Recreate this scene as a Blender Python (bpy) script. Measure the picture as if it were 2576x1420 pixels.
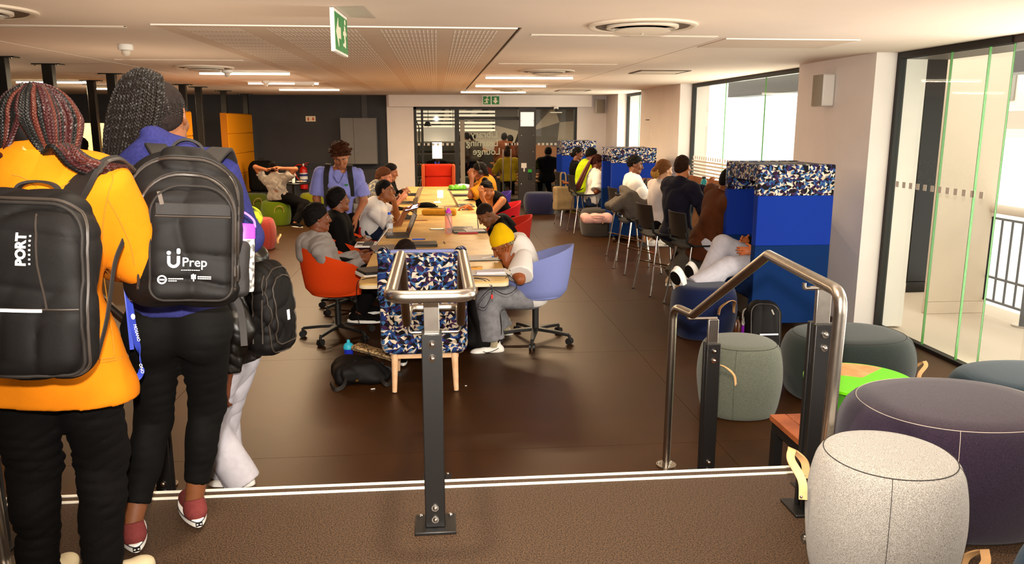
import bpy, bmesh, math, random
import numpy as np
from math import sin, cos, pi, sqrt, radians, atan2, atan, tan
from mathutils import Vector, Matrix
from mathutils.bvhtree import BVHTree
for _o in list(bpy.data.objects):
    bpy.data.objects.remove(_o)
SC = bpy.context.scene
COL = SC.collection
RNG = random.Random(7)
# ---------------------------------------------------------------- camera, world, lights, exposure
CAMH = 1.85
FPX = 2000.0
PITCH = atan((710 - 310) / FPX)
YAW = atan((1288 - 1098) * cos(PITCH) / FPX)
cam_d = bpy.data.cameras.new('camera')
cam_d.sensor_width = 36
cam_d.lens = FPX / 2576 * 36
cam_d.clip_start = 0.05
cam = bpy.data.objects.new('camera', cam_d)
cam.location = (0, 0, CAMH)
cam.rotation_euler = (pi / 2 - PITCH, 0, -YAW)
COL.objects.link(cam)
SC.camera = cam
SC.view_settings.view_transform = 'Standard'
SC.view_settings.look = 'None'
SC.view_settings.gamma = 1
SC.view_settings.use_curve_mapping = False
SC.view_settings.exposure = 0.34
W = bpy.data.worlds.new('overcast_sky')
SC.world = W
W.use_nodes = True
_bg = W.node_tree.nodes['Background']
_bg.inputs[0].default_value = (1.0, 0.93, 0.84, 1)
_bg.inputs[1].default_value = 2.2
SC.cycles.max_bounces = 7
SC.cycles.diffuse_bounces = 3
SC.cycles.glossy_bounces = 3
SC.cycles.transparent_max_bounces = 12
SC.cycles.sample_clamp_indirect = 4
SC.cycles.use_denoising = True


def lamp(name, kind, loc, energy, col, size=None, size_y=None, rot=(0, 0, 0), spot=None):
    d = bpy.data.lights.new(name, kind)
    d.energy = energy
    d.color = col
    if kind == 'AREA':
        d.size = size
        if size_y:
            d.shape = 'RECTANGLE'
            d.size_y = size_y
    else:
        d.shadow_soft_size = size or 0.05
    if spot:
        d.spot_size, d.spot_blend = spot
    o = bpy.data.objects.new(name, d)
    o.location = loc
    o.rotation_euler = rot
    COL.objects.link(o)
    return o


# the photographer's flash, on the camera, just above the lens
lamp('camera_flash', 'SPOT', (0, 0.02, 2.04), 820, (1, .92, .82), 0.03, rot=(pi / 2 - PITCH + .12, 0, -YAW), spot=(radians(92), .9))
# daylight let in by the tall windows on the right
for _y0, _y1 in ((2.2, 6.7), (8.4, 12.3), (15.0, 16.7)):
    lamp('window_daylight', 'AREA', (4.35, (_y0 + _y1) / 2, 1.3), 34 * (_y1 - _y0), (1, .92, .8), _y1 - _y0, 2.2, rot=(0, pi / 2, 0))
# pendant downlight of the high hall over the stair
lamp('hall_downlight', 'SPOT', (-.05, 2.5, 3.6), 260, (1, .84, .62), 0.12, spot=(radians(130), .5))
lamp('hall_ambient_fill', 'AREA', (0, -1.0, 3.7), 120, (1, .85, .65), 2.5, 2.5)  # unseen area lamp added behind the camera for general ambient


# unseen spots added to brighten the ceiling; the room has no such fittings
for _x, _y, _e in ((-1.3, 4.6, 26), (1.3, 4.6, 20), (-2.4, 7.4, 30), (1.5, 7.6, 24), (-2.4, 11.0, 30), (1.5, 11.4, 26), (-2.4, 14.8, 30), (1.5, 15.0, 26), (-5.5, 9.0, 30), (-5.5, 14.0, 26)):
    lamp('ceiling_fill', 'SPOT', (_x, _y, 1.15), _e, (1, .76, .52), 0.0, rot=(pi, 0, 0), spot=(radians(168), 1.0))


def _cam_axes():
    f = np.array([sin(YAW) * cos(PITCH), cos(YAW) * cos(PITCH), -sin(PITCH)])
    r = np.array([cos(YAW), -sin(YAW), 0.])
    return f, r, np.cross(r, f)


_F, _R, _U = _cam_axes()
_C = np.array([0, 0, CAMH])


def ray(px, py):
    return _F + _R * (px - 1288) / FPX - _U * (py - 710) / FPX


def atz(px, py, z=0.):          # photo point on the horizontal plane z
    d = ray(px, py)
    return _C + d * (z - CAMH) / d[2]


def aty(px, py, y):             # photo point on the plane y
    d = ray(px, py)
    return _C + d * y / d[1]


def atx(px, py, x):
    d = ray(px, py)
    return _C + d * x / d[0]


# ---------------------------------------------------------------- materials
def lin(h):
    h = h.lstrip('#')
    v = [int(h[i:i + 2], 16) / 255 for i in (0, 2, 4)]
    return tuple((c / 12.92 if c <= .04045 else ((c + .055) / 1.055) ** 2.4) for c in v) + (1,)


MATS = {}


def mat(name, hexc, rough=.6, metal=0., var=0., scale=40., bump=0., emit=0., spec=.4, coat=0., col2=None, bscale=None, detail=3, sheen=0., stint=None, rng=(.36, .64)):
    if name in MATS:
        return MATS[name]
    m = bpy.data.materials.new(name)
    MATS[name] = m
    m.use_nodes = True
    N, L = m.node_tree.nodes, m.node_tree.links
    b = N['Principled BSDF']
    c = lin(hexc)
    if stint:
        b.inputs['Specular Tint'].default_value = stint + (1,)
    b.inputs['Base Color'].default_value = c
    b.inputs['Roughness'].default_value = rough
    b.inputs['Metallic'].default_value = metal
    b.inputs['Specular IOR Level'].default_value = spec
    b.inputs['Coat Weight'].default_value = coat
    b.inputs['Sheen Weight'].default_value = sheen
    if emit:
        b.inputs['Emission Color'].default_value = c
        b.inputs['Emission Strength'].default_value = emit
    if var or bump or col2:
        tc = N.new('ShaderNodeTexCoord')
        nz = N.new('ShaderNodeTexNoise')
        nz.inputs['Scale'].default_value = scale
        nz.inputs['Detail'].default_value = detail
        L.new(tc.outputs['Object'], nz.inputs['Vector'])
        if var or col2:
            mx = N.new('ShaderNodeMix')
            mx.data_type = 'RGBA'
            a = tuple(min(1, x * (1 - var)) for x in c[:3]) + (1,)
            d = lin(col2) if col2 else tuple(min(1, x * (1 + var)) for x in c[:3]) + (1,)
            rp = N.new('ShaderNodeMapRange')
            rp.inputs[1].default_value, rp.inputs[2].default_value = rng
            L.new(nz.outputs[0], rp.inputs[0])
            L.new(rp.outputs[0], mx.inputs[0])
            mx.inputs[6].default_value = a
            mx.inputs[7].default_value = d
            L.new(mx.outputs[2], b.inputs['Base Color'])
        if bump:
            bp = N.new('ShaderNodeBump')
            bp.inputs['Strength'].default_value = bump
            bp.inputs['Distance'].default_value = .004
            src = nz
            if bscale:
                src = N.new('ShaderNodeTexNoise')
                src.inputs['Scale'].default_value = bscale
                L.new(tc.outputs['Object'], src.inputs['Vector'])
            L.new(src.outputs[0], bp.inputs['Height'])
            L.new(bp.outputs[0], b.inputs['Normal'])
    return m


def glass_mat(name, tint=(.93, .97, .94), refl=1.0, haze=0.):
    m = bpy.data.materials.new(name)
    MATS[name] = m
    m.use_nodes = True
    N, L = m.node_tree.nodes, m.node_tree.links
    N.remove(N['Principled BSDF'])
    out = N['Material Output']
    t = N.new('ShaderNodeBsdfTransparent')
    t.inputs[0].default_value = tint + (1,)
    g = N.new('ShaderNodeBsdfGlossy')
    g.inputs['Roughness'].default_value = .02
    fr = N.new('ShaderNodeFresnel')
    fr.inputs[0].default_value = 1.45
    mu = N.new('ShaderNodeMath')
    mu.operation = 'MULTIPLY'
    mu.inputs[1].default_value = refl
    ge = N.new('ShaderNodeNewGeometry')
    ff = N.new('ShaderNodeMath')
    ff.operation = 'SUBTRACT'
    ff.inputs[0].default_value = 1
    L.new(ge.outputs['Backfacing'], ff.inputs[1])
    m3 = N.new('ShaderNodeMath')
    m3.operation = 'MULTIPLY'
    L.new(fr.outputs[0], m3.inputs[0])
    L.new(ff.outputs[0], m3.inputs[1])
    L.new(m3.outputs[0], mu.inputs[0])
    mx = N.new('ShaderNodeMixShader')
    L.new(mu.outputs[0], mx.inputs[0])
    L.new(t.outputs[0], mx.inputs[1])
    L.new(g.outputs[0], mx.inputs[2])
    last = mx
    if haze:
        d = N.new('ShaderNodeBsdfDiffuse')
        d.inputs[0].default_value = (.8, .8, .8, 1)
        m2 = N.new('ShaderNodeMixShader')
        m2.inputs[0].default_value = haze
        L.new(mx.outputs[0], m2.inputs[1])
        L.new(d.outputs[0], m2.inputs[2])
        last = m2
    L.new(last.outputs[0], out.inputs[0])
    return m


def pattern_mat(name, size=.037):
    """printed upholstery of small irregular triangles: navy, blue, plum, black, cream"""
    m = bpy.data.materials.new(name)
    MATS[name] = m
    m.use_nodes = True
    N, L = m.node_tree.nodes, m.node_tree.links
    b = N['Principled BSDF']
    b.inputs['Roughness'].default_value = .85
    b.inputs['Specular IOR Level'].default_value = .2

    def mth(op, a, bb=None):
        n = N.new('ShaderNodeMath')
        n.operation = op
        for i, v in enumerate((a, bb)):
            if v is None:
                continue
            if isinstance(v, (int, float)):
                n.inputs[i].default_value = v
            else:
                L.new(v, n.inputs[i])
        return n.outputs[0]
    tc = N.new('ShaderNodeTexCoord')
    nz = N.new('ShaderNodeTexNoise')
    nz.inputs['Scale'].default_value = .55 / size
    nz.inputs['Detail'].default_value = 1
    L.new(tc.outputs['Object'], nz.inputs['Vector'])
    s = N.new('ShaderNodeVectorMath')
    s.operation = 'SUBTRACT'
    L.new(nz.outputs['Color'], s.inputs[0])
    s.inputs[1].default_value = (.5, .5, .5)
    s2 = N.new('ShaderNodeVectorMath')
    s2.operation = 'SCALE'
    L.new(s.outputs[0], s2.inputs[0])
    s2.inputs['Scale'].default_value = size * 1.1
    ad = N.new('ShaderNodeVectorMath')
    L.new(tc.outputs['Object'], ad.inputs[0])
    L.new(s2.outputs[0], ad.inputs[1])
    sp = N.new('ShaderNodeSeparateXYZ')
    L.new(ad.outputs[0], sp.inputs[0])
    u0 = mth('ADD', sp.outputs[0], mth('MULTIPLY', sp.outputs[1], .93))
    v0 = mth('ADD', sp.outputs[2], mth('MULTIPLY', sp.outputs[1], .31))
    u = mth('DIVIDE', u0, size)
    v = mth('DIVIDE', v0, size * .9)
    row = mth('FLOOR', v)
    u = mth('ADD', u, mth('MULTIPLY', row, .37))
    fu, fv = mth('FRACT', u), mth('FRACT', v)
    t1 = mth('GREATER_THAN', fu, fv)
    t2 = mth('GREATER_THAN', mth('ADD', fu, fv), 1.0)
    tri = mth('ADD', mth('MULTIPLY', t1, 1.3), mth('MULTIPLY', t2, 2.9))
    cb = N.new('ShaderNodeCombineXYZ')
    L.new(mth('FLOOR', u), cb.inputs[0])
    L.new(row, cb.inputs[1])
    L.new(tri, cb.inputs[2])
    wn = N.new('ShaderNodeTexWhiteNoise')
    L.new(cb.outputs[0], wn.inputs['Vector'])
    cr = N.new('ShaderNodeValToRGB')
    cr.color_ramp.interpolation = 'CONSTANT'
    cols = ['0b0a12', '1d2f6b', '3a6390', '2e1630', '0d0b10', 'b8a894', '24406f', 'd2c6b6', '3c1f45']
    e = cr.color_ramp.elements
    e[0].color = lin(cols[0])
    e[1].position = .16
    e[1].color = lin(cols[1])
    for i, pz in enumerate((.27, .38, .48, .57, .71, .79, .92)):
        q = e.new(pz)
        q.color = lin(cols[i + 2])
    L.new(wn.outputs['Value'], cr.inputs[0])
    L.new(cr.outputs[0], b.inputs['Base Color'])
    return m


def felt(name, a, b, scale=520.):
    """wool felt with mottled fibres"""
    m = mat(name, a, rough=.95, spec=.1, col2=b, scale=scale, bump=.25, detail=5, sheen=.15)
    return m


# ---------------------------------------------------------------- mesh building
class MB:
    def __init__(s):
        s.v, s.f, s.n = [], [], 0

    def add(s, v, f):
        v = np.asarray(v, float).reshape(-1, 3)
        s.v.append(v)
        k = s.n
        s.f += [tuple(i + k for i in q) for q in f]
        s.n += len(v)
        return s

    def box(s, c, d, R=None, taper=1.):
        x, y, z = [a / 2 for a in d]
        v = np.array([(-x, -y, -z), (x, -y, -z), (x, y, -z), (-x, y, -z), (-x * taper, -y * taper, z), (x * taper, -y * taper, z), (x * taper, y * taper, z), (-x * taper, y * taper, z)])
        if R is not None:
            v = v @ np.array(R).T
        return s.add(v + np.array(c), [(0, 3, 2, 1), (4, 5, 6, 7), (0, 1, 5, 4), (1, 2, 6, 5), (2, 3, 7, 6), (3, 0, 4, 7)])

    def span(s, x0, x1, y0, y1, z0, z1):
        return s.box(((x0 + x1) / 2, (y0 + y1) / 2, (z0 + z1) / 2), (x1 - x0, y1 - y0, z1 - z0))

    def tube(s, path, r, n=10, closed=False, caps=True):
        P = np.asarray(path, float)
        m = len(P)
        rr = np.full(m, r) if np.isscalar(r) else np.asarray(r, float)
        T = np.gradient(P, axis=0) if not closed else (np.roll(P, -1, 0) - np.roll(P, 1, 0))
        T /= np.linalg.norm(T, axis=1)[:, None] + 1e-12
        up = np.array([0, 0, 1.]) if abs(T[0][2]) < .9 else np.array([1., 0, 0])
        a = np.cross(T[0], up)
        a /= np.linalg.norm(a)
        A = []
        for i in range(m):
            a = a - T[i] * (a @ T[i])
            a /= np.linalg.norm(a) + 1e-12
            A.append(a.copy())
        A = np.array(A)
        Bn = np.cross(T, A)
        th = np.arange(n) * 2 * pi / n
        V = P[:, None] + rr[:, None, None] * (np.cos(th)[None, :, None] * A[:, None] + np.sin(th)[None, :, None] * Bn[:, None])
        f = []
        for i in range(m if closed else m - 1):
            j = (i + 1) % m
            for k in range(n):
                l = (k + 1) % n
                f.append((i * n + k, i * n + l, j * n + l, j * n + k))
        if caps and not closed:
            f.append(tuple(range(n))[::-1])
            f.append(tuple((m - 1) * n + k for k in range(n)))
        return s.add(V, f)

    def cyl(s, a, b, r, r2=None, n=14):
        return s.tube([a, b], [r, r if r2 is None else r2], n)

    def lathe(s, prof, c=(0, 0, 0), n=32, sx=1., sy=1., sq=2.0, R=None):
        """prof: (radius, z) pairs; sq>2 squares the plan"""
        th = np.arange(n) * 2 * pi / n
        ct, st = np.cos(th), np.sin(th)
        k = (np.abs(ct) ** sq + np.abs(st) ** sq) ** (-1 / sq)
        V = []
        for r, z in prof:
            V.append(np.stack([r * sx * ct * k, r * sy * st * k, np.full(n, z)], 1))
        V = np.concatenate(V)
        if R is not None:
            V = V @ np.array(R).T
        f = []
        m = len(prof)
        for i in range(m - 1):
            for q in range(n):
                l = (q + 1) % n
                f.append((i * n + q, i * n + l, (i + 1) * n + l, (i + 1) * n + q))
        f.append(tuple(range(n))[::-1])
        f.append(tuple((m - 1) * n + q for q in range(n)))
        return s.add(V + np.array(c), f)

    def ribbon(s, path, wdir, w, t):
        """flat strap along a path; wdir the width direction (or one per point)"""
        P = np.asarray(path, float)
        m = len(P)
        T = np.gradient(P, axis=0)
        T /= np.linalg.norm(T, axis=1)[:, None] + 1e-12
        Wd = np.asarray(wdir, float)
        Wd = np.tile(Wd, (m, 1)) if Wd.ndim == 1 else Wd
        Wd = Wd - T * (Wd * T).sum(1)[:, None]
        Wd /= np.linalg.norm(Wd, axis=1)[:, None] + 1e-12
        Nn = np.cross(T, Wd)
        ww = (np.full(m, w) if np.isscalar(w) else np.asarray(w))[:, None] / 2
        V = np.stack([P - Wd * ww - Nn * t / 2, P + Wd * ww - Nn * t / 2, P + Wd * ww + Nn * t / 2, P - Wd * ww + Nn * t / 2], 1)
        f = []
        for i in range(m - 1):
            for k in range(4):
                l = (k + 1) % 4
                f.append((i * 4 + k, i * 4 + l, i * 4 + 4 + l, i * 4 + 4 + k))
        f.append((3, 2, 1, 0))
        f.append(tuple(m * 4 - 4 + k for k in range(4)))
        return s.add(V, f)

    def prism(s, poly, h, O=(0, 0, 0), ax=(1, 0, 0), ay=(0, 1, 0)):
        """polygon in the ax/ay plane pushed h along ax x ay"""
        ax, ay = np.array(ax, float), np.array(ay, float)
        nz = np.cross(ax, ay)
        p = np.array([ax * a + ay * b for a, b in poly]) + np.array(O)
        n = len(poly)
        f = [tuple(range(n))[::-1], tuple(range(n, 2 * n))] + [(i, (i + 1) % n, n + (i + 1) % n, n + i) for i in range(n)]
        return s.add(np.concatenate([p, p + nz * h]), f)

    def grid(s, V):
        """V (a,b,3) surface"""
        V = np.asarray(V)
        a, b = V.shape[:2]
        f = [(i * b + j, i * b + j + 1, i * b + b + j + 1, i * b + b + j) for i in range(a - 1) for j in range(b - 1)]
        return s.add(V.reshape(-1, 3), f)

    def sphere(s, c, r, n=12, sc=(1, 1, 1), R=None):
        pr = [(max(1e-4, sin(pi * i / (n // 2 + 2))) * 1., -cos(pi * i / (n // 2 + 2))) for i in range(n // 2 + 3)]
        th = np.arange(n) * 2 * pi / n
        V = np.concatenate([np.stack([a * np.cos(th), a * np.sin(th), np.full(n, z)], 1) for a, z in pr]) * r * np.array(sc)
        if R is not None:
            V = V @ np.array(R).T
        m = len(pr)
        f = [(i * n + k, i * n + (k + 1) % n, (i + 1) * n + (k + 1) % n, (i + 1) * n + k) for i in range(m - 1) for k in range(n)]
        return s.add(V + np.array(c), f)

    def arrays(s):
        return np.concatenate(s.v) if s.v else np.zeros((0, 3)), s.f


def rotz(a):
    return np.array([[cos(a), -sin(a), 0], [sin(a), cos(a), 0], [0, 0, 1]])


def rotx(a):
    return np.array([[1, 0, 0], [0, cos(a), -sin(a)], [0, sin(a), cos(a)]])


def roty(a):
    return np.array([[cos(a), 0, sin(a)], [0, 1, 0], [-sin(a), 0, cos(a)]])


def rounded(w, h, r, n=5):
    """rounded rectangle outline centred on 0"""
    out = []
    for cx, cy, a0 in ((w / 2 - r, h / 2 - r, 0), (-w / 2 + r, h / 2 - r, pi / 2), (-w / 2 + r, -h / 2 + r, pi), (w / 2 - r, -h / 2 + r, 1.5 * pi)):
        out += [(cx + r * cos(a0 + pi / 2 * i / n), cy + r * sin(a0 + pi / 2 * i / n)) for i in range(n + 1)]
    return out


def spline(pts, n=8):
    """Catmull-Rom through points"""
    P = np.asarray(pts, float)
    P = np.vstack([2 * P[0] - P[1], P, 2 * P[-1] - P[-2]])
    out = []
    for i in range(1, len(P) - 2):
        for t in np.arange(n) / n:
            a, b, c, d = P[i - 1:i + 3]
            out.append(.5 * (2 * b + (c - a) * t + (2 * a - 5 * b + 4 * c - d) * t * t + (3 * b - a - 3 * c + d) * t ** 3))
    out.append(P[-2])
    return np.array(out)


def fillet(pts, r, n=6):
    """polyline with rounded corners"""
    P = [np.asarray(p, float) for p in pts]
    out = [P[0]]
    for i in range(1, len(P) - 1):
        a, b, c = P[i - 1], P[i], P[i + 1]
        u, v = a - b, c - b
        lu, lv = np.linalg.norm(u), np.linalg.norm(v)
        q = min(r, lu * .48, lv * .48)
        p0, p1 = b + u / lu * q, b + v / lv * q
        for k in range(n + 1):
            t = k / n
            out.append((1 - t) ** 2 * p0 + 2 * t * (1 - t) * b + t * t * p1)
    out.append(P[-1])
    return np.array(out)


def mesh_from(name, V, F, smooth=True, ang=40):
    me = bpy.data.meshes.new(name)
    if isinstance(F, np.ndarray):
        me.vertices.add(len(V))
        me.vertices.foreach_set('co', np.asarray(V, np.float32).ravel())
        k = F.shape[1]
        me.loops.add(F.size)
        me.loops.foreach_set('vertex_index', F.astype(np.int32).ravel())
        me.polygons.add(len(F))
        me.polygons.foreach_set('loop_start', np.arange(0, F.size, k, dtype=np.int32))
        me.polygons.foreach_set('loop_total', np.full(len(F), k, np.int32))
        me.update(calc_edges=True)
        me.polygons.foreach_set('use_smooth', np.ones(len(F), bool))
    else:
        me.from_pydata([tuple(p) for p in V], [], F)
        me.update()
        if smooth:
            me.polygons.foreach_set('use_smooth', np.ones(len(F), bool))
            me.set_sharp_from_angle(angle=radians(ang))
    return me


def root_loc(o):
    while o.parent:
        o = o.parent
    return np.array(o.location)


def obj(name, mb, m, parent=None, world=False, bevel=0., smooth=True, seg=2, kind=None, label=None, ang=40):
    V, F = mb.arrays() if isinstance(mb, MB) else mb
    if world and parent is not None:
        V = V - root_loc(parent)
    me = mesh_from(name, V, F, smooth, ang)
    me.materials.append(m)
    o = bpy.data.objects.new(name, me)
    COL.objects.link(o)
    if parent is not None:
        o.parent = parent
    if bevel:
        b = o.modifiers.new('bevel', 'BEVEL')
        b.width = bevel
        b.segments = seg
        b.limit_method = 'ANGLE'
        b.angle_limit = radians(40)
        b.harden_normals = False
    if kind:
        o['kind'] = kind
    if label:
        o['label'] = label
    return o


def thing(name, label, cat, loc=(0, 0, 0), rz=0., group=None):
    o = bpy.data.objects.new(name, None)
    COL.objects.link(o)
    o.empty_display_size = .1
    o.location = tuple(loc)
    o.rotation_euler = (0, 0, rz)
    o['label'] = label
    o['category'] = cat
    if group:
        o['group'] = group
    return o


def tag(o, label, cat, group=None):
    o['label'] = label
    o['category'] = cat
    if group:
        o['group'] = group
    return o


def struct(name, mb, m, parent=None, bevel=0., smooth=True):
    o = obj(name, mb, m, parent, bevel=bevel, smooth=smooth)
    if parent is None:
        o['kind'] = 'structure'
    return o


def dup(root, loc, rz=0., label=None, group=None):
    def cp(o, par):
        c = o.copy()
        COL.objects.link(c)
        c.parent = par
        for ch in o.children:
            cp(ch, c)
        return c
    r = cp(root, None)
    r.location = tuple(loc)
    r.rotation_euler = (0, 0, rz)
    if label:
        r['label'] = label
    if group:
        r['group'] = group
    return r


def recolor(root, names, m):
    for ch in root.children:
        if ch.name.split('.')[0] in names:
            ch.data = ch.data.copy()
            ch.data.materials[0] = m


def text_mesh(txt, size, O, ax, ay, depth=.0015, align='CENTER', spacing=1.0, bold=0.):
    """letters as flat raised geometry; O centre of the line, ax reading direction, ay up"""
    c = bpy.data.curves.new('lettering', 'FONT')
    c.body = txt
    c.size = size
    c.align_x = align
    c.align_y = 'CENTER'
    c.space_character = spacing
    c.extrude = depth / 2
    c.offset = bold
    c.resolution_u = 3
    o = bpy.data.objects.new('lettering', c)
    COL.objects.link(o)
    dg = bpy.context.evaluated_depsgraph_get()
    me = bpy.data.meshes.new_from_object(o.evaluated_get(dg))
    V = np.array([v.co[:] for v in me.vertices]).reshape(-1, 3)
    F = [tuple(p.vertices) for p in me.polygons]
    bpy.data.objects.remove(o)
    bpy.data.curves.remove(c)
    bpy.data.meshes.remove(me)
    ax, ay = np.array(ax, float), np.array(ay, float)
    nz = np.cross(ax, ay)
    nz /= np.linalg.norm(nz)
    return np.array(O) + V[:, :1] * ax + V[:, 1:2] * ay + V[:, 2:] * nz, F


# ---------------------------------------------------------------- implicit surfaces (organic shapes)
class Sdf:
    def __init__(s, h=.008):
        s.h, s.p, s.cuts, s.d = h, [], [], []

    def cap(s, a, b, ra, rb=None, k=.02, flat=0, sub=False):
        s.p.append(('c', np.asarray(a, float), np.asarray(b, float), ra, ra if rb is None else rb, k, flat, sub))
        return s

    def ell(s, c, r, R=None, k=.02, sub=False):
        s.p.append(('e', np.asarray(c, float), np.asarray(r, float) * np.ones(3), np.eye(3) if R is None else np.asarray(R, float), k, sub))
        return s

    def box(s, c, half, rad, R=None, k=.01, sub=False):
        s.p.append(('b', np.asarray(c, float), np.asarray(half, float), rad, np.eye(3) if R is None else np.asarray(R, float), k, sub))
        return s

    def cut(s, n, p):
        """keep the side where (x-p).n < 0"""
        n = np.asarray(n, float)
        s.cuts.append((n / np.linalg.norm(n), np.asarray(p, float)))
        return s

    def disp(s, f):
        s.d.append(f)
        return s

    def bounds(s):
        lo, hi = np.full(3, 1e9), np.full(3, -1e9)
        for q in s.p:
            a, b = s.pb(q)
            if not q[-1]:
                lo, hi = np.minimum(lo, a), np.maximum(hi, b)
        return lo, hi

    @staticmethod
    def pb(q):
        if q[0] == 'c':
            return np.minimum(q[1] - q[3], q[2] - q[4]), np.maximum(q[1] + q[3], q[2] + q[4])
        if q[0] == 'e':
            e = np.sqrt(((q[3] * q[2][None, :]) ** 2).sum(1))
            return q[1] - e, q[1] + e
        e = np.abs(q[4]) @ q[2]
        return q[1] - e, q[1] + e

    def field(s, lo, hi, h):
        n = np.maximum(np.ceil((hi - lo) / h).astype(int) + 1, 2)
        D = np.full(tuple(n), .5, np.float32)
        for q in s.p:
            k = q[-2] if q[0] != 'c' else q[5]
            sub = q[-1]
            a, b = s.pb(q)
            pad = k + 3 * h
            i0 = np.clip(np.floor((a - pad - lo) / h).astype(int), 0, n)
            i1 = np.clip(np.ceil((b + pad - lo) / h).astype(int) + 1, 0, n)
            if np.any(i1 <= i0):
                continue
            g = [lo[x] + h * np.arange(i0[x], i1[x]) for x in range(3)]
            X, Y, Z = g[0][:, None, None], g[1][None, :, None], g[2][None, None, :]
            if q[0] == 'c':
                A, Bv, ra, rb = q[1], q[2], q[3], q[4]
                ba = Bv - A
                L2 = max(ba @ ba, 1e-9)
                px, py, pz = X - A[0], Y - A[1], Z - A[2]
                tt = (px * ba[0] + py * ba[1] + pz * ba[2]) / L2
                t = np.clip(tt, 0, 1)
                d = np.sqrt((px - t * ba[0]) ** 2 + (py - t * ba[1]) ** 2 + (pz - t * ba[2]) ** 2) - (ra + t * (rb - ra))
                if q[6]:
                    L = sqrt(L2)
                    d = np.maximum(d, (tt - 1) * L)
                    if q[6] == 2:
                        d = np.maximum(d, -tt * L)
            else:
                R = q[3] if q[0] == 'e' else q[4]
                px, py, pz = X - q[1][0], Y - q[1][1], Z - q[1][2]
                l = [px * R[0, i] + py * R[1, i] + pz * R[2, i] for i in range(3)]
                if q[0] == 'e':
                    r = q[2]
                    k0 = np.sqrt((l[0] / r[0]) ** 2 + (l[1] / r[1]) ** 2 + (l[2] / r[2]) ** 2)
                    k1 = np.sqrt((l[0] / r[0] ** 2) ** 2 + (l[1] / r[1] ** 2) ** 2 + (l[2] / r[2] ** 2) ** 2) + 1e-9
                    d = k0 * (k0 - 1) / k1
                else:
                    rad = q[3]
                    w = [np.abs(l[i]) - (q[2][i] - rad) for i in range(3)]
                    d = np.sqrt(sum(np.maximum(x, 0) ** 2 for x in w)) + np.minimum(np.maximum(np.maximum(w[0], w[1]), w[2]), 0) - rad
            sl = tuple(slice(i0[x], i1[x]) for x in range(3))
            c = D[sl]
            if sub:
                d = -d
                hh = np.clip(.5 - .5 * (d - c) / max(k, 1e-6), 0, 1)
                D[sl] = c + (d - c) * (1 - hh) + k * hh * (1 - hh)
            else:
                hh = np.clip(.5 + .5 * (c - d) / max(k, 1e-6), 0, 1)
                D[sl] = c + (d - c) * hh - k * hh * (1 - hh)
        if s.d:
            I = np.argwhere(np.abs(D) < 3.5 * h + .02)
            if len(I):
                p = lo + h * I
                add = sum(f(p) for f in s.d)
                D[I[:, 0], I[:, 1], I[:, 2]] += add.astype(np.float32)
        for nrm, pt in s.cuts:
            g = [(lo[x] + h * np.arange(n[x]) - pt[x]) * nrm[x] for x in range(3)]
            D = np.maximum(D, (g[0][:, None, None] + g[1][None, :, None] + g[2][None, None, :]).astype(np.float32))
        return D

    def mesh(s, lo=None, hi=None, h=None):
        h = h or s.h
        if lo is None:
            lo, hi = s.bounds()
            lo, hi = lo - 3 * h - .03, hi + 3 * h + .03
        return snets(s.field(lo, hi, h), lo, h)

    def mesh_fine(s, spots, hf):
        """one surface, coarse overall and fine round the given (centre, radius) spots"""
        V, F = s.mesh()
        for c, r in spots:
            c = np.asarray(c, float)
            if len(F):
                fc = V[F].mean(1)
                F = F[np.linalg.norm(fc - c, axis=1) > r - .5 * s.h]
            V2, F2 = s.mesh(c - r - 2 * hf, c + r + 2 * hf, hf)
            if len(F2):
                fc = V2[F2].mean(1)
                F2 = F2[np.linalg.norm(fc - c, axis=1) < r + .25 * s.h]
                F = np.concatenate([F, F2 + len(V)])
                V = np.concatenate([V, V2])
        return V, F


_CO = np.array([(i, j, k) for i in (0, 1) for j in (0, 1) for k in (0, 1)])
_ED = [(a, b) for a in range(8) for b in range(a + 1, 8) if np.abs(_CO[a] - _CO[b]).sum() == 1]


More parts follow.
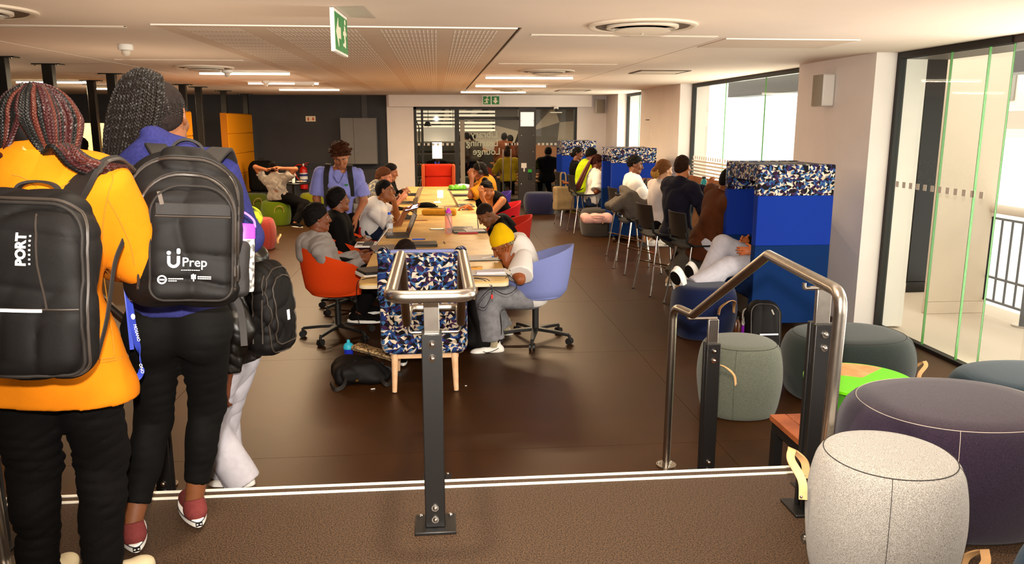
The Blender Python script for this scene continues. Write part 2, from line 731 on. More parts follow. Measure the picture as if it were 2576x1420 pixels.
def snets(D, o, h):
    S = D < 0
    cs = [S[c[0]:S.shape[0] - 1 + c[0], c[1]:S.shape[1] - 1 + c[1], c[2]:S.shape[2] - 1 + c[2]] for c in _CO]
    anyv, allv = cs[0].copy(), cs[0].copy()
    for q in cs[1:]:
        anyv |= q
        allv &= q
    act = anyv & ~allv
    I = np.argwhere(act)
    if len(I) == 0:
        return np.zeros((0, 3)), np.zeros((0, 4), int)
    idx = np.full(act.shape, -1, np.int32)
    idx[act] = np.arange(len(I))
    vals = np.stack([D[I[:, 0] + c[0], I[:, 1] + c[1], I[:, 2] + c[2]] for c in _CO], 1)
    pos = np.zeros((len(I), 3))
    cnt = np.zeros(len(I))
    for a, b in _ED:
        va, vb = vals[:, a], vals[:, b]
        m = (va < 0) != (vb < 0)
        t = np.where(m, va / np.where(m, va - vb, 1), 0)
        pos += m[:, None] * (_CO[a] + t[:, None] * (_CO[b] - _CO[a]))
        cnt += m
    V = o + h * (I + pos / cnt[:, None])
    Q = []
    for ax in range(3):
        u, v = (ax + 1) % 3, (ax + 2) % 3
        s0 = [slice(1, -1)] * 3
        s1 = [slice(1, -1)] * 3
        s0[ax], s1[ax] = slice(0, -1), slice(1, None)
        A, Bq = S[tuple(s0)], S[tuple(s1)]
        E = np.argwhere(A != Bq)
        if len(E) == 0:
            continue
        off = np.ones(3, int)
        off[ax] = 0
        flip = A[E[:, 0], E[:, 1], E[:, 2]]
        E = E + off
        eu, ev = np.eye(3, dtype=int)[u], np.eye(3, dtype=int)[v]
        c = [E - eu - ev, E - ev, E, E - eu]
        q = np.stack([idx[x[:, 0], x[:, 1], x[:, 2]] for x in c], 1)
        q[~flip] = q[~flip][:, ::-1]
        Q.append(q)
    F = np.concatenate(Q)
    return V, F[(F >= 0).all(1)]


def folds(amp, freq, seed, stretch=(1, 1, 1)):
    r = np.random.RandomState(seed)
    ks = r.normal(size=(5, 3)) * freq * np.array(stretch)
    ph = r.rand(5) * 6.3
    ws = r.normal(size=(3, 3)) * freq * .45

    def f(p):
        w = p + .30 / freq * np.sin(p @ ws.T + ph[:3]) * 2.2
        t = 0
        for i in range(3):
            t = t + (1 - np.abs(np.sin(.5 * (w @ ks[i]) + ph[i]))) ** 2 * (.5 + .5 * np.sin(.35 * (p @ ks[(i + 1) % 5]) + ph[i + 1]))
        t2 = np.sin(.5 * (w @ ks[3]) + ph[3]) + np.sin(.5 * (w @ ks[4]) + ph[4])
        return amp * (t * 1.3 - .5 + .35 * t2)
    return f


def nrm(v):
    v = np.asarray(v, float)
    return v / (np.linalg.norm(v) + 1e-12)


ZU = np.array([0, 0, 1.])
# ================================================================ the room
ZUP = .40                      # height of the upper floor
ZC = 2.45                      # ceiling over the lower floor
XP, XG = 3.8, 4.02              # inner face of the piers, glass line
YF = 18.0                      # far wall
YN = 3.08                      # nosing
M_floor = mat('dark_vinyl', '2f1908', rough=.45, var=.16, scale=2.2, bump=.0, spec=.42, detail=6, stint=(1, .58, .28))  # warm specular tint paints the lamps' orange sheen into the floor
M_upper = mat('speckled_rubber', '563f2c', rough=.6, col2='20150c', scale=190, bump=.5, spec=.35, detail=2, rng=(.40, .62))
M_alu = mat('aluminium', 'd8d4cc', rough=.25, metal=1)
M_ceil = mat('ceiling_paint', 'e4d3c4', rough=.9, var=.03, scale=1.2, spec=.2)
M_ceilp = mat('ceiling_panel', 'd2bca8', rough=.9, spec=.2)
M_slot = mat('panel_slot', 'f2e8de', rough=.9, spec=.1)
M_wall = mat('white_wall', 'ebe0da', rough=.85, var=.02, scale=3, spec=.2)
M_dark = mat('charcoal_wall', '3b3a3d', rough=.8, var=.06, scale=2, spec=.25)
M_cab = mat('grey_cabinet', '6c6968', rough=.7, var=.03, scale=4)
M_black = mat('black_steel', '100e0d', rough=.42, spec=.5)
M_frame = mat('black_frame', '161310', rough=.5)
M_brown = mat('brown_steel', '2d231d', rough=.45, spec=.5)
M_steel = mat('brushed_steel', 'b9b2a8', rough=.27, metal=1, var=.06, scale=30)
M_chrome = mat('chrome', 'd9d6d0', rough=.12, metal=1)
M_white = mat('white_plastic', 'e8e4dc', rough=.5)
M_glass = glass_mat('clear_glass', refl=.5)
M_lite = mat('lamp_diffuser', 'fff0cf', emit=9.0, rough=.6)
M_paper = mat('white_paper', 'ece6de', rough=.8)

fl = struct('floor', MB().span(-9, XG + .1, YN - .3, YF, -.06, -.004), mat('floor_joint', '7a6552', rough=.6))
ys = [YN - .2, 4.3, 6.22, 8.1, 10.0, 11.9, 13.8, 15.7, YF]
xs = [-9, -5.4, -1.8, 1.62, XG + .05]
for i in range(len(ys) - 1):
    for j in range(len(xs) - 1):
        obj('floor_sheet', MB().span(xs[j] + .0015, xs[j + 1] - .0015, ys[i] + .0015, ys[i + 1] - .0015, -.004, 0), M_floor, fl)
up = struct('upper_floor', MB().span(-9, XG + .3, -5, YN, ZUP - .2, ZUP).span(-9, XG + .3, -5, YN - .02, -.05, ZUP - .2), M_upper)
up.name = 'floor_upper'
st = struct('trim_1', MB().span(-1.62, 1.6, YN, YN + .3, 0, ZUP / 2), M_upper)
for y in (YN - .012, YN - .068):
    obj('nosing_strip', MB().span(-9, 1.62, y - .008, y + .008, ZUP - .012, ZUP + .004), mat('nosing_painted_glint', 'efe9da', rough=.35), up)  # pale non-metal colour stands in for bright reflections on the aluminium
obj('nosing_strip', MB().span(-1.62, 1.6, YN + .285, YN + .302, ZUP / 2 - .01, ZUP / 2 + .003), M_alu, st)
obj('nosing_end', MB().span(1.56, 1.625, YN - .09, YN + .02, ZUP - .02, ZUP + .005), mat('yellow_nosing_end', 'b8ac5c', rough=.5), up)
obj('nosing_end', MB().span(-2.6, -1.7, YN - .13, YN - .09, ZUP - .01, ZUP + .004), MATS['yellow_nosing_end'], up)
obj('rubber_tile', MB().span(1.42, 1.72, 2.50, 2.92, ZUP, ZUP + .003), mat('dark_rubber', '1f1813', rough=.6), up)

# ---- ceiling: slab with joints, panel recess
PX0, PX1, PY0, PY1 = -1.75, .53, 5.3, 16.45
JX = 2.05
LX = -3.22
ce = MB()
G = .012
ce.span(-9, LX - G, 3.72, YF + 6, ZC, ZC + .2)
ce.span(LX + G, PX0, 3.72, YF + 6, ZC, ZC + .2)
ce.span(PX0, PX1 + .03, 3.72, PY0 - .012, ZC, ZC + .2)
ce.span(PX0, PX1 + .03, PY1 + .02, YF + 6, ZC, ZC + .2)
ce.span(PX1 + .03, JX - G / 2, 3.72, YF + 6, ZC, ZC + .2)
ce.span(JX - G / 2, JX + G / 2, 3.72, 5.75, ZC, ZC + .2)
ce.span(JX + G / 2, XG + .25, 3.72, YF + 6, ZC, ZC + .2)
ce.span(-9, XG + .25, 3.72, YF + 6, ZC + .2, ZC + .26)
ceil = struct('ceiling', ce, M_ceil)
obj('joint_trim', MB().span(LX - .006, LX + .006, 3.72, YF, ZC + .004, ZC + .012), mat('joint_light', 'd8c8b4', rough=.8), ceil)
obj('joint_trim', MB().span(JX - .006, JX + .006, 5.75, YF, ZC + .03, ZC + .04), M_frame, ceil)
obj('edge_trim', MB().span(-9, XG + .25, 3.70, 3.72, ZC - .005, ZC + .26), M_white, ceil)
pan = obj('perforated_panel', MB().span(PX0 + .008, PX1, PY0, PY1, ZC - .004, ZC + .02), M_ceilp, ceil)
obj('panel_edge', MB().span(PX0 + .008, PX1, PY0 - .011, PY0 - .002, ZC - .008, ZC + .02), M_white, ceil)
obj('panel_gap', MB().span(PX1 + .002, PX1 + .028, PY0, PY1, ZC + .01, ZC + .02), M_frame, ceil)
sl = MB()
cols = ((-1.62, -1.24), (-1.08, -.50), (-.36, .02), (.12, .42))
y = PY0 + .12
while y < PY1 - .3:
    for a, b in cols:
        n = int((b - a) / .026)
        for i in range(n):
            x = a + (b - a) * (i + .5) / n
            sl.add([(x - .0055, y, ZC - .0052), (x + .0055, y, ZC - .0052), (x + .0055, y + .21, ZC - .0052), (x - .0055, y + .21, ZC - .0052)], [(3, 2, 1, 0)])
    y += .262
obj('panel_slots', sl, M_slot, ceil, kind='stuff', smooth=False)
# high hall over the stair
struct('ceiling_2', MB().span(-9, XG + .3, -5, 3.7, 3.75, 3.9), M_ceil)
struct('trim_2', MB().span(-9, XG + .3, 3.72, 3.80, ZC + .26, 3.9), M_wall)
struct('wall_back', MB().span(-9, XG + .3, -5.2, -5, 0, 3.9), M_wall)
struct('wall_left', MB().span(-9.2, -9, -5, YF + .2, -.05, 3.9), M_dark)

# ---- piers along the window wall
for i, (a, b) in enumerate(((6.80, 8.30), (12.46, 14.90), (16.82, YF + .1))):
    p = struct('wall_right' if i == 0 else 'wall_right_%d' % (i + 1), MB().span(XP, XG + .25, a, b, 0, ZC), M_wall)
    if i == 1:
        obj('wall_plate', MB().span(XP - .006, XP, 14.2, 14.5, 1.55, 1.95), M_wall, p)
        obj('plate_slot', MB().span(XP - .009, XP - .005, 14.22, 14.48, 1.9, 1.915), M_frame, p)


def window(n, y0, y1, panes, stripes=False, squares=False, fx=XG):
    w = struct('window_%d' % n, MB().span(fx - .03, fx + .03, y1 - .05, y1, 0, ZC).span(fx - .03, fx + .03, y0, y1 - .05, ZC - .055, ZC).span(fx - .03, fx + .03, y0, y1 - .05, 0, .03), M_frame)
    e = np.linspace(y0, y1 - .05, panes + 1)
    for a, b in zip(e[:-1], e[1:]):
        obj('pane', MB().span(fx - .006, fx + .006, a + .004, b - .004, .03, ZC - .055), M_glass, w)
        obj('pane_edge', MB().span(fx - .007, fx + .007, a - .002, a + .002, .03, ZC - .055), mat('glass_edge_green', '3f7a30', rough=.2, spec=.6), w)
    if stripes:
        for k in range(9):
            z = .86 + .05 * k
            obj('frosted_stripe', MB().span(fx - .009, fx - .007, y0 + .02, y1 - .08, z, z + .026), mat('frosted_film', 'cfc3b4', rough=.8), w)
    if squares:
        yy = y1 - .12
        while yy > y0 + .1:
            obj('frosted_square', MB().span(fx - .009, fx - .007, yy - .045, yy, 1.30, 1.35), mat('frosted_film', 'cfc3b4', rough=.8), w)
            yy -= .1
    return w


window(1, 8.3, 12.46, 3, stripes=True, squares=True)
window(2, 14.9, 16.82, 2)
w3 = window(3, atx(2496, 600, XG)[1], 6.80, 1, squares=True)
for yy in (atx(2347, 600, XG)[1], atx(2438, 600, XG)[1]):
    obj('pane_edge', MB().span(XG - .010, XG + .010, yy - .0025, yy + .0025, .03, ZC - .055), MATS['glass_edge_green'], w3)
obj('glass_fin', MB().span(XG + .0, XG + .42, atx(2496, 600, XG)[1] - .012, atx(2496, 600, XG)[1] - .002, .03, ZC - .055), M_glass, w3)
obj('glass_channel', MB().span(XG - .02, XG + .45, 3.8, 6.8, ZC - .055, ZC - .0), M_brown, w3)

# ---- outside: gallery with columns and a balcony railing
M_cream = mat('cream_render', 'd9c6b4', rough=.85, var=.02, scale=2)
struct('floor_outside', MB().span(XG + .1, 5.75, 2.5, YF, -.14, -.02), M_cream)
for nm, lab, m, x0, x1, y0, y1, z1 in (
        ('cream_column', 'broad cream column outside the glass by the balcony', M_cream, aty(2349, 600, 7.3)[0], aty(2496, 600, 7.3)[0], 7.3, 7.37, 2.95),
        ('dark_upright', 'narrow dark strip standing in for a reflection between two cream columns outside', mat('painted_reflection', '120c09', rough=.3), aty(2291, 600, 8.3)[0], aty(2352, 600, 8.3)[0], 8.3, 8.4, 2.95),  # a reflection in the glass, built as a dark solid behind it
        ('cream_column', 'slim cream column outside right behind the black window frame', M_cream, aty(2240, 600, 8.25)[0], aty(2291, 600, 8.25)[0] - .004, 8.25, 8.34, 2.95)):
    c = thing(nm, lab, 'column', ((x0 + x1) / 2, (y0 + y1) / 2, -.02))
    obj('shaft', MB().span(x0, x1, y0, y1, .1, z1), m, c, world=True, bevel=.008)
    obj('base', MB().span(x0 - .004, x1 + .004, y0 - .004, y1 + .004, -.02, .1), m, c, world=True, bevel=.006)
struct('trim_3', MB().span(6.6, 7.0, 1.0, YF, 2.42, 3.4), M_brown)
rl = thing('balcony_railing', 'black balcony railing with pale handrail outside the glass', 'railing', (5.4, 6.6, 0))
rx = 5.42
obj('handrail', MB().tube([(rx, 4.4, 1.03), (rx, 7.85, 1.03)], .045, 12), M_cream, rl, world=True)
for z in (.93, .35, .12):
    obj('rail', MB().span(rx - .012, rx + .012, 4.4, 7.85, z, z + .02), M_black, rl, world=True)
for k in range(24):
    yy = 4.5 + k * .14
    if k % 6 == 4:
        obj('post', MB().cyl((rx, yy, -.02), (rx, yy, .99), .028), M_black, rl, world=True)
        obj('post_base', MB().cyl((rx, yy, -.02), (rx, yy, .0), .09), M_steel, rl, world=True)
    else:
        obj('baluster', MB().cyl((rx, yy, .12), (rx, yy, .93), .011, n=8), M_black, rl, world=True)
bd = thing('opposite_block', 'pale building across the atrium with horizontal ledges', 'building', (13, 8, 0))
obj('wall', MB().span(12.8, 13.2, -2, 26, -4, 8), mat('pale_block', 'f2e8dc', rough=.8), bd, world=True)
for z in (1.55, 2.1, 3.3):
    obj('ledge', MB().span(12.3, 12.8, -2, 26, z, z + .18), M_cream, bd, world=True)
for k in range(9):
    obj('window_band', MB().span(12.76, 12.8, -1 + k * 3, .6 + k * 3, 2.35, 3.1), mat('far_window', '8f8578', rough=.3), bd, world=True)

# ---- far wall: charcoal left, white round the glazed front
DX0, DX1 = -.50, 3.14
wf = struct('wall_far', MB().span(-9, -1.08, YF, YF + .15, 0, ZC), M_dark)
obj('wall_rib', MB().span(-1.62, -1.50, YF - .025, YF, 1.96, ZC), mat('charcoal_rib', '4a494c', rough=.8), wf)
for x in (-2.35, -4.6, -6.8):
    obj('panel_joint', MB().span(x - .004, x + .004, YF - .003, YF, 0, ZC), M_frame, wf)
obj('skirting', MB().span(-9, -1.08, YF - .012, YF, 0, .1), mat('dark_skirting', '232225', rough=.6), wf)
obj('dado_band', MB().span(-3.6, -1.08, YF - .02, YF, .86, .98), mat('dark_band', '26282f', rough=.7), wf)
wf2 = struct('wall_far_2', MB().span(-1.08, DX0, YF - .03, YF + .15, 0, ZC).span(DX0, XP, YF - .03, YF + .15, 2.22, ZC).span(DX1, XP, YF - .03, YF + .15, 0, 2.22), M_wall)
obj('bulkhead', MB().span(-1.02, 3.42, YF - .28, YF - .03, 2.20, ZC), M_wall, wf2, bevel=.004)
gf = struct('door_1', MB().span(DX0, DX0 + .06, YF, YF + .07, 0, 2.22).span(DX0, DX1, YF, YF + .07, 2.15, 2.22).span(DX1 - .06, DX1, YF, YF + .07, 0, 2.15)
            .span(.40, .50, YF, YF + .07, 0, 2.15).span(.50, 1.82, YF, YF + .07, 1.92, 1.99).span(-.34, -.29, YF + .02, YF + .06, 0, 2.15), M_frame)
obj('door_stile', MB().span(.52, .62, YF + .01, YF + .05, 0, 1.92), mat('beige_stile', '8f8474', rough=.5), gf)
for a, b, z0, z1 in ((DX0 + .06, .40, .0, 2.15), (.62, 1.80, .02, 1.92), (.50, 1.82, 1.99, 2.15), (2.2, DX1 - .06, 0, 2.15)):
    obj('pane', MB().span(a, b, YF + .03, YF + .04, z0, z1), M_glass, gf)
for x in (1.47, 1.65):
    h = obj('pull_handle', MB().cyl((x, YF - .05, .22), (x, YF - .05, 1.28), .016), M_chrome, gf)
    for z in (.32, 1.18):
        obj('standoff', MB().cyl((x, YF - .05, z), (x, YF + .03, z), .008, n=8), M_chrome, h)
sq = [(-.42 + .105 * k) for k in range(8)] + [1.60, 1.68] + [(1.52 + .09 * k) for k in range(4)] + [(2.26 + .095 * k) for k in range(8)]
for x in sq:
    if x < 3.0:
        obj('frosted_square', MB().span(x, x + .052, YF + .024, YF + .029, 1.36, 1.412), mat('frosted_white', 'd8d0c6', rough=.8), gf)
for t, z, xr in (('Library', 1.60, 1.36), ('Learning', 1.41, 1.375), ('Lounge', 1.22, 1.42)):
    # vinyl letters on the far face of the glass, so they read backwards from this side
    V, F = text_mesh(t, .215, (xr, YF + .046, z), (-1, 0, 0), (0, 0, 1), .002, 'LEFT', .98, .002)
    obj('vinyl_lettering', (V, F), mat('vinyl_white', 'cfc6bc', rough=.8), gf, smooth=False)
dp = thing('door_post', 'tall brown steel door post with bolts carrying a white sheet', 'post', (2.03, YF - .02, 0))
obj('post_body', MB().span(1.82, 2.21, YF - .06, YF + .1, 0, 2.2), M_brown, dp, world=True, bevel=.004)
for z in (.14, .5, .86, 1.22, 1.58, 1.9):
    for x in (1.88, 2.15):
        obj('bolt', MB().sphere((x, YF - .062, z), .013, 8), M_chrome, dp, world=True)
obj('white_sheet', MB().span(1.86, 2.16, YF - .066, YF - .061, 1.78, 2.09), mat('bright_sheet', 'fffdf6', rough=.6, emit=.35), dp, world=True)  # weak emission makes the plain sheet glow
obj('notice', MB().span(1.88, 2.0, YF - .068, YF - .061, .86, .97), M_paper, dp, world=True)
obj('keypad', MB().span(2.03, 2.12, YF - .085, YF - .06, .76, .83), mat('green_box', '2fae3a', rough=.5), dp, world=True, bevel=.006)
obj('card_reader', MB().span(2.04, 2.11, YF - .08, YF - .06, .60, .75), M_black, dp, world=True, bevel=.006)
obj('switch', MB().span(1.93, 1.96, YF - .08, YF - .06, .78, .86), M_white, dp, world=True)

# cabinet and signs on the far wall
cb = thing('grey_cabinet', 'tall grey two door wall cabinet on the charcoal wall', 'cabinet', (-1.7, YF - .15, .99))
obj('carcass', MB().span(-2.07, -1.30, YF - .26, YF - .003, .97, 1.96), M_cab, cb, world=True)
for a, b in ((-2.065, -1.79), (-1.784, -1.305)):
    obj('door', MB().span(a, b, YF - .285, YF - .262, .98, 1.955), M_cab, cb, world=True, bevel=.003)
sg = thing('fire_sign', 'cream fire extinguisher and arrow sign on the charcoal wall', 'sign', (-2.72, YF - .01, 1.94))
obj('plate', MB().span(-2.83, -2.62, YF - .012, YF - .003, 1.885, 2.0), mat('sign_cream', 'e2cfae', rough=.5), sg, world=True)
M_red = mat('sign_red', 'b8321f', rough=.6)
obj('arrow_symbol', MB().prism([(-.012, .035), (.012, .035), (.012, 0), (.032, 0), (0, -.04), (-.032, 0), (-.012, 0)], .003, (-2.672, YF - .012, 1.943), (1, 0, 0), (0, 0, 1)), M_red, sg, world=True)
obj('extinguisher_symbol', MB().prism([(-.014, -.038), (.014, -.038), (.014, .015), (.006, .024), (.006, .036), (-.006, .036), (-.006, .024), (-.014, .015)], .003, (-2.775, YF - .012, 1.943), (1, 0, 0), (0, 0, 1)), M_red, sg, world=True)
fe = thing('fire_extinguisher', 'red fire extinguisher with black hose hung on the charcoal wall', 'extinguisher', (-2.88, YF - .1, .42))
fx, fy = -2.92, YF - .11
M_fer = mat('extinguisher_red', 'c5170f', rough=.3, coat=.3)
obj('cylinder', MB().lathe([(.06, 0), (.085, .02), (.085, .42), (.07, .47), (.03, .5), (.025, .54)], (fx, fy, .42), 20), M_fer, fe, world=True)
obj('label_panel', MB().lathe([(.0865, .14), (.0865, .36)], (fx, fy, .42), 20), M_paper, fe, world=True)
obj('label_print', MB().lathe([(.087, .16), (.087, .22)], (fx, fy, .42), 20).lathe([(.087, .29), (.087, .34)], (fx, fy, .42), 20), mat('label_blue', '2a3378', rough=.6), fe, world=True)
obj('handle', MB().ribbon([(fx - .02, fy, .96), (fx + .05, fy, .985), (fx + .12, fy, 1.0)], (0, 1, 0), .025, .012).ribbon([(fx - .02, fy, .945), (fx + .05, fy, .955), (fx + .1, fy, .945)], (0, 1, 0), .022, .01), M_fer, fe, world=True)
obj('valve', MB().cyl((fx, fy, .93), (fx, fy, .98), .03), M_alu, fe, world=True)
obj('hose', MB().tube(spline([(fx - .02, fy, .95), (fx - .13, fy, .95), (fx - .19, fy, .86), (fx - .15, fy, .7), (fx - .09, fy, .62)]), .013, 8), M_fer, fe, world=True)
obj('bracket', MB().span(fx - .05, fx + .05, fy + .08, YF - .002, .4, .5), M_fer, fe, world=True)

# ---- ceiling fittings
M_ring = mat('diffuser_white', 'd9cbb8', rough=.45)
M_ringd = mat('diffuser_shadow', '5a4a3a', rough=.7)  # dark tone paints the shade in the diffuser recess


def diffuser(x, y, r, lab):
    t = thing('air_diffuser', lab, 'vent', (x, y, ZC), 0, 'round ceiling diffusers')
    obj('rim', MB().lathe([(r, 0), (r, -.012), (r * .93, -.018), (r * .86, -.008), (r * .86, 0)], n=40), M_ring, t)
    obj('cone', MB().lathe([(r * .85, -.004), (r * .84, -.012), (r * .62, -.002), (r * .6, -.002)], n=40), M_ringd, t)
    obj('inner_ring', MB().lathe([(r * .66, -.004), (r * .66, -.02), (r * .6, -.024), (r * .58, -.004)], n=36), M_ring, t)
    obj('disc', MB().lathe([(.001, -.03), (r * .5, -.03), (r * .52, -.038), (r * .3, -.05), (.001, -.052)], n=36), M_ring, t)
    obj('screw', MB().cyl((0, 0, -.052), (0, 0, -.058), .01, n=10), M_chrome, t)
    for k in (-1, 0, 1):
        obj('bracket', MB().span(k * .09 - .015, k * .09 + .015, r * .45, r * .52, -.03, -.002), M_white, t)


diffuser(1.29, 5.08, .34, 'nearest round air diffuser right of the perforated panel')
diffuser(1.29, 9.5, .33, 'second round air diffuser on the right before the strip lights')
diffuser(1.3, 14.6, .3, 'small distant round air diffuser near the far exit sign')
diffuser(-2.5, 9.2, .31, 'round air diffuser left of the perforated panel by a smoke detector')
diffuser(-5.2, 13.4, .3, 'distant round air diffuser above the booths on the left')
diffuser(-2.52, 4.72, .36, 'large round air diffuser cut by the left picture edge')


def slot(x0, x1, y, lab):
    t = thing('slot_vent', lab, 'vent', ((x0 + x1) / 2, y, ZC), 0, 'narrow ceiling slot vents')
    w = (x1 - x0) / 2
    obj('frame', MB().span(-w, w, -.03, -.02, -.006, .0).span(-w, w, .02, .03, -.006, 0), M_ring, t)
    obj('opening', MB().span(-w, w, -.02, .02, -.002, 0), M_frame, t)
    for a, b in ((-.9, -.3), (.05, .6)):
        obj('blade', MB().span(a * w, b * w, -.008, .008, -.007, -.002), M_ring, t)


slot(.66, 1.98, 5.68, 'nearest long slot vent right of the perforated panel')
slot(.64, 1.88, 8.4, 'second slot vent on the right near the smaller diffuser')
slot(-3.05, -1.85, 8.2, 'slot vent on the left behind the smoke detector')
slot(-3.2, -1.95, 5.45, 'long slot vent at the upper left beside the large diffuser')


def strip(p0, p1, lab):
    x0, x1, y = p0[0], p1[0], (p0[1] + p1[1]) / 2
    t = thing('strip_light', lab, 'light', ((x0 + x1) / 2, y, ZC), 0, 'glowing ceiling strip lights')
    w = (x1 - x0) / 2
    obj('housing', MB().span(-w, w, -.032, .032, -.02, 0), M_white, t)
    obj('diffuser', MB().prism(rounded(2 * w, .05, .024), .022, (0, 0, -.04)), M_lite, t)
    lamp('strip_lamp', 'AREA', ((x0 + x1) / 2, y, ZC - .05), 60, (1, .75, .46), w * 2, .06)


for a, b, c, d, lab in ((1223, 197, 1438, 200, 'nearest strip light in the right hand row'), (1197, 218, 1371, 220, 'middle strip light in the right hand row'),
                        (1160, 233, 1320, 235, 'last strip light on the right above the exit sign'), (505, 188, 727, 188, 'nearest strip light between panel and left joint'),
                        (624, 212, 802, 213, 'middle strip light between panel and left joint'), (704, 228, 853, 228, 'last strip light between panel and charcoal wall'),
                        (40, 209, 222, 210, 'strip light at far left between two black posts'), (219, 225, 350, 226, 'strip light behind the braided ponytail on the left')):
    strip(atz(a, b, ZC - .04), atz(c, d, ZC - .04), lab)


def smoke(px, py, lab):
    p = atz(px, py, ZC)
    t = thing('smoke_detector', lab, 'detector', (p[0], p[1], ZC))
    obj('base', MB().lathe([(.052, 0), (.058, -.02), (.055, -.04), (.03, -.05)], n=20), M_white, t)
    obj('head', MB().lathe([(.03, -.045), (.032, -.07), (.02, -.085), (.001, -.087)], n=16), M_ring, t)


smoke(315, 112, 'nearest white smoke detector on the left of the ceiling')
smoke(571, 174, 'smoke detector just above the nearest left strip light')
smoke(668, 203, 'small smoke detector above the middle left strip light')
p = atz(766, 205, ZC)
t = thing('emergency_light', 'small white emergency light box near the middle left strip light', 'light', (p[0], p[1], ZC))
obj('housing', MB().span(-.14, .14, -.04, .04, -.05, 0), M_white, t, bevel=.008)
obj('lens', MB().span(-.12, .12, -.03, .03, -.056, -.05), M_ring, t)
for px, py, lab in ((1658, 181, 'square ceiling hatch nearest the tall windows'), (1440, 228, 'far square ceiling hatch before the glazed wall')):
    p = atz(px, py, ZC)
    t = thing('ceiling_hatch', lab, 'hatch', (p[0], p[1], ZC))
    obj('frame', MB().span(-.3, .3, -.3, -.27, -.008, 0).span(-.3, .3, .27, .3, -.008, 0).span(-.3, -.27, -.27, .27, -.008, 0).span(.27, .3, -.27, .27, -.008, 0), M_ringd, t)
    obj('panel', MB().span(-.265, .265, -.265, .265, -.006, 0), M_ring, t)
# faint access panel lines near the pier
t = thing('access_panel', 'perforated access panel by the right hand ceiling joint', 'panel', (2.55, 6.1, ZC))
obj('plate', MB().span(-.46, .55, -.3, .35, -.005, 0), M_ceilp, t)
obj('front_edge', MB().span(-.46, .55, -.312, -.3, -.007, 0), M_white, t)


# exit signs
M_green = mat('sign_green', '147a33', rough=.45)
M_pict = mat('sign_pictogram', 'e8dfc4', rough=.5)
RUN = [[(-.01, .055), (.015, .045), (.02, .02), (.005, -.005), (.02, -.03), (.015, -.065), (-.005, -.065), (-.003, -.035), (-.025, -.01), (-.02, .02)],
       [(.01, .035), (.05, .015), (.045, .0), (.012, .015)], [(-.015, .03), (-.05, .02), (-.055, .0), (-.045, -.002), (-.035, .012), (-.012, .015)],
       [(-.01, -.02), (-.03, -.045), (-.065, -.045), (-.065, -.06), (-.022, -.062), (.002, -.035)]]


def runner(O, ax, ay, s):
    m = MB()
    for p in RUN:
        m.prism([(a * s, b * s) for a, b in p], .002, O, ax, ay)
    th = np.linspace(0, 2 * pi, 11)[:-1]
    m.prism([(.012 * s + .016 * s * cos(q), .075 * s + .016 * s * sin(q)) for q in th], .002, O, ax, ay)
    return m


p = atz(842, 30, ZC)
ex = thing('exit_sign', 'double sided green exit sign hung edge on near the camera', 'sign', (p[0] + .02, p[1], ZC), radians(-3))
hw, hh = .21, .225
obj('board', MB().span(-.011, .011, -hw, hw, -hh - .0, -.004), M_white, ex)
for sd in (1,):
    for y0, y1 in ((-hw + .012, -.006), (.006, hw - .012)):
        obj('green_field', MB().span(.011, .013, y0, y1, -hh + .012, -.02), M_green, ex)
obj('running_figure', runner((.0132, hw / 2, -.118), (0, 1, 0), (0, 0, 1), 1.0), M_pict, ex)
obj('arrow', MB().prism([(-.07, 0), (.0, .075), (.0, .03), (.07, .03), (.07, -.03), (.0, -.03), (.0, -.075)], .002, (.0132, -hw / 2, -.118), (0, 1, 0), (0, 0, 1)), M_pict, ex)
p = atz(1238, 237, ZC)
ex2 = thing('exit_sign', 'green exit sign hung above the glazed door at the far end', 'sign', (p[0], YF - .5, ZC))
obj('stem', MB().span(.12, .16, -.01, .01, -.02, 0), M_white, ex2)
obj('board', MB().span(-.19, .19, -.012, .012, -.22, -.02), M_white, ex2)
for a, b in ((-.175, -.01), (.01, .175)):
    obj('green_field', MB().span(a, b, -.014, -.012, -.205, -.035), M_green, ex2)
obj('running_figure', runner((-.092, -.0142, -.12), (1, 0, 0), (0, 0, 1), 1.0), M_pict, ex2)
obj('arrow', MB().prism([(-.025, .06), (.025, .06), (.025, -.005), (.06, -.005), (0, -.07), (-.06, -.005), (-.025, -.005)], .002, (.092, -.0142, -.12), (1, 0, 0), (0, 0, 1)), M_pict, ex2)

# wall speakers
for loc, rz, lab in (((XP - .004, 7.6, 2.16), 0, 'grey wall speaker high on the near pier'), ((3.62, YF - .035, 2.22), pi / 2 + .25, 'small wall speaker by the far bulkhead')):
    t = thing('wall_speaker', lab, 'speaker', loc, rz)
    obj('cabinet', MB().span(-.12, 0, -.11, .11, -.15, .15), M_white, t, bevel=.015)
    gv = [[(-.122 - .02 * (1 - (y / .105) ** 2), y, z) for z in (-.145, .145)] for y in np.linspace(-.105, .105, 9)]
    obj('grille', MB().grid(gv), mat('speaker_grille', '9b9080', rough=.7), t)
    obj('badge', MB().sphere((-.145, 0, 0), .005, 8), M_chrome, t)
# ceiling camera before the glazing
t = thing('security_camera', 'small dome camera bracket hanging before the far glazing', 'camera', (2.62, YF - .3, 2.2))
obj('mount', MB().span(-.05, .05, -.04, .04, -.05, 0), M_white, t, bevel=.006)
obj('lens', MB().sphere((0, -.05, -.07), .035, 10), M_black, t)
obj('arm', MB().span(-.13, .13, -.03, .03, -.13, -.11), M_white, t, bevel=.004)
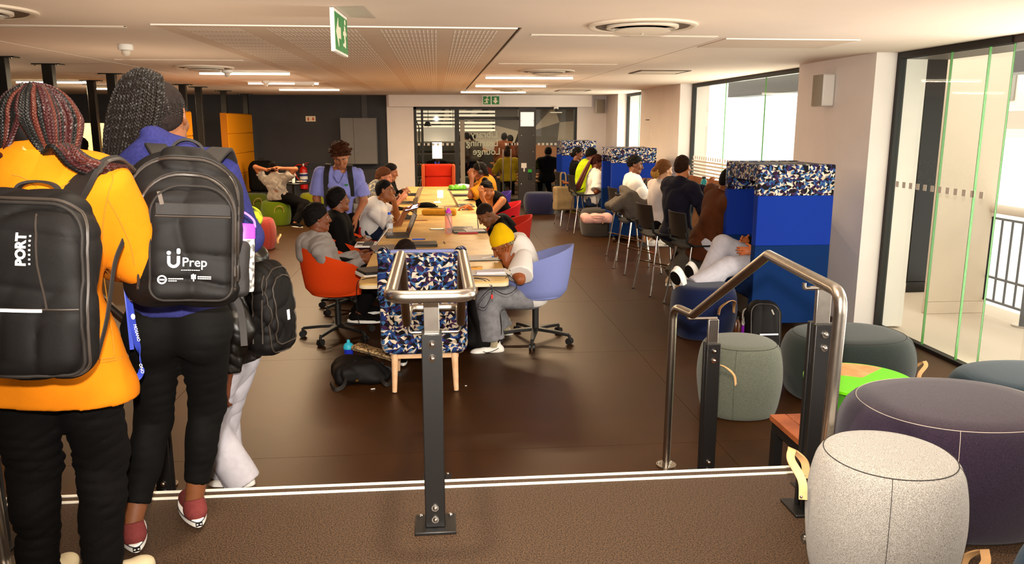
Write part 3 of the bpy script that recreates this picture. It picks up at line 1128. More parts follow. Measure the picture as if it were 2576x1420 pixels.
# ================================================================ rails, furniture
M_pat = pattern_mat('triangle_print_fabric')
M_wood = mat('pale_ash_wood', 'dcb46c', rough=.42, col2='cda056', scale=7, detail=4)
M_woode = mat('pale_edge', 'd9c3a0', rough=.5)
M_legw = mat('ash_leg', 'dcb58f', rough=.5, col2='cfa278', scale=14)
M_leather = mat('tan_leather', 'd9a871', rough=.6, var=.06, scale=30)
M_blue = mat('booth_blue', '14308a', rough=.95, spec=.1, var=.05, scale=90)
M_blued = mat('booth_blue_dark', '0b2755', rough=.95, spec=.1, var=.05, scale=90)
M_bplast = mat('black_plastic', '15120f', rough=.5, spec=.5)


def rail_posts(x, y0, y1, parent, tilt=0.):
    """two sandwich posts carrying stainless blades"""
    for y, z in ((y0, ZUP), (y1, 0.)):
        top = z + .735
        obj('post', MB().span(x - .036, x + .036, y - .035, y - .012, z + .012, top).span(x - .036, x + .036, y + .012, y + .035, z + .012, top), M_black, parent, world=True, bevel=.003)
        pb = obj('base_plate', MB().span(x - .075, x + .075, y - .07, y + .07, z, z + .012), M_black, parent, world=True, bevel=.003)
        for sx in (-.055, .055):
            obj('bolt', MB().sphere((x + sx, y + .055, z + .012), .009, 8), M_chrome, pb, world=True)
        obj('blade', MB().span(x - .027, x + .027, y - .011, y + .011, top - .16, top + .13), M_steel, parent, world=True, bevel=.002)
        for zz in (top - .035, top - .085, z + .09, z + .045):
            obj('bolt', MB().cyl((x, y - .035, zz), (x, y - .041, zz), .013, n=14).sphere((x, y - .042, zz), .0085, 10), M_chrome, parent, world=True)


# centre rail: one closed loop over the stair
cr = thing('stair_handrail', 'stainless looped handrail on black posts at the centre of the stair', 'handrail', (-.03, 2.70, ZUP))
xc, hwid = -.03, .13
ya, yb, yc, yd = 2.50, 3.34, 3.74, 4.06
zu, zl = 1.305, .905
loop = []
A, B = xc - hwid, xc + hwid
pts = [(xc, ya, zu), (A, ya, zu), (A, yb, zu), (A, yc, zl), (A, yd, zl), (B, yd, zl), (B, yc, zl), (B, yb, zu), (B, ya, zu), (xc, ya, zu)]
fp = [np.array(p) for p in pts]
path = [fp[0]]
for i in range(1, len(fp) - 1):
    r = .055 if i in (1, 4, 5, 8) else .015
    path += list(fillet([fp[i - 1], fp[i], fp[i + 1]], r, 6)[1:-1])
obj('rail_tube', MB().tube(np.array(path), .0212, 18, closed=True), M_steel, cr, world=True)
rail_posts(xc, 2.70, 3.92, cr)
for y, zt, zb in ((2.70, zu, ZUP + .862), (3.92, zl, .81)):
    for x in (A, B):
        obj('bracket', MB().tube(fillet([(x, y, zt - .02), (x, y, zb), (xc, y, zb)], .02, 5), .0075, 10), M_steel, cr, world=True)


def side_rail(name, lab, pn, pk, pl, pe, xpn, xpf):
    """wall side rail ending in two tubes that drop to the floor"""
    t = thing('stair_handrail', lab, 'handrail', (xpn, 2.84, ZUP))
    P = [(pn[0], pn[1] + .06, ZUP), (pn[0], pn[1] + .03, zu), (pk[0], pk[1], zu), (pl[0], pl[1], zl), (pe[0], pe[1], zl), (pe[0], pe[1] + .02, 0)]
    fp = [np.array(p) for p in P]
    path = [fp[0]]
    for i in range(1, 5):
        path += list(fillet([fp[i - 1], fp[i], fp[i + 1]], .07 if i in (1, 4) else .012, 7)[1:-1])
    path.append(fp[-1])
    obj('rail_tube', MB().tube(np.array(path), .0212, 18), M_steel, t, world=True)
    for q in (P[0], P[-1]):
        fl = obj('flange', MB().cyl(q, (q[0], q[1], q[2] + .008), .055, n=24), M_steel, t, world=True)
        for a in (0.6, 2.7, 4.8):
            obj('bolt', MB().sphere((q[0] + .04 * cos(a), q[1] + .04 * sin(a), q[2] + .009), .008, 8), M_chrome, fl, world=True)
    for x, y, z, xr, zt in ((xpn, 2.70, ZUP, pn[0], zu), (xpf, 3.86, 0, pl[0], zl)):
        top = z + .735
        obj('post', MB().span(x - .036, x + .036, y - .035, y - .012, z + .012, top).span(x - .036, x + .036, y + .012, y + .035, z + .012, top), M_black, t, world=True, bevel=.003)
        obj('base_plate', MB().span(x - .075, x + .075, y - .07, y + .07, z, z + .012), M_black, t, world=True, bevel=.003)
        obj('blade', MB().span(x - .027, x + .027, y - .011, y + .011, top - .16, top + .125), M_steel, t, world=True, bevel=.002)
        for zz in (top - .035, top - .085, z + .09, z + .045):
            obj('bolt', MB().cyl((x, y - .035, zz), (x, y - .041, zz), .013, n=14).sphere((x, y - .042, zz), .0085, 10), M_chrome, t, world=True)
        obj('bracket', MB().tube(fillet([(xr, y, zt - .02), (xr, y, top + .13), (x + .02, y, top + .13)], .018, 5), .0075, 10), M_steel, t, world=True)
    return t


side_rail('r', 'stainless handrail on black posts at the right edge of the stair', (1.31, 2.40), (1.385, 3.20), (1.265, 3.78), (1.225, 3.98), 1.385, 1.40)
side_rail('l', 'stainless handrail behind the two women at the left edge of the stair', (-1.46, 2.5), (-1.46, 3.2), (-1.44, 3.78), (-1.43, 3.98), -1.56, -1.385)


# ---- felt stools (poufs)
def pouf(lab, px, py, z, r, h, A, B, sx=1., sy=1., handle=0., sq=2.3, seam='c', hz=None, at=None, group='felt covered poufs', h2=None, rz=0., top=None):
    """barrel stool whose front foot stands at the photo point (px,py)"""
    if at is None:
        p = atz(px, py, z)
        n = nrm(np.array([p[0], p[1], 0]))
        loc = p + n * r * sy
    else:
        loc = np.array([at[0], at[1], z])
    t = thing('pouf', lab, 'pouf', loc, rz, group)
    m = felt('felt_' + A, A, B)
    prof = [(r * .80, 0), (r * .87, .012), (r * .93, h * .15), (r * .985, h * .38), (r * 1.0, h * .55), (r * .975, h * .74), (r * .925, h * .88), (r * .87, h * .95), (r * .82, h * .98)]
    prof = [(p[0], p[1]) for p in spline([(a, b, 0) for a, b in prof], 3)]
    obj('body', MB().lathe(prof, n=48, sx=sx, sy=sy, sq=sq), m, t)
    cap = [(r * .82, h * .978), (r * .78, h * .995), (r * .6, h * 1.008), (r * .3, h * 1.014), (.001, h * 1.016)]
    obj('top', MB().lathe(cap, n=48, sx=sx, sy=sy, sq=sq), felt('felt_' + top, top, B) if top else m, t)
    th = np.linspace(0, 2 * pi, 73)[:-1]

    def rim(rr, zz, a):
        k = (abs(cos(a)) ** sq + abs(sin(a)) ** sq) ** (-1 / sq)
        return (rr * sx * cos(a) * k, rr * sy * sin(a) * k, zz)
    ms = mat('seam_dark', '2a2522', rough=.9) if seam == 'd' else mat('seam_pale', 'b9aba0', rough=.9)
    if seam in 'dc':
        obj('top_seam', MB().tube([rim(r * .822, h * .981, a) for a in th], 0.0013 if seam == 'c' else .0016, 6, closed=True), ms, t)
        for a0 in (-2.05, -.6, 1.3):
            obj('side_seam', MB().tube([rim(q[0] + .001, q[1], a0) for q in prof], .0009, 6), ms, t)
    for a0 in ([handle] if np.isscalar(handle) else handle):
        zz = h * .52 if hz is None else (hz if np.isscalar(hz) else hz[list(handle).index(a0)])
        c, s = cos(a0), sin(a0)
        ex, ey = np.array([c, s, 0]), np.array([-s, c, 0])
        k = (abs(c) ** sq + abs(s) ** sq) ** (-1 / sq)
        base = np.array([r * sx * c * k, r * sy * s * k, 0])
        hp = [base + ey * -.085 + ZU * (zz - .07) + ex * .004, base + ey * -.075 + ZU * (zz - .01) + ex * .012, base + ey * -.045 + ZU * (zz + .04) + ex * .05, base + ZU * (zz + .055) + ex * .052,
              base + ey * .045 + ZU * (zz + .04) + ex * .05, base + ey * .075 + ZU * (zz - .01) + ex * .012, base + ey * .085 + ZU * (zz - .07) + ex * .004]
        q = spline(hp, 6)
        hd = obj('handle', MB().ribbon(q, np.array([ex * .8 + ZU * .25] * len(q)), .026, .005), M_leather, t)
        for e in (hp[0], hp[-1]):
            obj('rivet', MB().sphere(e + ex * .006 + ZU * .008, .006, 8), M_chrome, hd)
    return t


pouf('light grey flecked felt pouf nearest the camera at lower right', 0, 0, ZUP, .232, .44, 'b9b5ae', '67615b', handle=(-.55, 2.65), at=(1.395, 2.22), seam='d', sq=2.1, hz=(.11, .34))
pouf('large dark purple felt pouf with white stitching behind the light grey one', 0, 0, ZUP, .42, .425, '36283a', '17121c', handle=(-.95,), at=(1.93, 2.68), sq=2.2, hz=.2, sy=.86, sx=1.02, top='453642')
pouf('deep blue felt pouf cut by the lower right picture corner', 0, 0, ZUP, .24, .42, '12405f', '0a2236', handle=(2.2,), at=(1.64, 1.58), seam='n', hz=.18)
pouf('large dark teal felt pouf behind the purple one by the glass', 0, 0, 0, .46, .42, '12303d', '0a1a22', handle=(), at=(3.42, 4.12), sy=.8, seam='n')
pouf('wide dark green felt pouf in front of the near blue booth', 0, 0, 0, .40, .44, '2a332f', '151a18', handle=(-.35,), at=(2.80, 5.06), sx=1.12, sy=.9, seam='d', hz=.2)
pouf('grey green felt pouf just beyond the right stair rail', 1852, 1066, 0, .265, .47, '6c6f62', '3e4239', handle=(-2.3,), seam='d', hz=.33)
pouf('navy felt pouf under the outstretched legs at the near booth', 1765, 862, 0, .285, .46, '15204a', '0c142c', handle=(-1.2,), seam='n', hz=.32)
pouf('dark grey felt pouf with a pink bag on it by the second booth', 1500, 598, 0, .28, .45, '4d4742', '2a2624', handle=(-1.15,), seam='n', hz=.3)
pouf('navy felt pouf standing alone before the glazed door', 1357, 542, 0, .33, .44, '29284a', '15152a', handle=(-.6,), seam='n', hz=.3, sq=3)
pouf('coral red felt pouf at the left behind the leather jacket', 648, 634, 0, .285, .46, 'b2443a', '7d2b24', handle=(.3,), seam='d', hz=.15)
pouf('lime green felt pouf with a leather handle in front of the seated man', 697, 570, 0, .27, .45, '6f8412', '48580a', handle=(-1.2,), seam='n', hz=.32)
pouf('wide olive green felt pouf under the black bag', 628, 548, 0, .40, .46, '525d10', '333b08', handle=(-1.0,), seam='n', hz=.33, sq=3, sy=.8)
pouf('lime yellow felt pouf half hidden behind the man in the blue shirt', 790, 545, 0, .27, .45, '8a8a12', '5b5c0a', handle=(), seam='n')

# ---- long study table: three tables end to end
TX0, TX1 = -.57, .50
for i, (a, b) in enumerate(((5.56, 8.45), (8.455, 11.35), (11.355, 14.3))):
    t = thing('study_table', ('long pale wood study table nearest the camera', 'middle pale wood study table of the row', 'far pale wood study table before the red armchair')[i], 'table', ((TX0 + TX1) / 2 + .02 * i, (a + b) / 2, 0), 0, 'study tables in a row')
    w, l = TX1 - TX0, b - a
    obj('tabletop', MB().prism(rounded(w, l, .06), .012, (0, 0, .728)), M_wood, t)
    obj('edge_band', MB().prism(rounded(w, l, .06), .028, (0, 0, .70)), M_woode, t, bevel=.003)
    for sx in (-1, 1):
        for sy in (-1, 1):
            obj('leg', MB().tube([(sx * .40, sy * (l / 2 - .92), 0), (sx * .28, sy * (l / 2 - .80), .70)], [.024, .045], 10), M_legw, t)
    obj('beam', MB().span(-.38, .38, -l / 2 + .77, -l / 2 + .83, .62, .70).span(-.38, .38, l / 2 - .83, l / 2 - .77, .62, .70).span(-.03, .03, -l / 2 + .3, l / 2 - .3, .63, .70), M_legw, t)
    obj('cable_tray', MB().span(-.12, .12, -l / 2 + .5, l / 2 - .5, .56, .62), M_white, t)

# ---- high backed chair in printed fabric (centre)
hc = thing('high_back_chair', 'high backed armchair in triangle print fabric at the near table end', 'chair', (-.11, 5.62, 0), radians(0))
S = Sdf(.009)
hw = .29
S.box((0, -.26, .63), (hw, .05, .365), .06, R=rotx(radians(5)), k=.02)
for sx in (-1, 1):
    S.box((sx * (hw - .03), -.06, .60), (.035, .25, .26), .03, k=.03)
    S.cap((sx * (hw - .03), -.28, .70), (sx * (hw - .03), -.24, .985), .045, .042, k=.03)
    S.cap((sx * (hw - .03), -.24, .97), (sx * (hw - .03), .10, .72), .035, .032, k=.04)
S.box((0, -.02, .34), (hw, .28, .055), .05, k=.03)
V, F = S.mesh()
obj('shell', (V, F), M_pat, hc)
obj('inner_back', MB().prism(rounded(.46, .60, .05), .03, (0, -.205, .64), (1, 0, 0), (0, 0, 1)), mat('lilac_fabric', '8a8fc0', rough=.95, spec=.1), hc, bevel=.006)
obj('inner_back_rim', MB().box((0, -.235, .995), (.44, .05, .022)), MATS['lilac_fabric'], hc, bevel=.008)
obj('seat_cushion', MB().prism(rounded(.48, .46, .08), .07, (0, .02, .39)), MATS['lilac_fabric'], hc, bevel=.02)
obj('frame', MB().box((0, -.24, .265), (.44, .03, .05)).box((0, .2, .265), (.44, .03, .05)).box((-.22, -.02, .265), (.03, .46, .05)).box((.22, -.02, .265), (.03, .46, .05)), M_legw, hc, bevel=.004)
for sx in (-1, 1):
    for yy, sp in ((-.24, -.03), (.2, .03)):
        lg = obj('leg', MB().tube([(sx * .215, yy + sp, .006), (sx * .205, yy, .33)], [.017, .027], 14), M_legw, hc)
        obj('glide', MB().cyl((sx * .215, yy + sp, 0), (sx * .215, yy + sp, .008), .014), M_black, lg)


# ---- swivel tub chairs
def tub_chair(lab, loc, rz, colr, edge=None):
    t = thing('swivel_chair', lab, 'chair', loc, rz, 'swivel tub chairs at the study table')
    m = mat('tub_' + colr, colr, rough=.92, spec=.12, var=.05, scale=200)
    na, nz = 33, 9
    outer, inner = [], []
    for i in range(na):
        a = radians(-138 + 276 * i / (na - 1))
        f = abs(i / (na - 1) * 2 - 1)              # 0 back, 1 front tip
        top = .855 - .22 * (f ** 1.6 * .8 + .2 * f) - (.06 * max(0, f - .85) / .15)
        ro, ri = [], []
        for j in range(nz):
            q = j / (nz - 1)
            z = .40 + (top - .40) * q
            r = .235 + .075 * q ** .7 + .02 * (1 - f)
            if q < .12:
                r -= .03 * (1 - q / .12)
            ro.append((-cos(a) * r * .98, sin(a) * r * 1.02, z))
            r2 = r - .032 + .012 * (q > .93)
            ri.append((-cos(a) * r2 * .98, sin(a) * r2 * 1.02, z + (.0 if q < .99 else -.004)))
        outer.append(ro)
        inner.append(ri)
    o, n_ = np.array(outer), np.array(inner)
    mb = MB().grid(o[:, ::-1]).grid(n_)
    mb.grid(np.stack([o[:, -1], n_[:, -1]], 1)[:, ::-1]).grid(np.stack([o[0], n_[0]], 1)[::-1, ::-1]).grid(np.stack([o[-1], n_[-1]], 1)[:, ::-1])
    mb.grid(np.stack([o[:, 0], n_[:, 0]], 1))
    obj('shell', mb, m, t, ang=70)
    obj('seat', MB().lathe([(.001, .40), (.2, .395), (.235, .41), (.245, .44), (.235, .475), (.2, .487), (.001, .492)], (0.02, 0, 0), 32, sx=1.02, sq=2.4), m, t)
    obj('mechanism', MB().box((.02, 0, .375), (.2, .14, .04)).cyl((.0, 0, .38), (.12, -.2, .37), .008).cyl((.12, -.2, .37), (.13, -.26, .37), .016), M_bplast, t)
    obj('column', MB().cyl((0, 0, .09), (0, 0, .30), .028).cyl((0, 0, .28), (0, 0, .38), .018), M_bplast, t)
    for k in range(5):
        a = k * 2 * pi / 5 + .35
        ex, ey = np.array([cos(a), sin(a), 0]), np.array([-sin(a), cos(a), 0])
        arm = obj('base_arm', MB().ribbon([ex * .02 + ZU * .105, ex * .16 + ZU * .098, ex * .31 + ZU * .082], ey, [.055, .045, .028], .026), M_bplast, t, bevel=.004)
        c = ex * .315
        obj('caster', MB().cyl(c + ey * .024 + ZU * .03, c + ey * .008 + ZU * .03, .030, n=18).cyl(c - ey * .024 + ZU * .03, c - ey * .008 + ZU * .03, .030, n=18).cyl(c + ZU * .03, c + ZU * .085, .012), M_bplast, arm)
    return t


tub_chair('orange swivel chair under the man in the grey hoodie', (-.89, 6.90, 0), radians(12), 'd8420f')
tub_chair('orange swivel chair under the man in the black hoodie', (-.90, 7.95, 0), radians(-5), 'd2400f')
tub_chair('dark red swivel chair under the man in the white tee', (-.92, 9.2, 0), radians(0), '9a1616')
tub_chair('grey swivel chair under the brown haired student', (-.95, 10.6, 0), radians(5), '6a6a6a')
tub_chair('grey swivel chair under the dark haired student at the far left', (-.9, 11.9, 0), radians(0), '5e5c60')
tub_chair('lilac blue swivel chair under the man in the yellow beanie', (.82, 6.62, 0), radians(180 - 14), '7d86bd')
tub_chair('red swivel chair behind the man in the black tee', (.72, 8.75, 0), radians(184), 'b5281a')
tub_chair('bright red swivel chair behind the young woman in the tank top', (.76, 10.35, 0), radians(184), 'c41c24')
tub_chair('violet swivel chair under the woman with headphones', (.78, 11.95, 0), radians(188), '3d2a80')

# ---- red high backed armchair at the far end
ra = thing('armchair', 'orange red high backed armchair at the far table end', 'armchair', (.02, 15.3, 0))
M_rar = mat('armchair_red', 'c8301a', rough=.9, spec=.12, var=.04, scale=120)
M_rarw = mat('armchair_wing', 'b8502c', rough=.9, spec=.12)
obj('lower_back', MB().box((0, -.02, .72), (.52, .1, .26)), M_rar, ra, bevel=.03)
obj('upper_back', MB().box((0, -.02, .97), (.52, .1, .24)), M_rar, ra, bevel=.03)
for sx in (-1, 1):
    obj('wing', MB().box((sx * .285, -.12, .78), (.06, .34, .62)), M_rarw, ra, bevel=.025)
    for y in (-.22, .1):
        obj('leg', MB().cyl((sx * .25, y, 0), (sx * .25, y, .34), .014), M_black, ra)
obj('seat', MB().box((0, -.16, .42), (.52, .42, .16)), M_rar, ra, bevel=.03)


# ---- blue booths with printed canopies
def booth(lab, x0, x1, y0, y1, ztop, band, casters=True):
    t = thing('booth', lab, 'booth', ((x0 + x1) / 2, (y0 + y1) / 2, 0), 0, 'blue high sided booths')
    zs, zl = ztop - band, .80
    th = .09
    z0 = .10
    for nm, a, b in (('near_panel', y0, y0 + th), ('far_panel', y1 - th, y1)):
        p = obj(nm, MB().span(x0, x1, a, b, zl, zs), M_blue, t, world=True, bevel=.006)
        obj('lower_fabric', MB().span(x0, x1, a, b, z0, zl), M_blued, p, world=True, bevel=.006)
        obj('printed_band', MB().span(x0, x1, a, b, zs, ztop), M_pat, p, world=True, bevel=.008)
    bp = obj('back_panel', MB().span(x1 - th, x1, y0 + th, y1 - th, zl, zs), M_blue, t, world=True)
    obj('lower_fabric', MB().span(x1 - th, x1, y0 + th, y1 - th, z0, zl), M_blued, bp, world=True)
    obj('canopy_band', MB().span(x0, x0 + .09, y0 + th, y1 - th, ztop - band * .55, ztop - .004), M_pat, t, world=True, bevel=.006)
    obj('canopy', MB().span(x0 + .09, x1, y0 + th, y1 - th, ztop - .07, ztop - .006), M_pat, t, world=True)
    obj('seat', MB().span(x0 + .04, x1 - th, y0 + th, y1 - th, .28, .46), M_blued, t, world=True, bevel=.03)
    obj('plinth', MB().span(x0 + .08, x1 - .05, y0 + .05, y1 - .05, z0, .28), M_black, t, world=True)
    if casters:
        for x in (x0 + .06, x1 - .08):
            for y in (y0 + .05, y1 - .05):
                obj('caster', MB().cyl((x - .02, y, .045), (x + .02, y, .045), .045, n=18).span(x - .008, x + .008, y - .02, y + .02, .05, .11), M_chrome, t, world=True)
    return t


booth('near blue booth with printed band by the first pier', 2.74, 3.42, 6.62, 7.42, 1.50, .265)
booth('middle blue booth with printed band in front of the second pier', 2.70, 3.40, 12.25, 13.05, 1.47, .23)
booth('farthest blue booth with printed band near the glazed wall', 2.58, 3.28, 16.45, 17.3, 1.49, .30)

# ---- tall window bars
M_bar = mat('bar_wood', '8a5426', rough=.45, col2='6f4019', scale=6)
for (x0, x1, y0, y1, lab) in ((2.98, 3.72, 7.6, 12.1, 'tall brown wood bar table between the near and middle booths'), (2.95, 3.72, 13.2, 16.3, 'tall brown wood bar table between the middle and far booths')):
    t = thing('bar_table', lab, 'table', ((x0 + x1) / 2, (y0 + y1) / 2, 0), 0, 'tall window bar tables')
    obj('tabletop', MB().span(x0, x1, y0, y1, .98, 1.02), M_bar, t, world=True, bevel=.004)
    obj('upstand', MB().span(x1 - .03, x1, y0, y1, 1.02, 1.10), M_bar, t, world=True)
    for y in (y0 + .3, (y0 + y1) / 2, y1 - .3):
        obj('side_panel', MB().span(x0 + .12, x1 - .08, y - .02, y + .02, .06, .98), M_bar, t, world=True)
        obj('foot', MB().span(x0 + .05, x1 - .05, y - .035, y + .035, 0, .06), M_black, t, world=True)
    obj('foot_bar', MB().cyl((x0 + .16, y0 + .2, .22), (x0 + .16, y1 - .2, .22), .016), M_black, t, world=True)


# ---- bar stools
def stool(lab, x, y, rz, armpad=False):
    t = thing('bar_stool', lab, 'stool', (x, y, 0), rz, 'black bar stools with chrome legs')
    W, D = .21, .20
    u = np.linspace(-1, 1, 9)
    seat = [[(a * W * (1 - .08 * b * b), b * D, .665 + .02 * a * a - .012 * (1 - b * b) + (.02 if b > .9 else 0) - (.02 if b < -.9 else 0)) for b in u] for a in u]
    g = np.array(seat)
    lo = g - [0, 0, .018]
    mb = MB().grid(g.transpose(1, 0, 2)[:, :][:, ::1]).grid(lo)
    for e in ((g[0], lo[0]), (g[-1], lo[-1]), (g[:, 0], lo[:, 0]), (g[:, -1], lo[:, -1])):
        mb.grid(np.stack(e, 1))
    obj('seat', mb, M_bplast, t)
    v = np.linspace(0, 1, 8)
    bk = np.array([[(a * (.21 - .02 * q), -D - .02 - .06 * q + .045 * a * a * (.4 + .6 * q), .74 + .25 * q) for q in v] for a in u])
    b2 = bk - [0, .016, 0]
    mb = MB().grid(bk).grid(b2[::-1])
    for e in ((bk[0], b2[0]), (bk[-1], b2[-1]), (bk[:, 0], b2[:, 0]), (bk[:, -1], b2[:, -1])):
        mb.grid(np.stack(e, 1))
    obj('backrest', mb, M_bplast, t)
    for sx in (-1, 1):
        obj('back_support', MB().tube([(sx * .19, -.14, .66), (sx * .205, -.215, .70), (sx * .2, -.235, .80)], .013, 8), M_bplast, t)
        for sy in (-1, 1):
            lg = obj('leg', MB().tube([(sx * .23, sy * .24, .006), (sx * .17, sy * .15, .655)], .0105, 10), M_chrome, t)
            obj('glide', MB().cyl((sx * .23, sy * .24, 0), (sx * .23, sy * .24, .012), .014), M_black, lg)
    z = .24
    k = .23 - (.06) * z / .655
    kk = .24 - .09 * z / .655
    obj('footrest', MB().tube([(-k, kk, z), (k, kk, z)], .009, 8).tube([(-k, -kk, z + .1), (-k, kk, z)], .008, 8).tube([(k, -kk, z + .1), (k, kk, z)], .008, 8), M_chrome, t)
    if armpad:
        for sx in (-1, 1):
            obj('armrest', MB().tube([(sx * .22, -.2, .80), (sx * .24, -.06, .79)], .02, 10), mat('armrest_wood', '8a4a22', rough=.4), t)
    return t


stool('black bar stool under the person in the brown sweater, nearest the stair', 2.60, 7.72, radians(-82))
stool('black bar stool under the man in the navy sweater', 2.47, 8.52, radians(-80))
stool('bar stool with a grey coat hung over its back', 2.50, 9.75, radians(-85), True)
stool('bar stool under the man in the white tee by the middle booth', 2.62, 10.75, radians(-85))
stool('bar stool under the person with long red braids', 2.50, 13.45, radians(-85))
stool('bar stool with a canvas tote bag under the person in lime', 2.42, 14.45, radians(-85), True)

# ---- low wooden bench and green table on the right
bn = thing('slatted_bench', 'reddish slatted wooden bench with black legs behind the right stair rail', 'bench', (1.98, 3.36, 0))
M_slat = mat('red_brown_wood', '96502a', rough=.5, col2='7c3d1c', scale=9)
x0, x1, y0, y1, zz = 1.60, 2.5, 3.16, 3.56, .45
obj('slat', MB().span(x0, x0 + .08, y0, y1, zz - .03, zz), M_slat, bn, world=True, bevel=.003)
for k in range(5):
    a = y0 + k * .081
    obj('slat', MB().span(x0 + .084, x1, a, a + .075, zz - .03, zz), M_slat, bn, world=True, bevel=.003)
obj('frame', MB().span(x0 + .01, x1, y0 + .01, y0 + .05, zz - .08, zz - .03).span(x0 + .01, x1, y1 - .05, y1 - .01, zz - .08, zz - .03).span(x0 + .01, x0 + .05, y0 + .05, y1 - .05, zz - .08, zz - .03), M_black, bn, world=True)
for x in (x0 + .03, x1 - .05):
    for y in (y0 + .03, y1 - .03):
        obj('leg', MB().span(x - .022, x + .022, y - .022, y + .022, 0, zz - .08), M_black, bn, world=True)
p = atz(2160, 952, .52)
gt = thing('side_table', 'round lime green side table with a wood inlay in its top', 'table', (p[0], p[1], 0))
M_lime = mat('lime_lacquer', '63c406', rough=.4, spec=.4)
obj('tabletop', MB().lathe([(.001, .50), (.27, .50), (.278, .504), (.278, .518), (.274, .522), (.001, .522)], n=56), M_lime, gt)
th = np.linspace(radians(35), radians(150), 14)
obj('wood_inlay', MB().prism([(.02, .0)] + [(.262 * cos(a), .262 * sin(a)) for a in th], .0015, (0, 0, .522)), mat('oak_inlay', 'c99a63', rough=.5, col2='b8864e', scale=18), gt)
for a in (radians(210), radians(-30), radians(90)):
    e = np.array([cos(a), sin(a), 0])
    obj('leg_panel', MB().box(e * .12 + ZU * .25, (.24, .02, .50), rotz(a)), mat('lime_painted_shade', '4fae08', rough=.45), gt)  # darker copy of the lime paints the shade under the tabletop

# ---- booths on the left: posts, hung orange panels, partition
M_post = mat('dark_post', '15110e', rough=.35, spec=.5)
for i, (y, lab) in enumerate(((7.96, 'leftmost thick black post by the picture edge'), (8.87, 'black post right of the leftmost one behind the braids'), (10.5, 'black post on the near end of the middle orange panel'), (13.3, 'black post on the far end of the middle orange panel'),
                              (14.15, 'free black post between the middle and far orange panels'), (15.75, 'black post on the near end of the far orange panel'), (17.5, 'black post on the far end of the far orange panel'), (12.2, 'thin black post seen behind the braided ponytail'))):
    x = -3.97 if i < 7 else -4.9
    t = thing('steel_post', lab, 'post', (x, y, 0), 0, 'black posts of the booths')
    obj('shaft', MB().span(-.05, .05, -.045, .045, 0, ZC - .01), M_post, t, bevel=.004)
    cp = obj('cap_plate', MB().span(-.14, .14, -.06, .06, ZC - .012, ZC), M_post, t)
    for sx in (-.11, .11):
        obj('bolt', MB().sphere((sx, -.045, ZC - .014), .011, 8), M_chrome, cp)
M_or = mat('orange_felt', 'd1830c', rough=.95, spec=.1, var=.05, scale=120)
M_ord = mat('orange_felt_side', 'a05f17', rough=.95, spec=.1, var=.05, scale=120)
for y0, y1, lab in ((5.0, 7.3, 'orange felt screen cut by the left picture edge'), (10.55, 13.45, 'orange quilted felt screen behind the ponytail'), (15.65, 17.72, 'orange quilted felt screen hung beside the charcoal wall')):
    t = thing('felt_screen', lab, 'screen', (-3.95, (y0 + y1) / 2, .44), 0, 'orange felt screens of the booths')
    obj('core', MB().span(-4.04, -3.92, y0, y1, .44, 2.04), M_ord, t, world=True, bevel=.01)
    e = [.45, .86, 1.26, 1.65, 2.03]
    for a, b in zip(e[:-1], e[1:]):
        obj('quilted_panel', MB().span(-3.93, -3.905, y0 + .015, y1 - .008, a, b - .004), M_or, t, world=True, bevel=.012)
pt = thing('partition', 'cream partition behind the orange screens on the left', 'partition', (-5.4, 13.0, 0))
obj('board', MB().span(-7.4, -4.14, 12.97, 13.03, .12, 1.85), mat('cream_board', 'd9c294', rough=.7), pt, world=True)
obj('hook', MB().tube([(-4.16, 12.94, 1.70), (-4.1, 12.9, 1.70), (-4.1, 12.9, 1.64)], .012, 8), M_black, pt, world=True)
for x in (-7.3, -4.2):
    obj('foot', MB().span(x - .03, x + .03, 12.8, 13.2, 0, .12), M_black, pt, world=True)
wl = thing('dark_upright', 'dark column in front of the charcoal wall at the left', 'column', (-8.0, 17.6, 0))
obj('shaft', MB().span(-8.3, -7.9, 17.4, 17.8, .1, ZC), M_frame, wl, world=True, bevel=.01)
obj('base', MB().span(-8.32, -7.88, 17.38, 17.82, 0, .1), M_frame, wl, world=True)
# low round cafe table by the seated man at the far left
ct = thing('cafe_table', 'small black round cafe table before the charcoal wall', 'table', (-2.75, 15.75, 0))
obj('tabletop', MB().lathe([(.001, .70), (.30, .70), (.31, .715), (.30, .73), (.001, .73)], n=32), M_black, ct)
obj('column', MB().cyl((0, 0, .02), (0, 0, .70), .05), M_black, ct)
obj('base', MB().lathe([(.25, 0), (.25, .015), (.06, .03), (.001, .03)], n=28), M_black, ct)
# ================================================================ people
SKIN = {}


def skin_mat(h):
    return mat('skin_' + h, h, rough=.5, var=.07, scale=18, spec=.4)


M_eye = mat('eye_white', 'b8aa9a', rough=.2)
M_iris = mat('iris', '1c120c', rough=.2)
HAIRM = {}


def hair_mat(h, rough=.55):
    return mat('hair_' + h, h, rough=.75, var=.3, scale=140, bump=.3, spec=.12, bscale=220)


def cloth(h, rough=.85, var=.05, bump=.25, spec=.15):
    return mat('cloth_' + h, h, rough=rough, var=var, scale=14, bump=bump, bscale=420, spec=spec)


def ik(a, t, l1, l2, hint):
    d = t - a
    L = np.linalg.norm(d)
    u = d / (L + 1e-9)
    if L > (l1 + l2) * .995:
        L = (l1 + l2) * .995
        t = a + u * L
    x = (l1 * l1 - l2 * l2 + L * L) / (2 * L)
    h = sqrt(max(l1 * l1 - x * x, 0))
    w = nrm(np.asarray(hint, float))
    w = w - u * (w @ u)
    return a + u * x + nrm(w) * h, t


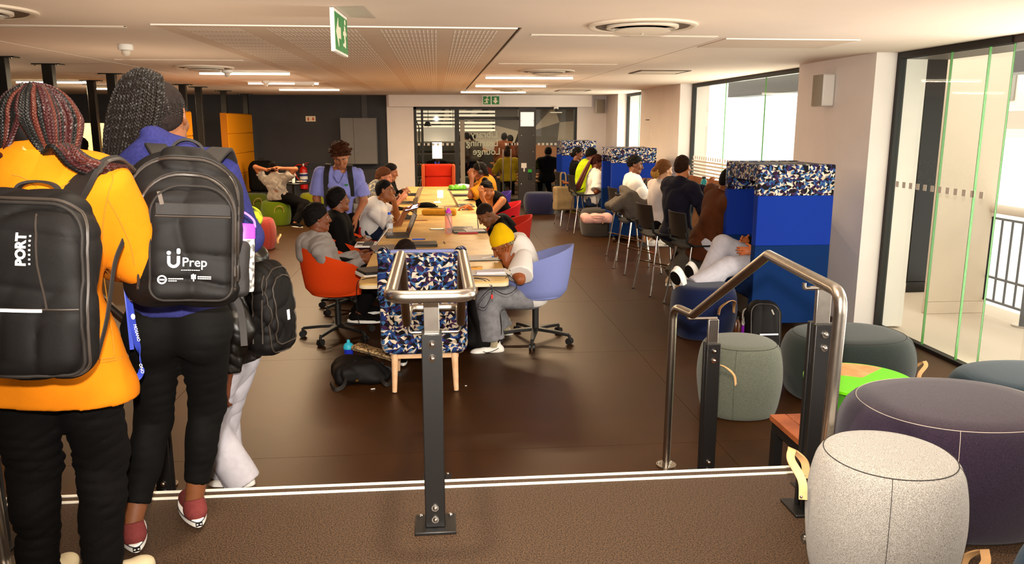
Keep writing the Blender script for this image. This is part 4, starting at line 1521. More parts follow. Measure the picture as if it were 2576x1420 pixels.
def add_hand(S, w, d, n, side, s=1., curl=.5, spread=1.):
    """palm, four unequal fingers of three bones and a thumb from the side of the palm"""
    d = nrm(d)
    n = nrm(np.asarray(n, float) - d * (np.asarray(n, float) @ d))
    l = np.cross(n, d) * side
    R = np.stack([l, d, n], 1)
    S.cap(w - d * .01, w + d * .03, .024 * s, .025 * s, k=.02)
    S.ell(w + d * .05 * s, (.040 * s, .048 * s, .017 * s), R, k=.016)
    for i, (o, f) in enumerate(((-.029, .92), (-.010, 1.02), (.010, .97), (.028, .78))):
        p = w + d * (.086 - .004 * abs(i - 1.3)) * s + l * o * s
        a = curl * (.55 + .1 * i)
        v = nrm(d + l * o * 3 * spread)
        for ln, rr, r2 in ((.042, .0095, .009), (.027, .009, .0082), (.022, .0082, .007)):
            v2 = nrm(v * cos(a) + n * sin(a))
            q = p + v2 * ln * f * s
            S.cap(p, q, rr * s, r2 * s, k=.005)
            nn = n * cos(a) - v * sin(a)
            p, v = q, v2
            n_ = nn
        n = nrm(n)
    p = w + d * .022 * s - l * .030 * s
    v = nrm(d * .75 - l * .75 + n * (.25 + .4 * curl))
    q = p + v * .038 * s
    S.cap(p, q, .013 * s, .0105 * s, k=.012)
    v = nrm(v + d * .5 + n * curl * .6)
    S.cap(q, q + v * .03 * s, .0105 * s, .0085 * s, k=.005)


def build_head(S, c, r, f, u, s, neck, fem=False, nw=.052):
    def P(x, y, z):
        return c + s * (x * r + y * f + z * u)
    R = np.stack([r, f, u], 1)
    a = np.array
    S.ell(P(0, -.012, .034), a((.0755, .094, .086)) * s, R, k=.02)
    S.ell(P(0, .016, -.030), a((.061, .074, .088)) * s, R, k=.03)
    S.ell(P(0, .055, -.098), a((.026 if fem else .031, .026, .020)) * s, R, k=.035)
    S.cap(P(-.05, .0, -.07), P(-.024, .06, -.10), .018 * s, .016 * s, k=.03)
    S.cap(P(.05, .0, -.07), P(.024, .06, -.10), .018 * s, .016 * s, k=.03)
    S.cap(P(-.030, .080, .026), P(.030, .080, .026), .011 * s, k=.016)
    for x in (-.031, .031):
        S.ell(P(x, .096, .002), a((.019, .013, .012)) * s, R, k=.012, sub=True)
        S.ell(P(x * 1.25, .064, -.034), a((.020, .018, .018)) * s, R, k=.025)
    S.cap(P(0, .088, .014), P(0, .108, -.032), .0075 * s, .0115 * s, k=.012)
    for x in (-.011, .011):
        S.ell(P(x, .098, -.038), a((.0085, .0095, .0075)) * s, R, k=.008)
    S.ell(P(0, .088, -.064), a((.024, .011, .0065)) * s, R, k=.006)
    S.ell(P(0, .086, -.0735), a((.020, .011, .0065)) * s, R, k=.005)
    for x in (-1, 1):
        Re = np.stack([nrm(r + f * .45 * x), nrm(f - r * .45 * x), u], 1)
        S.ell(P(x * .077, -.006, -.006), a((.009, .020, .033)) * s, Re, k=.008)
        S.ell(P(x * .086, .0, -.004), a((.006, .011, .018)) * s, Re, k=.006, sub=True)
    S.cap(P(0, -.022, -.055), neck, nw * s, (nw + .006) * s, k=.03)


def person(label, pel, neck, head, face, rt, hands=(None, None), feet=(None, None), knees=None, elb=None, s=1., fem=False, skin='5a3522',
           top=None, bottom=None, shoes=None, hair=None, h=.009, group=None, base=None, sw=None, hdir=(None, None), curl=(.6, .6), footdir=None,
           hup=None, facepts=False, beard=None, lenarm=1., palm=(None, None), hipw=None, fine=True, eyes=True, belly=0., sweep=0.):
    """one figure from its joints; rt is the direction of the person's right"""
    pel, neck, head = (np.asarray(q, float) for q in (pel, neck, head))
    rt = nrm(rt)
    sp = nrm(neck - pel)
    rs = nrm(rt - sp * (rt @ sp))
    fw = np.cross(sp, rs)
    fw0 = np.cross(ZU, rt)
    face = nrm(face)
    upv = np.asarray(hup, float) if hup is not None else nrm(head - neck + ZU * .15)
    r = nrm(np.cross(face, upv))
    u = np.cross(r, face)
    base = np.array([pel[0], pel[1], 0]) if base is None else np.asarray(base, float)
    T = thing('person', label, 'person', base, 0, group)
    Rt = np.stack([rs, fw, sp], 1)
    sw = sw or ((.165 if fem else .19) * s)
    hw = hipw or (.092 * s)
    L = np.linalg.norm(neck - pel)
    sh = [neck - sp * .045 * s + rs * x * sw for x in (-1, 1)]
    hp = [pel + rs * x * hw for x in (-1, 1)]
    wr, el, an, kn = [], [], [], []
    for i in (0, 1):
        x = (-1, 1)[i]
        t = hands[i]
        if t is None:
            t = sh[i] - ZU * .52 * s + rs * x * .07 + fw * .06
        e = elb[i] if elb and elb[i] is not None else rs * x * .6 - fw * .6 - ZU * .5
        m, t = ik(sh[i], np.asarray(t, float), .285 * s * lenarm, .25 * s * lenarm, e)
        el.append(m)
        wr.append(t)
        t = feet[i]
        if t is None:
            an.append(None)
            kn.append(None)
            continue
        k = knees[i] if knees and knees[i] is not None else fw0
        m, t = ik(hp[i], np.asarray(t, float), .43 * s, .40 * s, k)
        kn.append(m)
        an.append(t)
    top = dict(top or {})
    bottom = dict(bottom or {})

    def torso(S, g=0.):
        S.ell(pel + sp * .03, np.array([(.165 if not fem else .172) * s + g, .112 * s + g, .13 * s + g]), Rt, k=.04)
        S.ell(pel + sp * L * .36 + fw * belly, np.array([(.132 if not fem else .122) * s + g, .098 * s + g + belly, .16 * s + g]), Rt, k=.06)
        S.ell(pel + sp * L * .68 - fw * .005, np.array([(.158 if not fem else .145) * s + g, .112 * s + g, .17 * s + g]), Rt, k=.06)
        if fem:
            for x in (-1, 1):
                S.ell(pel + sp * L * .64 + fw * .075 * s + rs * x * .065 * s, np.array([.062, .05, .062]) * s + g, Rt, k=.03)
        S.cap(sh[0] * .82 + sh[1] * .18, sh[1] * .82 + sh[0] * .18, .062 * s + g, k=.07)
        S.cap(neck - sp * .06 * s, neck + sp * .01, .075 * s + g * .6, .055 * s + g * .5, k=.05)
    S = Sdf(h)
    torso(S, -.004)
    spots = []
    for i in (0, 1):
        x = (-1, 1)[i]
        S.cap(sh[i], el[i], .052 * s, .041 * s, k=.035)
        S.cap(el[i], wr[i], .042 * s, .026 * s, k=.02)
        d = hdir[i] if hdir[i] is not None else nrm(wr[i] - el[i])
        n = palm[i] if palm[i] is not None else nrm(-rs * x + fw * .1 - ZU * .25)
        if fine is not False:
            add_hand(S, wr[i], np.asarray(d, float), n, x, s, curl[i])
            if fine is True:
                spots.append((wr[i] + nrm(d) * .075 * s, .13 * s))
        else:
            S.cap(wr[i], wr[i] + nrm(d) * .11, .024, .02)
        if an[i] is not None:
            S.cap(hp[i], kn[i], .078 * s, .052 * s, k=.04)
            S.cap(kn[i], an[i], .052 * s, .036 * s, k=.02)
            S.ell(kn[i] * .65 + an[i] * .35 - fw0 * .018, np.array([.045, .045, .10]) * s, k=.03)
    build_head(S, head, r, face, u, s, neck - sp * .02, fem)
    spots.append((head + face * .012 - u * .01, .135 * s))
    V, F = S.mesh_fine(spots, .0045 if h < .009 else .006)
    obj('body', (V, F), skin_mat(skin), T, world=True)

    def P(x, y, z):
        return head + s * (x * r + y * face + z * u)
    R = np.stack([r, face, u], 1)
    if eyes:
        for x in (-.031, .031):
            eo = obj('eye', MB().sphere(P(x, .0685, .001), .0118 * s, 12), M_eye, T, world=True)
            obj('iris', MB().sphere(P(x, .0755, .0), .0056 * s, 10), M_iris, eo, world=True)
        if hair:
            for x in (-1, 1):
                obj('eyebrow', MB().tube([P(x * .015, .0925, .022), P(x * .032, .091, .027), P(x * .048, .080, .022)], [.003, .004, .002], 6), hair_mat(hair.get('brow', hair['col'])), T, world=True)
    # --- trousers
    if bottom:
        g = bottom.get('loose', .012)
        S = Sdf(h)
        gg = min(g, .012) - .008
        S.ell(pel + sp * .02, np.array([(.166 if not fem else .174) * s + gg, .113 * s + gg, .12 * s + gg]), Rt, k=.04)
        rad = bottom.get('rad', (.088, .062, .045))
        for i in (0, 1):
            if an[i] is None:
                continue
            S.cap(hp[i], kn[i], rad[0] * s + g, rad[1] * s + g, k=.05)
            q = an[i] * (1 - bottom.get('crop', .06)) + kn[i] * bottom.get('crop', .06)
            S.cap(kn[i], q, rad[1] * s + g, rad[2] * s + g, k=.03, flat=1)
            if bottom.get('calf', True):
                S.ell(kn[i] * .68 + an[i] * .32 - fw0 * .02, np.array([.05 * s + g, .05 * s + g, .11 * s]), k=.03)
            if fem and bottom.get('seat', True):
                S.ell(hp[i] - fw * .055 * s - sp * .02, np.array([.088, .082, .10]) * s + g * .5, Rt, k=.05)
        S.cut(nrm(sp - fw0 * (sp @ fw0)), pel + sp * bottom.get('waist', .40))
        S.disp(folds(bottom.get('fold', .005), bottom.get('ff', 17) * 1.5, len(label), (1, 1, bottom.get('fz', 1))))
        V, F = S.mesh()
        obj('trousers', (V, F), bottom['m'], T, world=True)
    # --- shirt, sweater or jacket
    if top:
        g = top.get('loose', .014)
        S = Sdf(h)
        torso(S, g)
        hem = top.get('hem', .06)
        S.cap(pel + sp * .05, pel - sp * hem * .8, .125 * s + g, .125 * s + g, k=.05) if hem > .1 else None
        if top.get('flare'):
            S.cap(pel + sp * .06 + rs * .03, pel - sp * hem + rs * top['flare'], .12 * s, .135 * s, k=.05)
            S.cap(pel + sp * .06 - rs * .03, pel - sp * hem - rs * top['flare'], .12 * s, .135 * s, k=.05)
        if hem > .02:
            S.ell(pel - sp * (hem - .06), np.array([.172 * s + g, .118 * s + g, .15 * s]), Rt, k=.05)
        sl = top.get('sleeve', 'short')
        for i in (0, 1):
            if sl == 'none':
                continue
            q = top.get('frac', .62)
            if sl == 'short':
                S.cap(sh[i], sh[i] * (1 - q) + el[i] * q, .058 * s + g, .056 * s + g * 1.6, k=.04, flat=1)
            else:
                S.cap(sh[i], el[i], .056 * s + g, .048 * s + g, k=.04)
                w = wr[i] * (1 - top.get('cuff', .02)) + el[i] * top.get('cuff', .02)
                S.cap(el[i], w, .048 * s + g, .033 * s + g * .8, k=.03, flat=1)
        if top.get('hood'):
            b = neck - fw * .075 * s
            S.ell(b - sp * .03 * s, np.array([.105, .062, .075]) * s * top['hood'], Rt, k=.03)
            S.cap(neck + rs * .075 * s + fw * .03, b + rs * .07 * s, .03 * s, .045 * s, k=.03)
            S.cap(neck - rs * .075 * s + fw * .03, b - rs * .07 * s, .03 * s, .045 * s, k=.03)
            S.ell(b - sp * .13 * s - fw * .03 * s, np.array([.075, .035, .085]) * s * top['hood'], Rt, k=.04)
        if top.get('collar'):
            S.cap(neck - sp * .03, neck + sp * top['collar'] * s, .075 * s, .074 * s, k=.02, flat=1)
        # hem, neck opening
        S.cut(-nrm(sp - fw0 * (sp @ fw0)), pel - sp * hem)
        nn = nrm(sp + fw * .45)
        if sl == 'none':
            S.cap(neck + fw * .05 + sp * .1, neck + fw * .1 - sp * .08, .085 * s, .075 * s, k=.01, sub=True)
            for i in (0, 1):
                S.ell(sh[i] + rs * (-1, 1)[i] * .045, np.array([.07, .09, .11]) * s, Rt, k=.01, sub=True)
        S.cap(neck - sp * .012 * s + fw * .015, neck + nn * .22, .060 * s, .066 * s, k=.008, sub=True)
        S.disp(folds(top.get('fold', .006) * 1.4, top.get('ff', 15) * 1.5, len(label) + 3, (1, 1, top.get('fz', .8))))
        V, F = S.mesh()
        so = obj(top.get('name', 'shirt'), (V, F), top['m'], T, world=True)
    # --- shoes
    if shoes:
        for i in (0, 1):
            if an[i] is None:
                continue
            fd = footdir[i] if footdir is not None and footdir[i] is not None else fw0 + rs * (-1, 1)[i] * .15
            add_shoe(T, an[i], nrm(fd), shoes, s)
    if hair:
        build_hair(T, head, r, face, u, s, hair, h, neck)
    return dict(T=T, sh=sh, el=el, wr=wr, hp=hp, kn=kn, an=an, rs=rs, fw=fw, sp=sp, P=P, R=R, neck=neck, pel=pel, r=r, u=u, f=face)


def add_shoe(T, an, fd, sp, s=1.):
    """low shoe round the ankle an, toe along fd"""
    tilt = fd[2]
    up = nrm(ZU - fd * (ZU @ fd))
    sd = np.cross(fd, up)
    R = np.stack([sd, fd, up], 1)
    g = an - up * .075 * s
    hs = .006
    S = Sdf(hs)
    S.cap(g - fd * .045 * s + up * .045 * s, g + fd * .08 * s + up * .040 * s, .040 * s, .039 * s, k=.03)
    S.ell(g + fd * .135 * s + up * .030 * s, np.array([.044, .066, .036]) * s, R, k=.03)
    S.cap(g + up * .05 * s - fd * .02 * s, an + up * sp.get('high', .012) * s - fd * .008, .042 * s, .040 * s, k=.02, flat=1)
    S.cap(an - up * .012 * s, an + up * .10, .034 * s, .036 * s, k=.006, sub=True) if sp.get('open') else None
    S.cut(-up, g + up * .018 * s)
    V, F = S.mesh()
    o = obj('shoe', (V, F), sp['m'], T, world=True)
    o2 = MB()
    pr = []
    for t in np.linspace(0, 2 * pi, 30)[:-1]:
        y = .052 + .152 * cos(t)
        w = .0525 + .006 * cos(t) - .008 * (sin(t * .5) ** 8)
        pr.append((w * sin(t) * s * (1 - .25 * max(0, cos(t)) ** 3 * abs(sin(t))), y * s))
    th = sp.get('sole_h', .026) * s
    o2.prism(pr, th, g, sd, fd)
    so = obj('sole', o2, sp.get('sole', M_white), o, world=True, bevel=.004)
    if sp.get('stripe'):
        q = [g + sd * a * 1.012 + fd * (b - .001 * s) + up * th * .78 for a, b in pr] 
        obj('sole_stripe', MB().tube(q, .0018, 6, closed=True), sp['stripe'], o, world=True)
    if sp.get('tab'):
        c = g - fd * .1005 * s + up * th * .55
        obj('heel_tab', MB().box(c, (.026 * s, .005, th * .5), R), sp['tab'], o, world=True)
        obj('heel_mark', MB().sphere(c - fd * .002 - sd * .006, .0045 * s, 8, (1, .4, .7), R).sphere(c - fd * .002 + sd * .006, .0045 * s, 8, (1, .4, .7), R), sp.get('sole', M_white), o, world=True)
    if sp.get('mark'):
        for sg in (-1, 1):
            q = [g + fd * a * s + sd * sg * b * s + up * c * s for a, b, c in ((.10, .0465, .050), (.075, .0475, .040), (.04, .0455, .042), (.0, .0445, .055), (-.03, .044, .07))]
            obj('side_mark', MB().tube(spline(q, 4), np.array([.0022, .0045, .0048, .0035] * 5 + [.0016])[:17] if False else .0032, 6), sp['mark'], o, world=True)
    if sp.get('laces'):
        for k in range(4):
            y = .03 + .022 * k
            z = .092 - .012 * k
            obj('lace', MB().tube([g + fd * y * s + sd * x * .03 * s + up * (z - abs(x) * .018) * s for x in (-1, -.5, 0, .5, 1)], .003, 6), sp['laces'], o, world=True)
    return o


def noisef(amp, freq, seed=1):
    r = np.random.RandomState(seed)
    ks = r.normal(size=(9, 3)) * freq
    ph = r.rand(9) * 6.3
    return lambda p: amp * sum(np.sin(p @ k + q) for k, q in zip(ks, ph)) / 3


def build_hair(T, head, r, f, u, s, hr, h, neck):
    def P(x, y, z):
        return head + s * (x * r + y * f + z * u)
    R = np.stack([r, f, u], 1)
    a = np.array
    k = hr['kind']
    hh = min(h, .007)
    S = Sdf(hh)
    th = hr.get('th', .010)
    if k in ('short', 'crop', 'long', 'bun', 'tied', 'braids', 'fade'):
        S.ell(P(0, -.012, .034), a((.0755 + th, .094 + th, .086 + th)) * s, R, k=.02)
        if k != 'fade':
            S.ell(P(0, -.03, -.01), a((.073 + th, .070 + th, .075 + th)) * s, R, k=.02)
        sl = hr.get('slope', .75)
        zz = hr.get('line', .012)
        # hairline: rises towards the forehead
        S.cut(nrm(f * sl - u), P(0, 0, zz))
        S.cut(f, P(0, .072, .04))
    if k == 'curly':
        S.ell(P(0, -.014, .045), a((.105, .118, .108)) * s, R, k=.02)
        S.ell(P(0, .05, .075), a((.085, .065, .055)) * s, R, k=.03)
        S.cut(nrm(f * .75 - u), P(0, 0, -.005))
        S.disp(noisef(.014, 80, 4))
        S.disp(noisef(.008, 190, 5))
    if k == 'afro':
        S.ell(P(0, -.016, .042), a((.094, .108, .098)) * s, R, k=.02)
        S.cut(nrm(f * .8 - u), P(0, 0, .0))
        S.disp(noisef(.005, 130, 4))
    if k == 'bun':
        S.ell(P(*hr.get('bun', (0, -.11, .05))), hr.get('bs', .045) * s, k=.012)
    if k == 'tied':
        S.cap(P(0, -.09, .03), P(0, -.12, -.02), .04 * s, .05 * s, k=.02)
        S.cap(P(0, -.12, -.02), P(0, -.10, -.10), .05 * s, .03 * s, k=.02)
    if k == 'long':
        for x in (-.05, 0, .05):
            S.cap(P(x, -.06, .03), P(x * 1.2, -.075, -.12), .05 * s, .045 * s, k=.03)
            S.cap(P(x * 1.2, -.075, -.12), P(x * 1.1, -.085, -.26), .045 * s, .02 * s, k=.03)
    if k == 'beanie':
        S.ell(P(0, -.018, .045), a((.0875, .108, .094)) * s, R, k=.02)
        S.cap(P(0, -.03, .08), P(0, -.055, .125), .078 * s, .05 * s, k=.05)
        S.cut(nrm(f * .28 - u), P(0, 0, .014))
        S.disp(folds(.004, 22, 3, (1, 1, .4)))
        V, F = S.mesh()
        b = obj('beanie', (V, F), hr['m'], T, world=True)
        th_ = np.linspace(0, 2 * pi, 33)[:-1]
        return b
    if k == 'scarf':
        S.ell(P(0, -.018, .035), a((.088, .108, .098)) * s, R, k=.02)
        S.ell(P(0, -.09, .05), a((.05, .05, .05)) * s, R, k=.03)
        S.cut(nrm(f * .6 - u), P(0, 0, -.01))
        V, F = S.mesh()
        return obj('headscarf', (V, F), hr['m'], T, world=True)
    if k == 'none':
        return
    if k not in ('curly', 'afro', 'fade', 'crop'):
        S.disp(noisef(hr.get('n', .0032), 95, 2))
    elif k in ('fade', 'crop'):
        S.disp(noisef(.001, 300, 2))
    V, F = S.mesh()
    if len(F):
        obj('hair', (V, F), hair_mat(hr['col']), T, world=True)


def glasses(fig, m=None):
    P, T = fig['P'], fig['T']
    mb = MB()
    for x in (-.032, .032):
        th = np.linspace(0, 2 * pi, 17)[:-1]
        mb.tube([P(x + .021 * cos(t), .103, .0 + .017 * sin(t)) for t in th], .0016, 6, closed=True)
        sg = 1 if x > 0 else -1
        mb.tube([P(x + sg * .021, .102, .004), P(sg * .072, .06, .006), P(sg * .082, -.01, .006)], .0016, 6)
    mb.tube([P(-.011, .105, .004), P(.011, .105, .004)], .0016, 6)
    obj('glasses', mb, m or M_black, T, world=True)


# braid: three interleaved strands along a path
def braid(mb, path, r, seed=0, pitch=.011, n=6):
    P = np.asarray(path, float)
    seg = np.linalg.norm(np.diff(P, axis=0), axis=1)
    cum = np.concatenate([[0], np.cumsum(seg)])
    L = cum[-1]
    m = max(8, int(L / (pitch / 4.2)))
    q = np.linspace(0, L, m)
    C = np.stack([np.interp(q, cum, P[:, i]) for i in range(3)], 1)
    T = np.gradient(C, axis=0)
    T /= np.linalg.norm(T, axis=1)[:, None] + 1e-9
    up = np.array([.3, -1, .25])
    A = np.cross(T, up)
    A /= np.linalg.norm(A, axis=1)[:, None] + 1e-9
    Bn = np.cross(T, A)
    tp = np.clip(np.minimum((L - q) / .08, 1), .45, 1)[:, None]
    for k in range(3):
        ph = 2 * pi * q / (pitch * 2.2) + k * 2 * pi / 3 + seed
        off = A * (np.sin(ph) * r * .62)[:, None] * tp + Bn * (np.sin(2 * ph) * r * .38)[:, None] * tp
        mb.tube(C + off, (r * .60 * tp[:, 0]), 5)
# ---------------------------------------------------------------- the three in the foreground
YEL = mat('mustard_cotton', 'c06c04', rough=.85, var=.06, scale=9, bump=.25, bscale=500, spec=.15)
JB = mat('black_denim', '070505', rough=.85, var=.25, scale=160, bump=.2, spec=.12)
LEG = mat('black_leggings', '060504', rough=.8, var=.1, scale=60, spec=.12)
NAVY = mat('navy_fleece', '252655', rough=.92, var=.12, scale=120, bump=.2, spec=.1)
LEA = mat('black_leather', '0b0806', rough=.33, spec=.5, coat=.08, bump=.1, scale=60)
JL = mat('light_denim', 'b9b5bd', rough=.85, var=.05, scale=30, bump=.3, bscale=600, spec=.15)
JG = mat('grey_denim', '7f7d80', rough=.85, var=.14, scale=24, bump=.3, bscale=600, spec=.15)
M_mar = mat('maroon_canvas', '6a2c2a', rough=.8, var=.08, scale=80, bump=.2, spec=.2)
M_wsh = mat('white_shoe', 'e9e5dd', rough=.45)
M_blk = mat('black_cloth', '0a0808', rough=.88, var=.15, scale=50, spec=.1)
M_wht = mat('white_cotton', 'e2dcd6', rough=.85, spec=.15, bump=.15, scale=300)

n1 = aty(104, 408, 2.22)
W1 = person('woman in a mustard jacket with burgundy braids seen from behind at far left', aty(120, 885, 2.26), n1, aty(110, 346, 2.27), (.12, 1, -.1), (1, .05, 0),
            hands=(aty(20, 700, 2.5), aty(262, 668, 2.50)), feet=(atz(100, 1448, .48), atz(255, 1448, .48)), elb=(None, (.9, -.45, -.35)), s=.92, fem=True, skin='6b4029', sw=.15,
            base=(-1.1, 2.26, ZUP), h=.008, eyes=False, fine='no', lenarm=.98, footdir=((.1, 1, 0), (.5, .8, 0)),
            top=dict(m=YEL, loose=.020, hem=.125, flare=.105, sleeve='long', cuff=.05, name='jacket', collar=.03, fold=.007, ff=12), bottom=dict(m=JB, loose=.010, waist=.0, seat=False, rad=(.10, .066, .05), fold=.0045, ff=26, fz=3.0, crop=.0),
            shoes=dict(m=mat('cream_shoe', 'd9c7a0', rough=.6), sole=M_white), hair=None)
n2 = aty(424, 398, 2.68)
b0, b1 = atz(333, 1394, .40), atz(489, 1331, .40)
W2 = person('woman in a navy hoodie with a high ponytail of black braids seen from behind', aty(452, 818, 2.69), n2, aty(411, 292, 2.72), (.12, 1, -.05), (1, 0, 0),
            hands=(aty(330, 640, 2.98), aty(575, 650, 2.95)), feet=(b0 + [-.01, .05, .085], b1 + [-.01, .05, .085]), elb=((-.7, -.4, -.5), (.7, -.4, -.5)), s=.90, fem=True, skin='6d3f22', sw=.15,
            base=(-.9, 2.7, ZUP), h=.008, eyes=False, fine='no', footdir=((-.42, .9, 0), (-.42, .9, 0)),
            top=dict(m=NAVY, loose=.012, hem=-.05, sleeve='long', name='hoodie', fold=.006, ff=13), bottom=dict(m=LEG, loose=.004, rad=(.090, .064, .046), crop=.20, fold=.0022, ff=30, fz=3.0),
            shoes=dict(m=M_mar, sole=M_white, sole_h=.032, stripe=mat('navy_stripe', '1c2433', rough=.6), tab=M_black, open=True), hair=dict(kind='crop', col='1a1210', th=.004, line=-.02, slope=.7))
# hood of the navy hoodie, thrown back to the left
S = Sdf(.007)
q = n2
S.cap(q + [-.085, .05, .045], q + [-.02, -.085, .05], .036, .040, k=.03)
S.cap(q + [-.02, -.085, .05], q + [.075, -.02, .03], .040, .032, k=.03)
S.cap(q + [-.04, -.08, .0], q + [-.155, -.045, -.06], .048, .032, k=.03)
S.ell(q + [-.02, -.085, -.02], (.105, .05, .07), k=.03)
S.disp(folds(.010, 26, 5))
obj('hood', S.mesh(), NAVY, W2['T'], world=True)
S = Sdf(.006)
q = n1
S.cap(q + [-.075, .03, .015], q + [0, -.066, .02], .015, k=.01)
S.cap(q + [.075, .03, .015], q + [0, -.066, .02], .015, k=.01)
S.disp(noisef(.005, 160, 8))
obj('fleece_collar', S.mesh(), mat('fleece_cream', 'c49650', rough=1), W1['T'], world=True)
# elbow seams on the mustard sleeve and the lower hem line
e = W1['el'][1]

M_hblack = mat('braid_black', '0d0a09', rough=.5, spec=.3)
M_hburg = mat('braid_burgundy', '300d0d', rough=.5, spec=.3)
M_hcop = mat('braid_copper', '471b10', rough=.5, spec=.3)


class BraidSet(MB):
    pass


rg = random.Random(11)
P1 = W1['P']
S = Sdf(.007)
S.ell(P1(0, -.015, .03), (.082, .100, .095), W1['R'], k=.02)
S.ell(P1(0, .0, -.04), (.078, .085, .09), W1['R'], k=.02)
S.cut(nrm(W1['f'] * .3 - W1['u']), P1(0, 0, -.055))
S.cut(W1['f'], P1(0, .06, 0))
obj('scalp_hair', S.mesh(), M_hblack, W1['T'], world=True)
sets = {M_hblack: MB(), M_hburg: MB(), M_hcop: MB()}
nb = 150
for i in range(nb):
    az = -pi + 2 * pi * (i + .5 * rg.random()) / nb          # 0 is straight back
    if abs(az) > radians(150):
        continue
    lay = rg.random()
    side = -1 if az < radians(8) else 1
    def K(el, q=0.):
        return P1(sin(az) * cos(el) * (.085 + q), -.012 - cos(az) * cos(el) * (.104 + q), .030 + sin(el) * (.099 + q))
    o = .006 + .014 * lay
    c = [P1(-.005 + .004 * side + sin(az) * .01, -.03 - cos(az) * .012, .128 + o)] + [K(e, o) for e in (1.15, .75, .35, .02)]
    back = max(0, cos(az))
    sp = min(1, abs(az) / radians(120))
    if side < 0:
        c.append(P1(-.045 - .065 * sp, -.095 * back - .012 - o, -.055))
        c.append(n1 + np.array([-.055 - .085 * sp, -.11 - .05 * lay * back - .02 * back, .03]))
        c.append(n1 + np.array([-.085 - .11 * sp, -.155 - .045 * lay, -.075]))
        c.append(n1 + np.array([-.13 - .12 * sp, -.175 - .045 * lay, -.19 - .06 * rg.random()]))
        c.append(n1 + np.array([-.16 - .12 * sp, -.18 - .045 * lay, -.27 - .06 * rg.random()]))
    else:
        c.append(P1(.055 + .05 * sp, -.09 * back - .010 - o, -.055))
        c.append(n1 + np.array([.082 + .035 * sp, -.085 - .045 * lay * back, .045]))
        c.append(n1 + np.array([.118 + .04 * sp, -.085 - .035 * lay, .012 - .02 * (1 - sp)]))
        c.append(n1 + np.array([.155 + .035 * sp, -.05 - .02 * lay, -.004 - .03 * (1 - sp)]))
        c.append(n1 + np.array([.190 + .03 * sp, .03, -.012 - .03 * (1 - sp)]))
    u_ = rg.random()
    m = M_hblack if u_ < .5 else (M_hburg if u_ < .82 else M_hcop)
    braid(sets[m], spline(c, 6), .0058, seed=rg.random() * 6, pitch=.0115)
for m, b in sets.items():
    obj('braids', b, m, W1['T'], world=True)

P2 = W2['P']
b = MB()
root = P2(-.012, -.030, .118)
for i in range(40):
    w = -1 + 2 * ((i % 13) + .5 * (i // 13 % 2) + .1 * rg.random()) / 12.5
    d = (i // 13) * .5 - .3
    f2 = sqrt(max(0, 1 - w * w))
    yb = -.018 - .030 * f2 - .02 * d
    p0 = root + np.array([w * .022, .01 - .02 * f2, 0])
    p1 = root + np.array([w * .043 - .004, yb - .01, .034 - .018 * w * w])
    p2 = root + np.array([w * .064 - .010, yb - .045, -.004 - .02 * w * w])
    p3 = root + np.array([w * .074 - .024, yb - .065, -.09])
    p4 = root + np.array([w * .070 - .046, yb - .068, -.17])
    p5 = root + np.array([w * .054 - .072, yb - .055, -.25])
    p6 = root + np.array([w * .034 - .102, yb - .02, -.33])
    braid(b, spline([p0, p1, p2, p3, p4, p5, p6], 7), .0062, seed=rg.random() * 6, pitch=.0135)
obj('ponytail_braids', b, mat('braid_glossy_black', '15100d', rough=.5, spec=.22), W2['T'], world=True)
b = MB()
for i in range(17):      # cornrows swept up the back and right side of the skull
    az = radians(-60 + 152 * i / 16)
    pts = []
    for t in np.linspace(-.06, 1, 12):
        el = -.5 + 1.75 * t
        x, y, z = sin(az) * cos(el), -cos(az) * cos(el), sin(el)
        w = max(0, t) ** 1.5
        pp = P2(x * .084 * (1 - w * .4), -.012 + y * .103 * (1 - w * .4), .030 + z * .094)
        pts.append(pp)
    braid(b, pts, .0055, seed=i, pitch=.010)
obj('cornrows', b, MATS['braid_glossy_black'], W2['T'], world=True)

# third person, side on in front of the step
M_scarf = mat('lime_scarf', 'a9b41c', rough=.8, col2='1d1a0c', scale=26, detail=0)
n3 = aty(596, 640, 3.98)
W3 = person('person in a black leather jacket and pale ripped jeans, half hidden behind the navy hoodie', aty(582, 905, 3.98), n3, aty(604, 572, 3.98), (-.9, .3, -.1), (.33, .94, 0),
            hands=(aty(566, 972, 3.74), aty(520, 900, 4.15)), feet=(aty(606, 1205, 3.98), aty(574, 1196, 4.12)), elb=((1, -.35, 0), (.6, .2, 0)), s=.86, lenarm=1.3, fem=True, skin='5d3019',
            base=(-1.0, 4.0, 0), h=.007, eyes=False, hdir=((-.25, -.05, -1), None), footdir=((-1, .1, 0), (-1, .2, 0)), curl=(.9, .9),
            top=dict(m=LEA, loose=.03, hem=.0, sleeve='long', name='leather_jacket', collar=.04, fold=.005, ff=17, fz=2.2), bottom=dict(m=JL, loose=.022, rad=(.090, .078, .080), seat=False, crop=-.06, fold=.0035, ff=17, calf=False),
            shoes=dict(m=M_wsh, sole=M_white), hair=dict(kind='scarf', m=M_scarf, col='100c0a'))

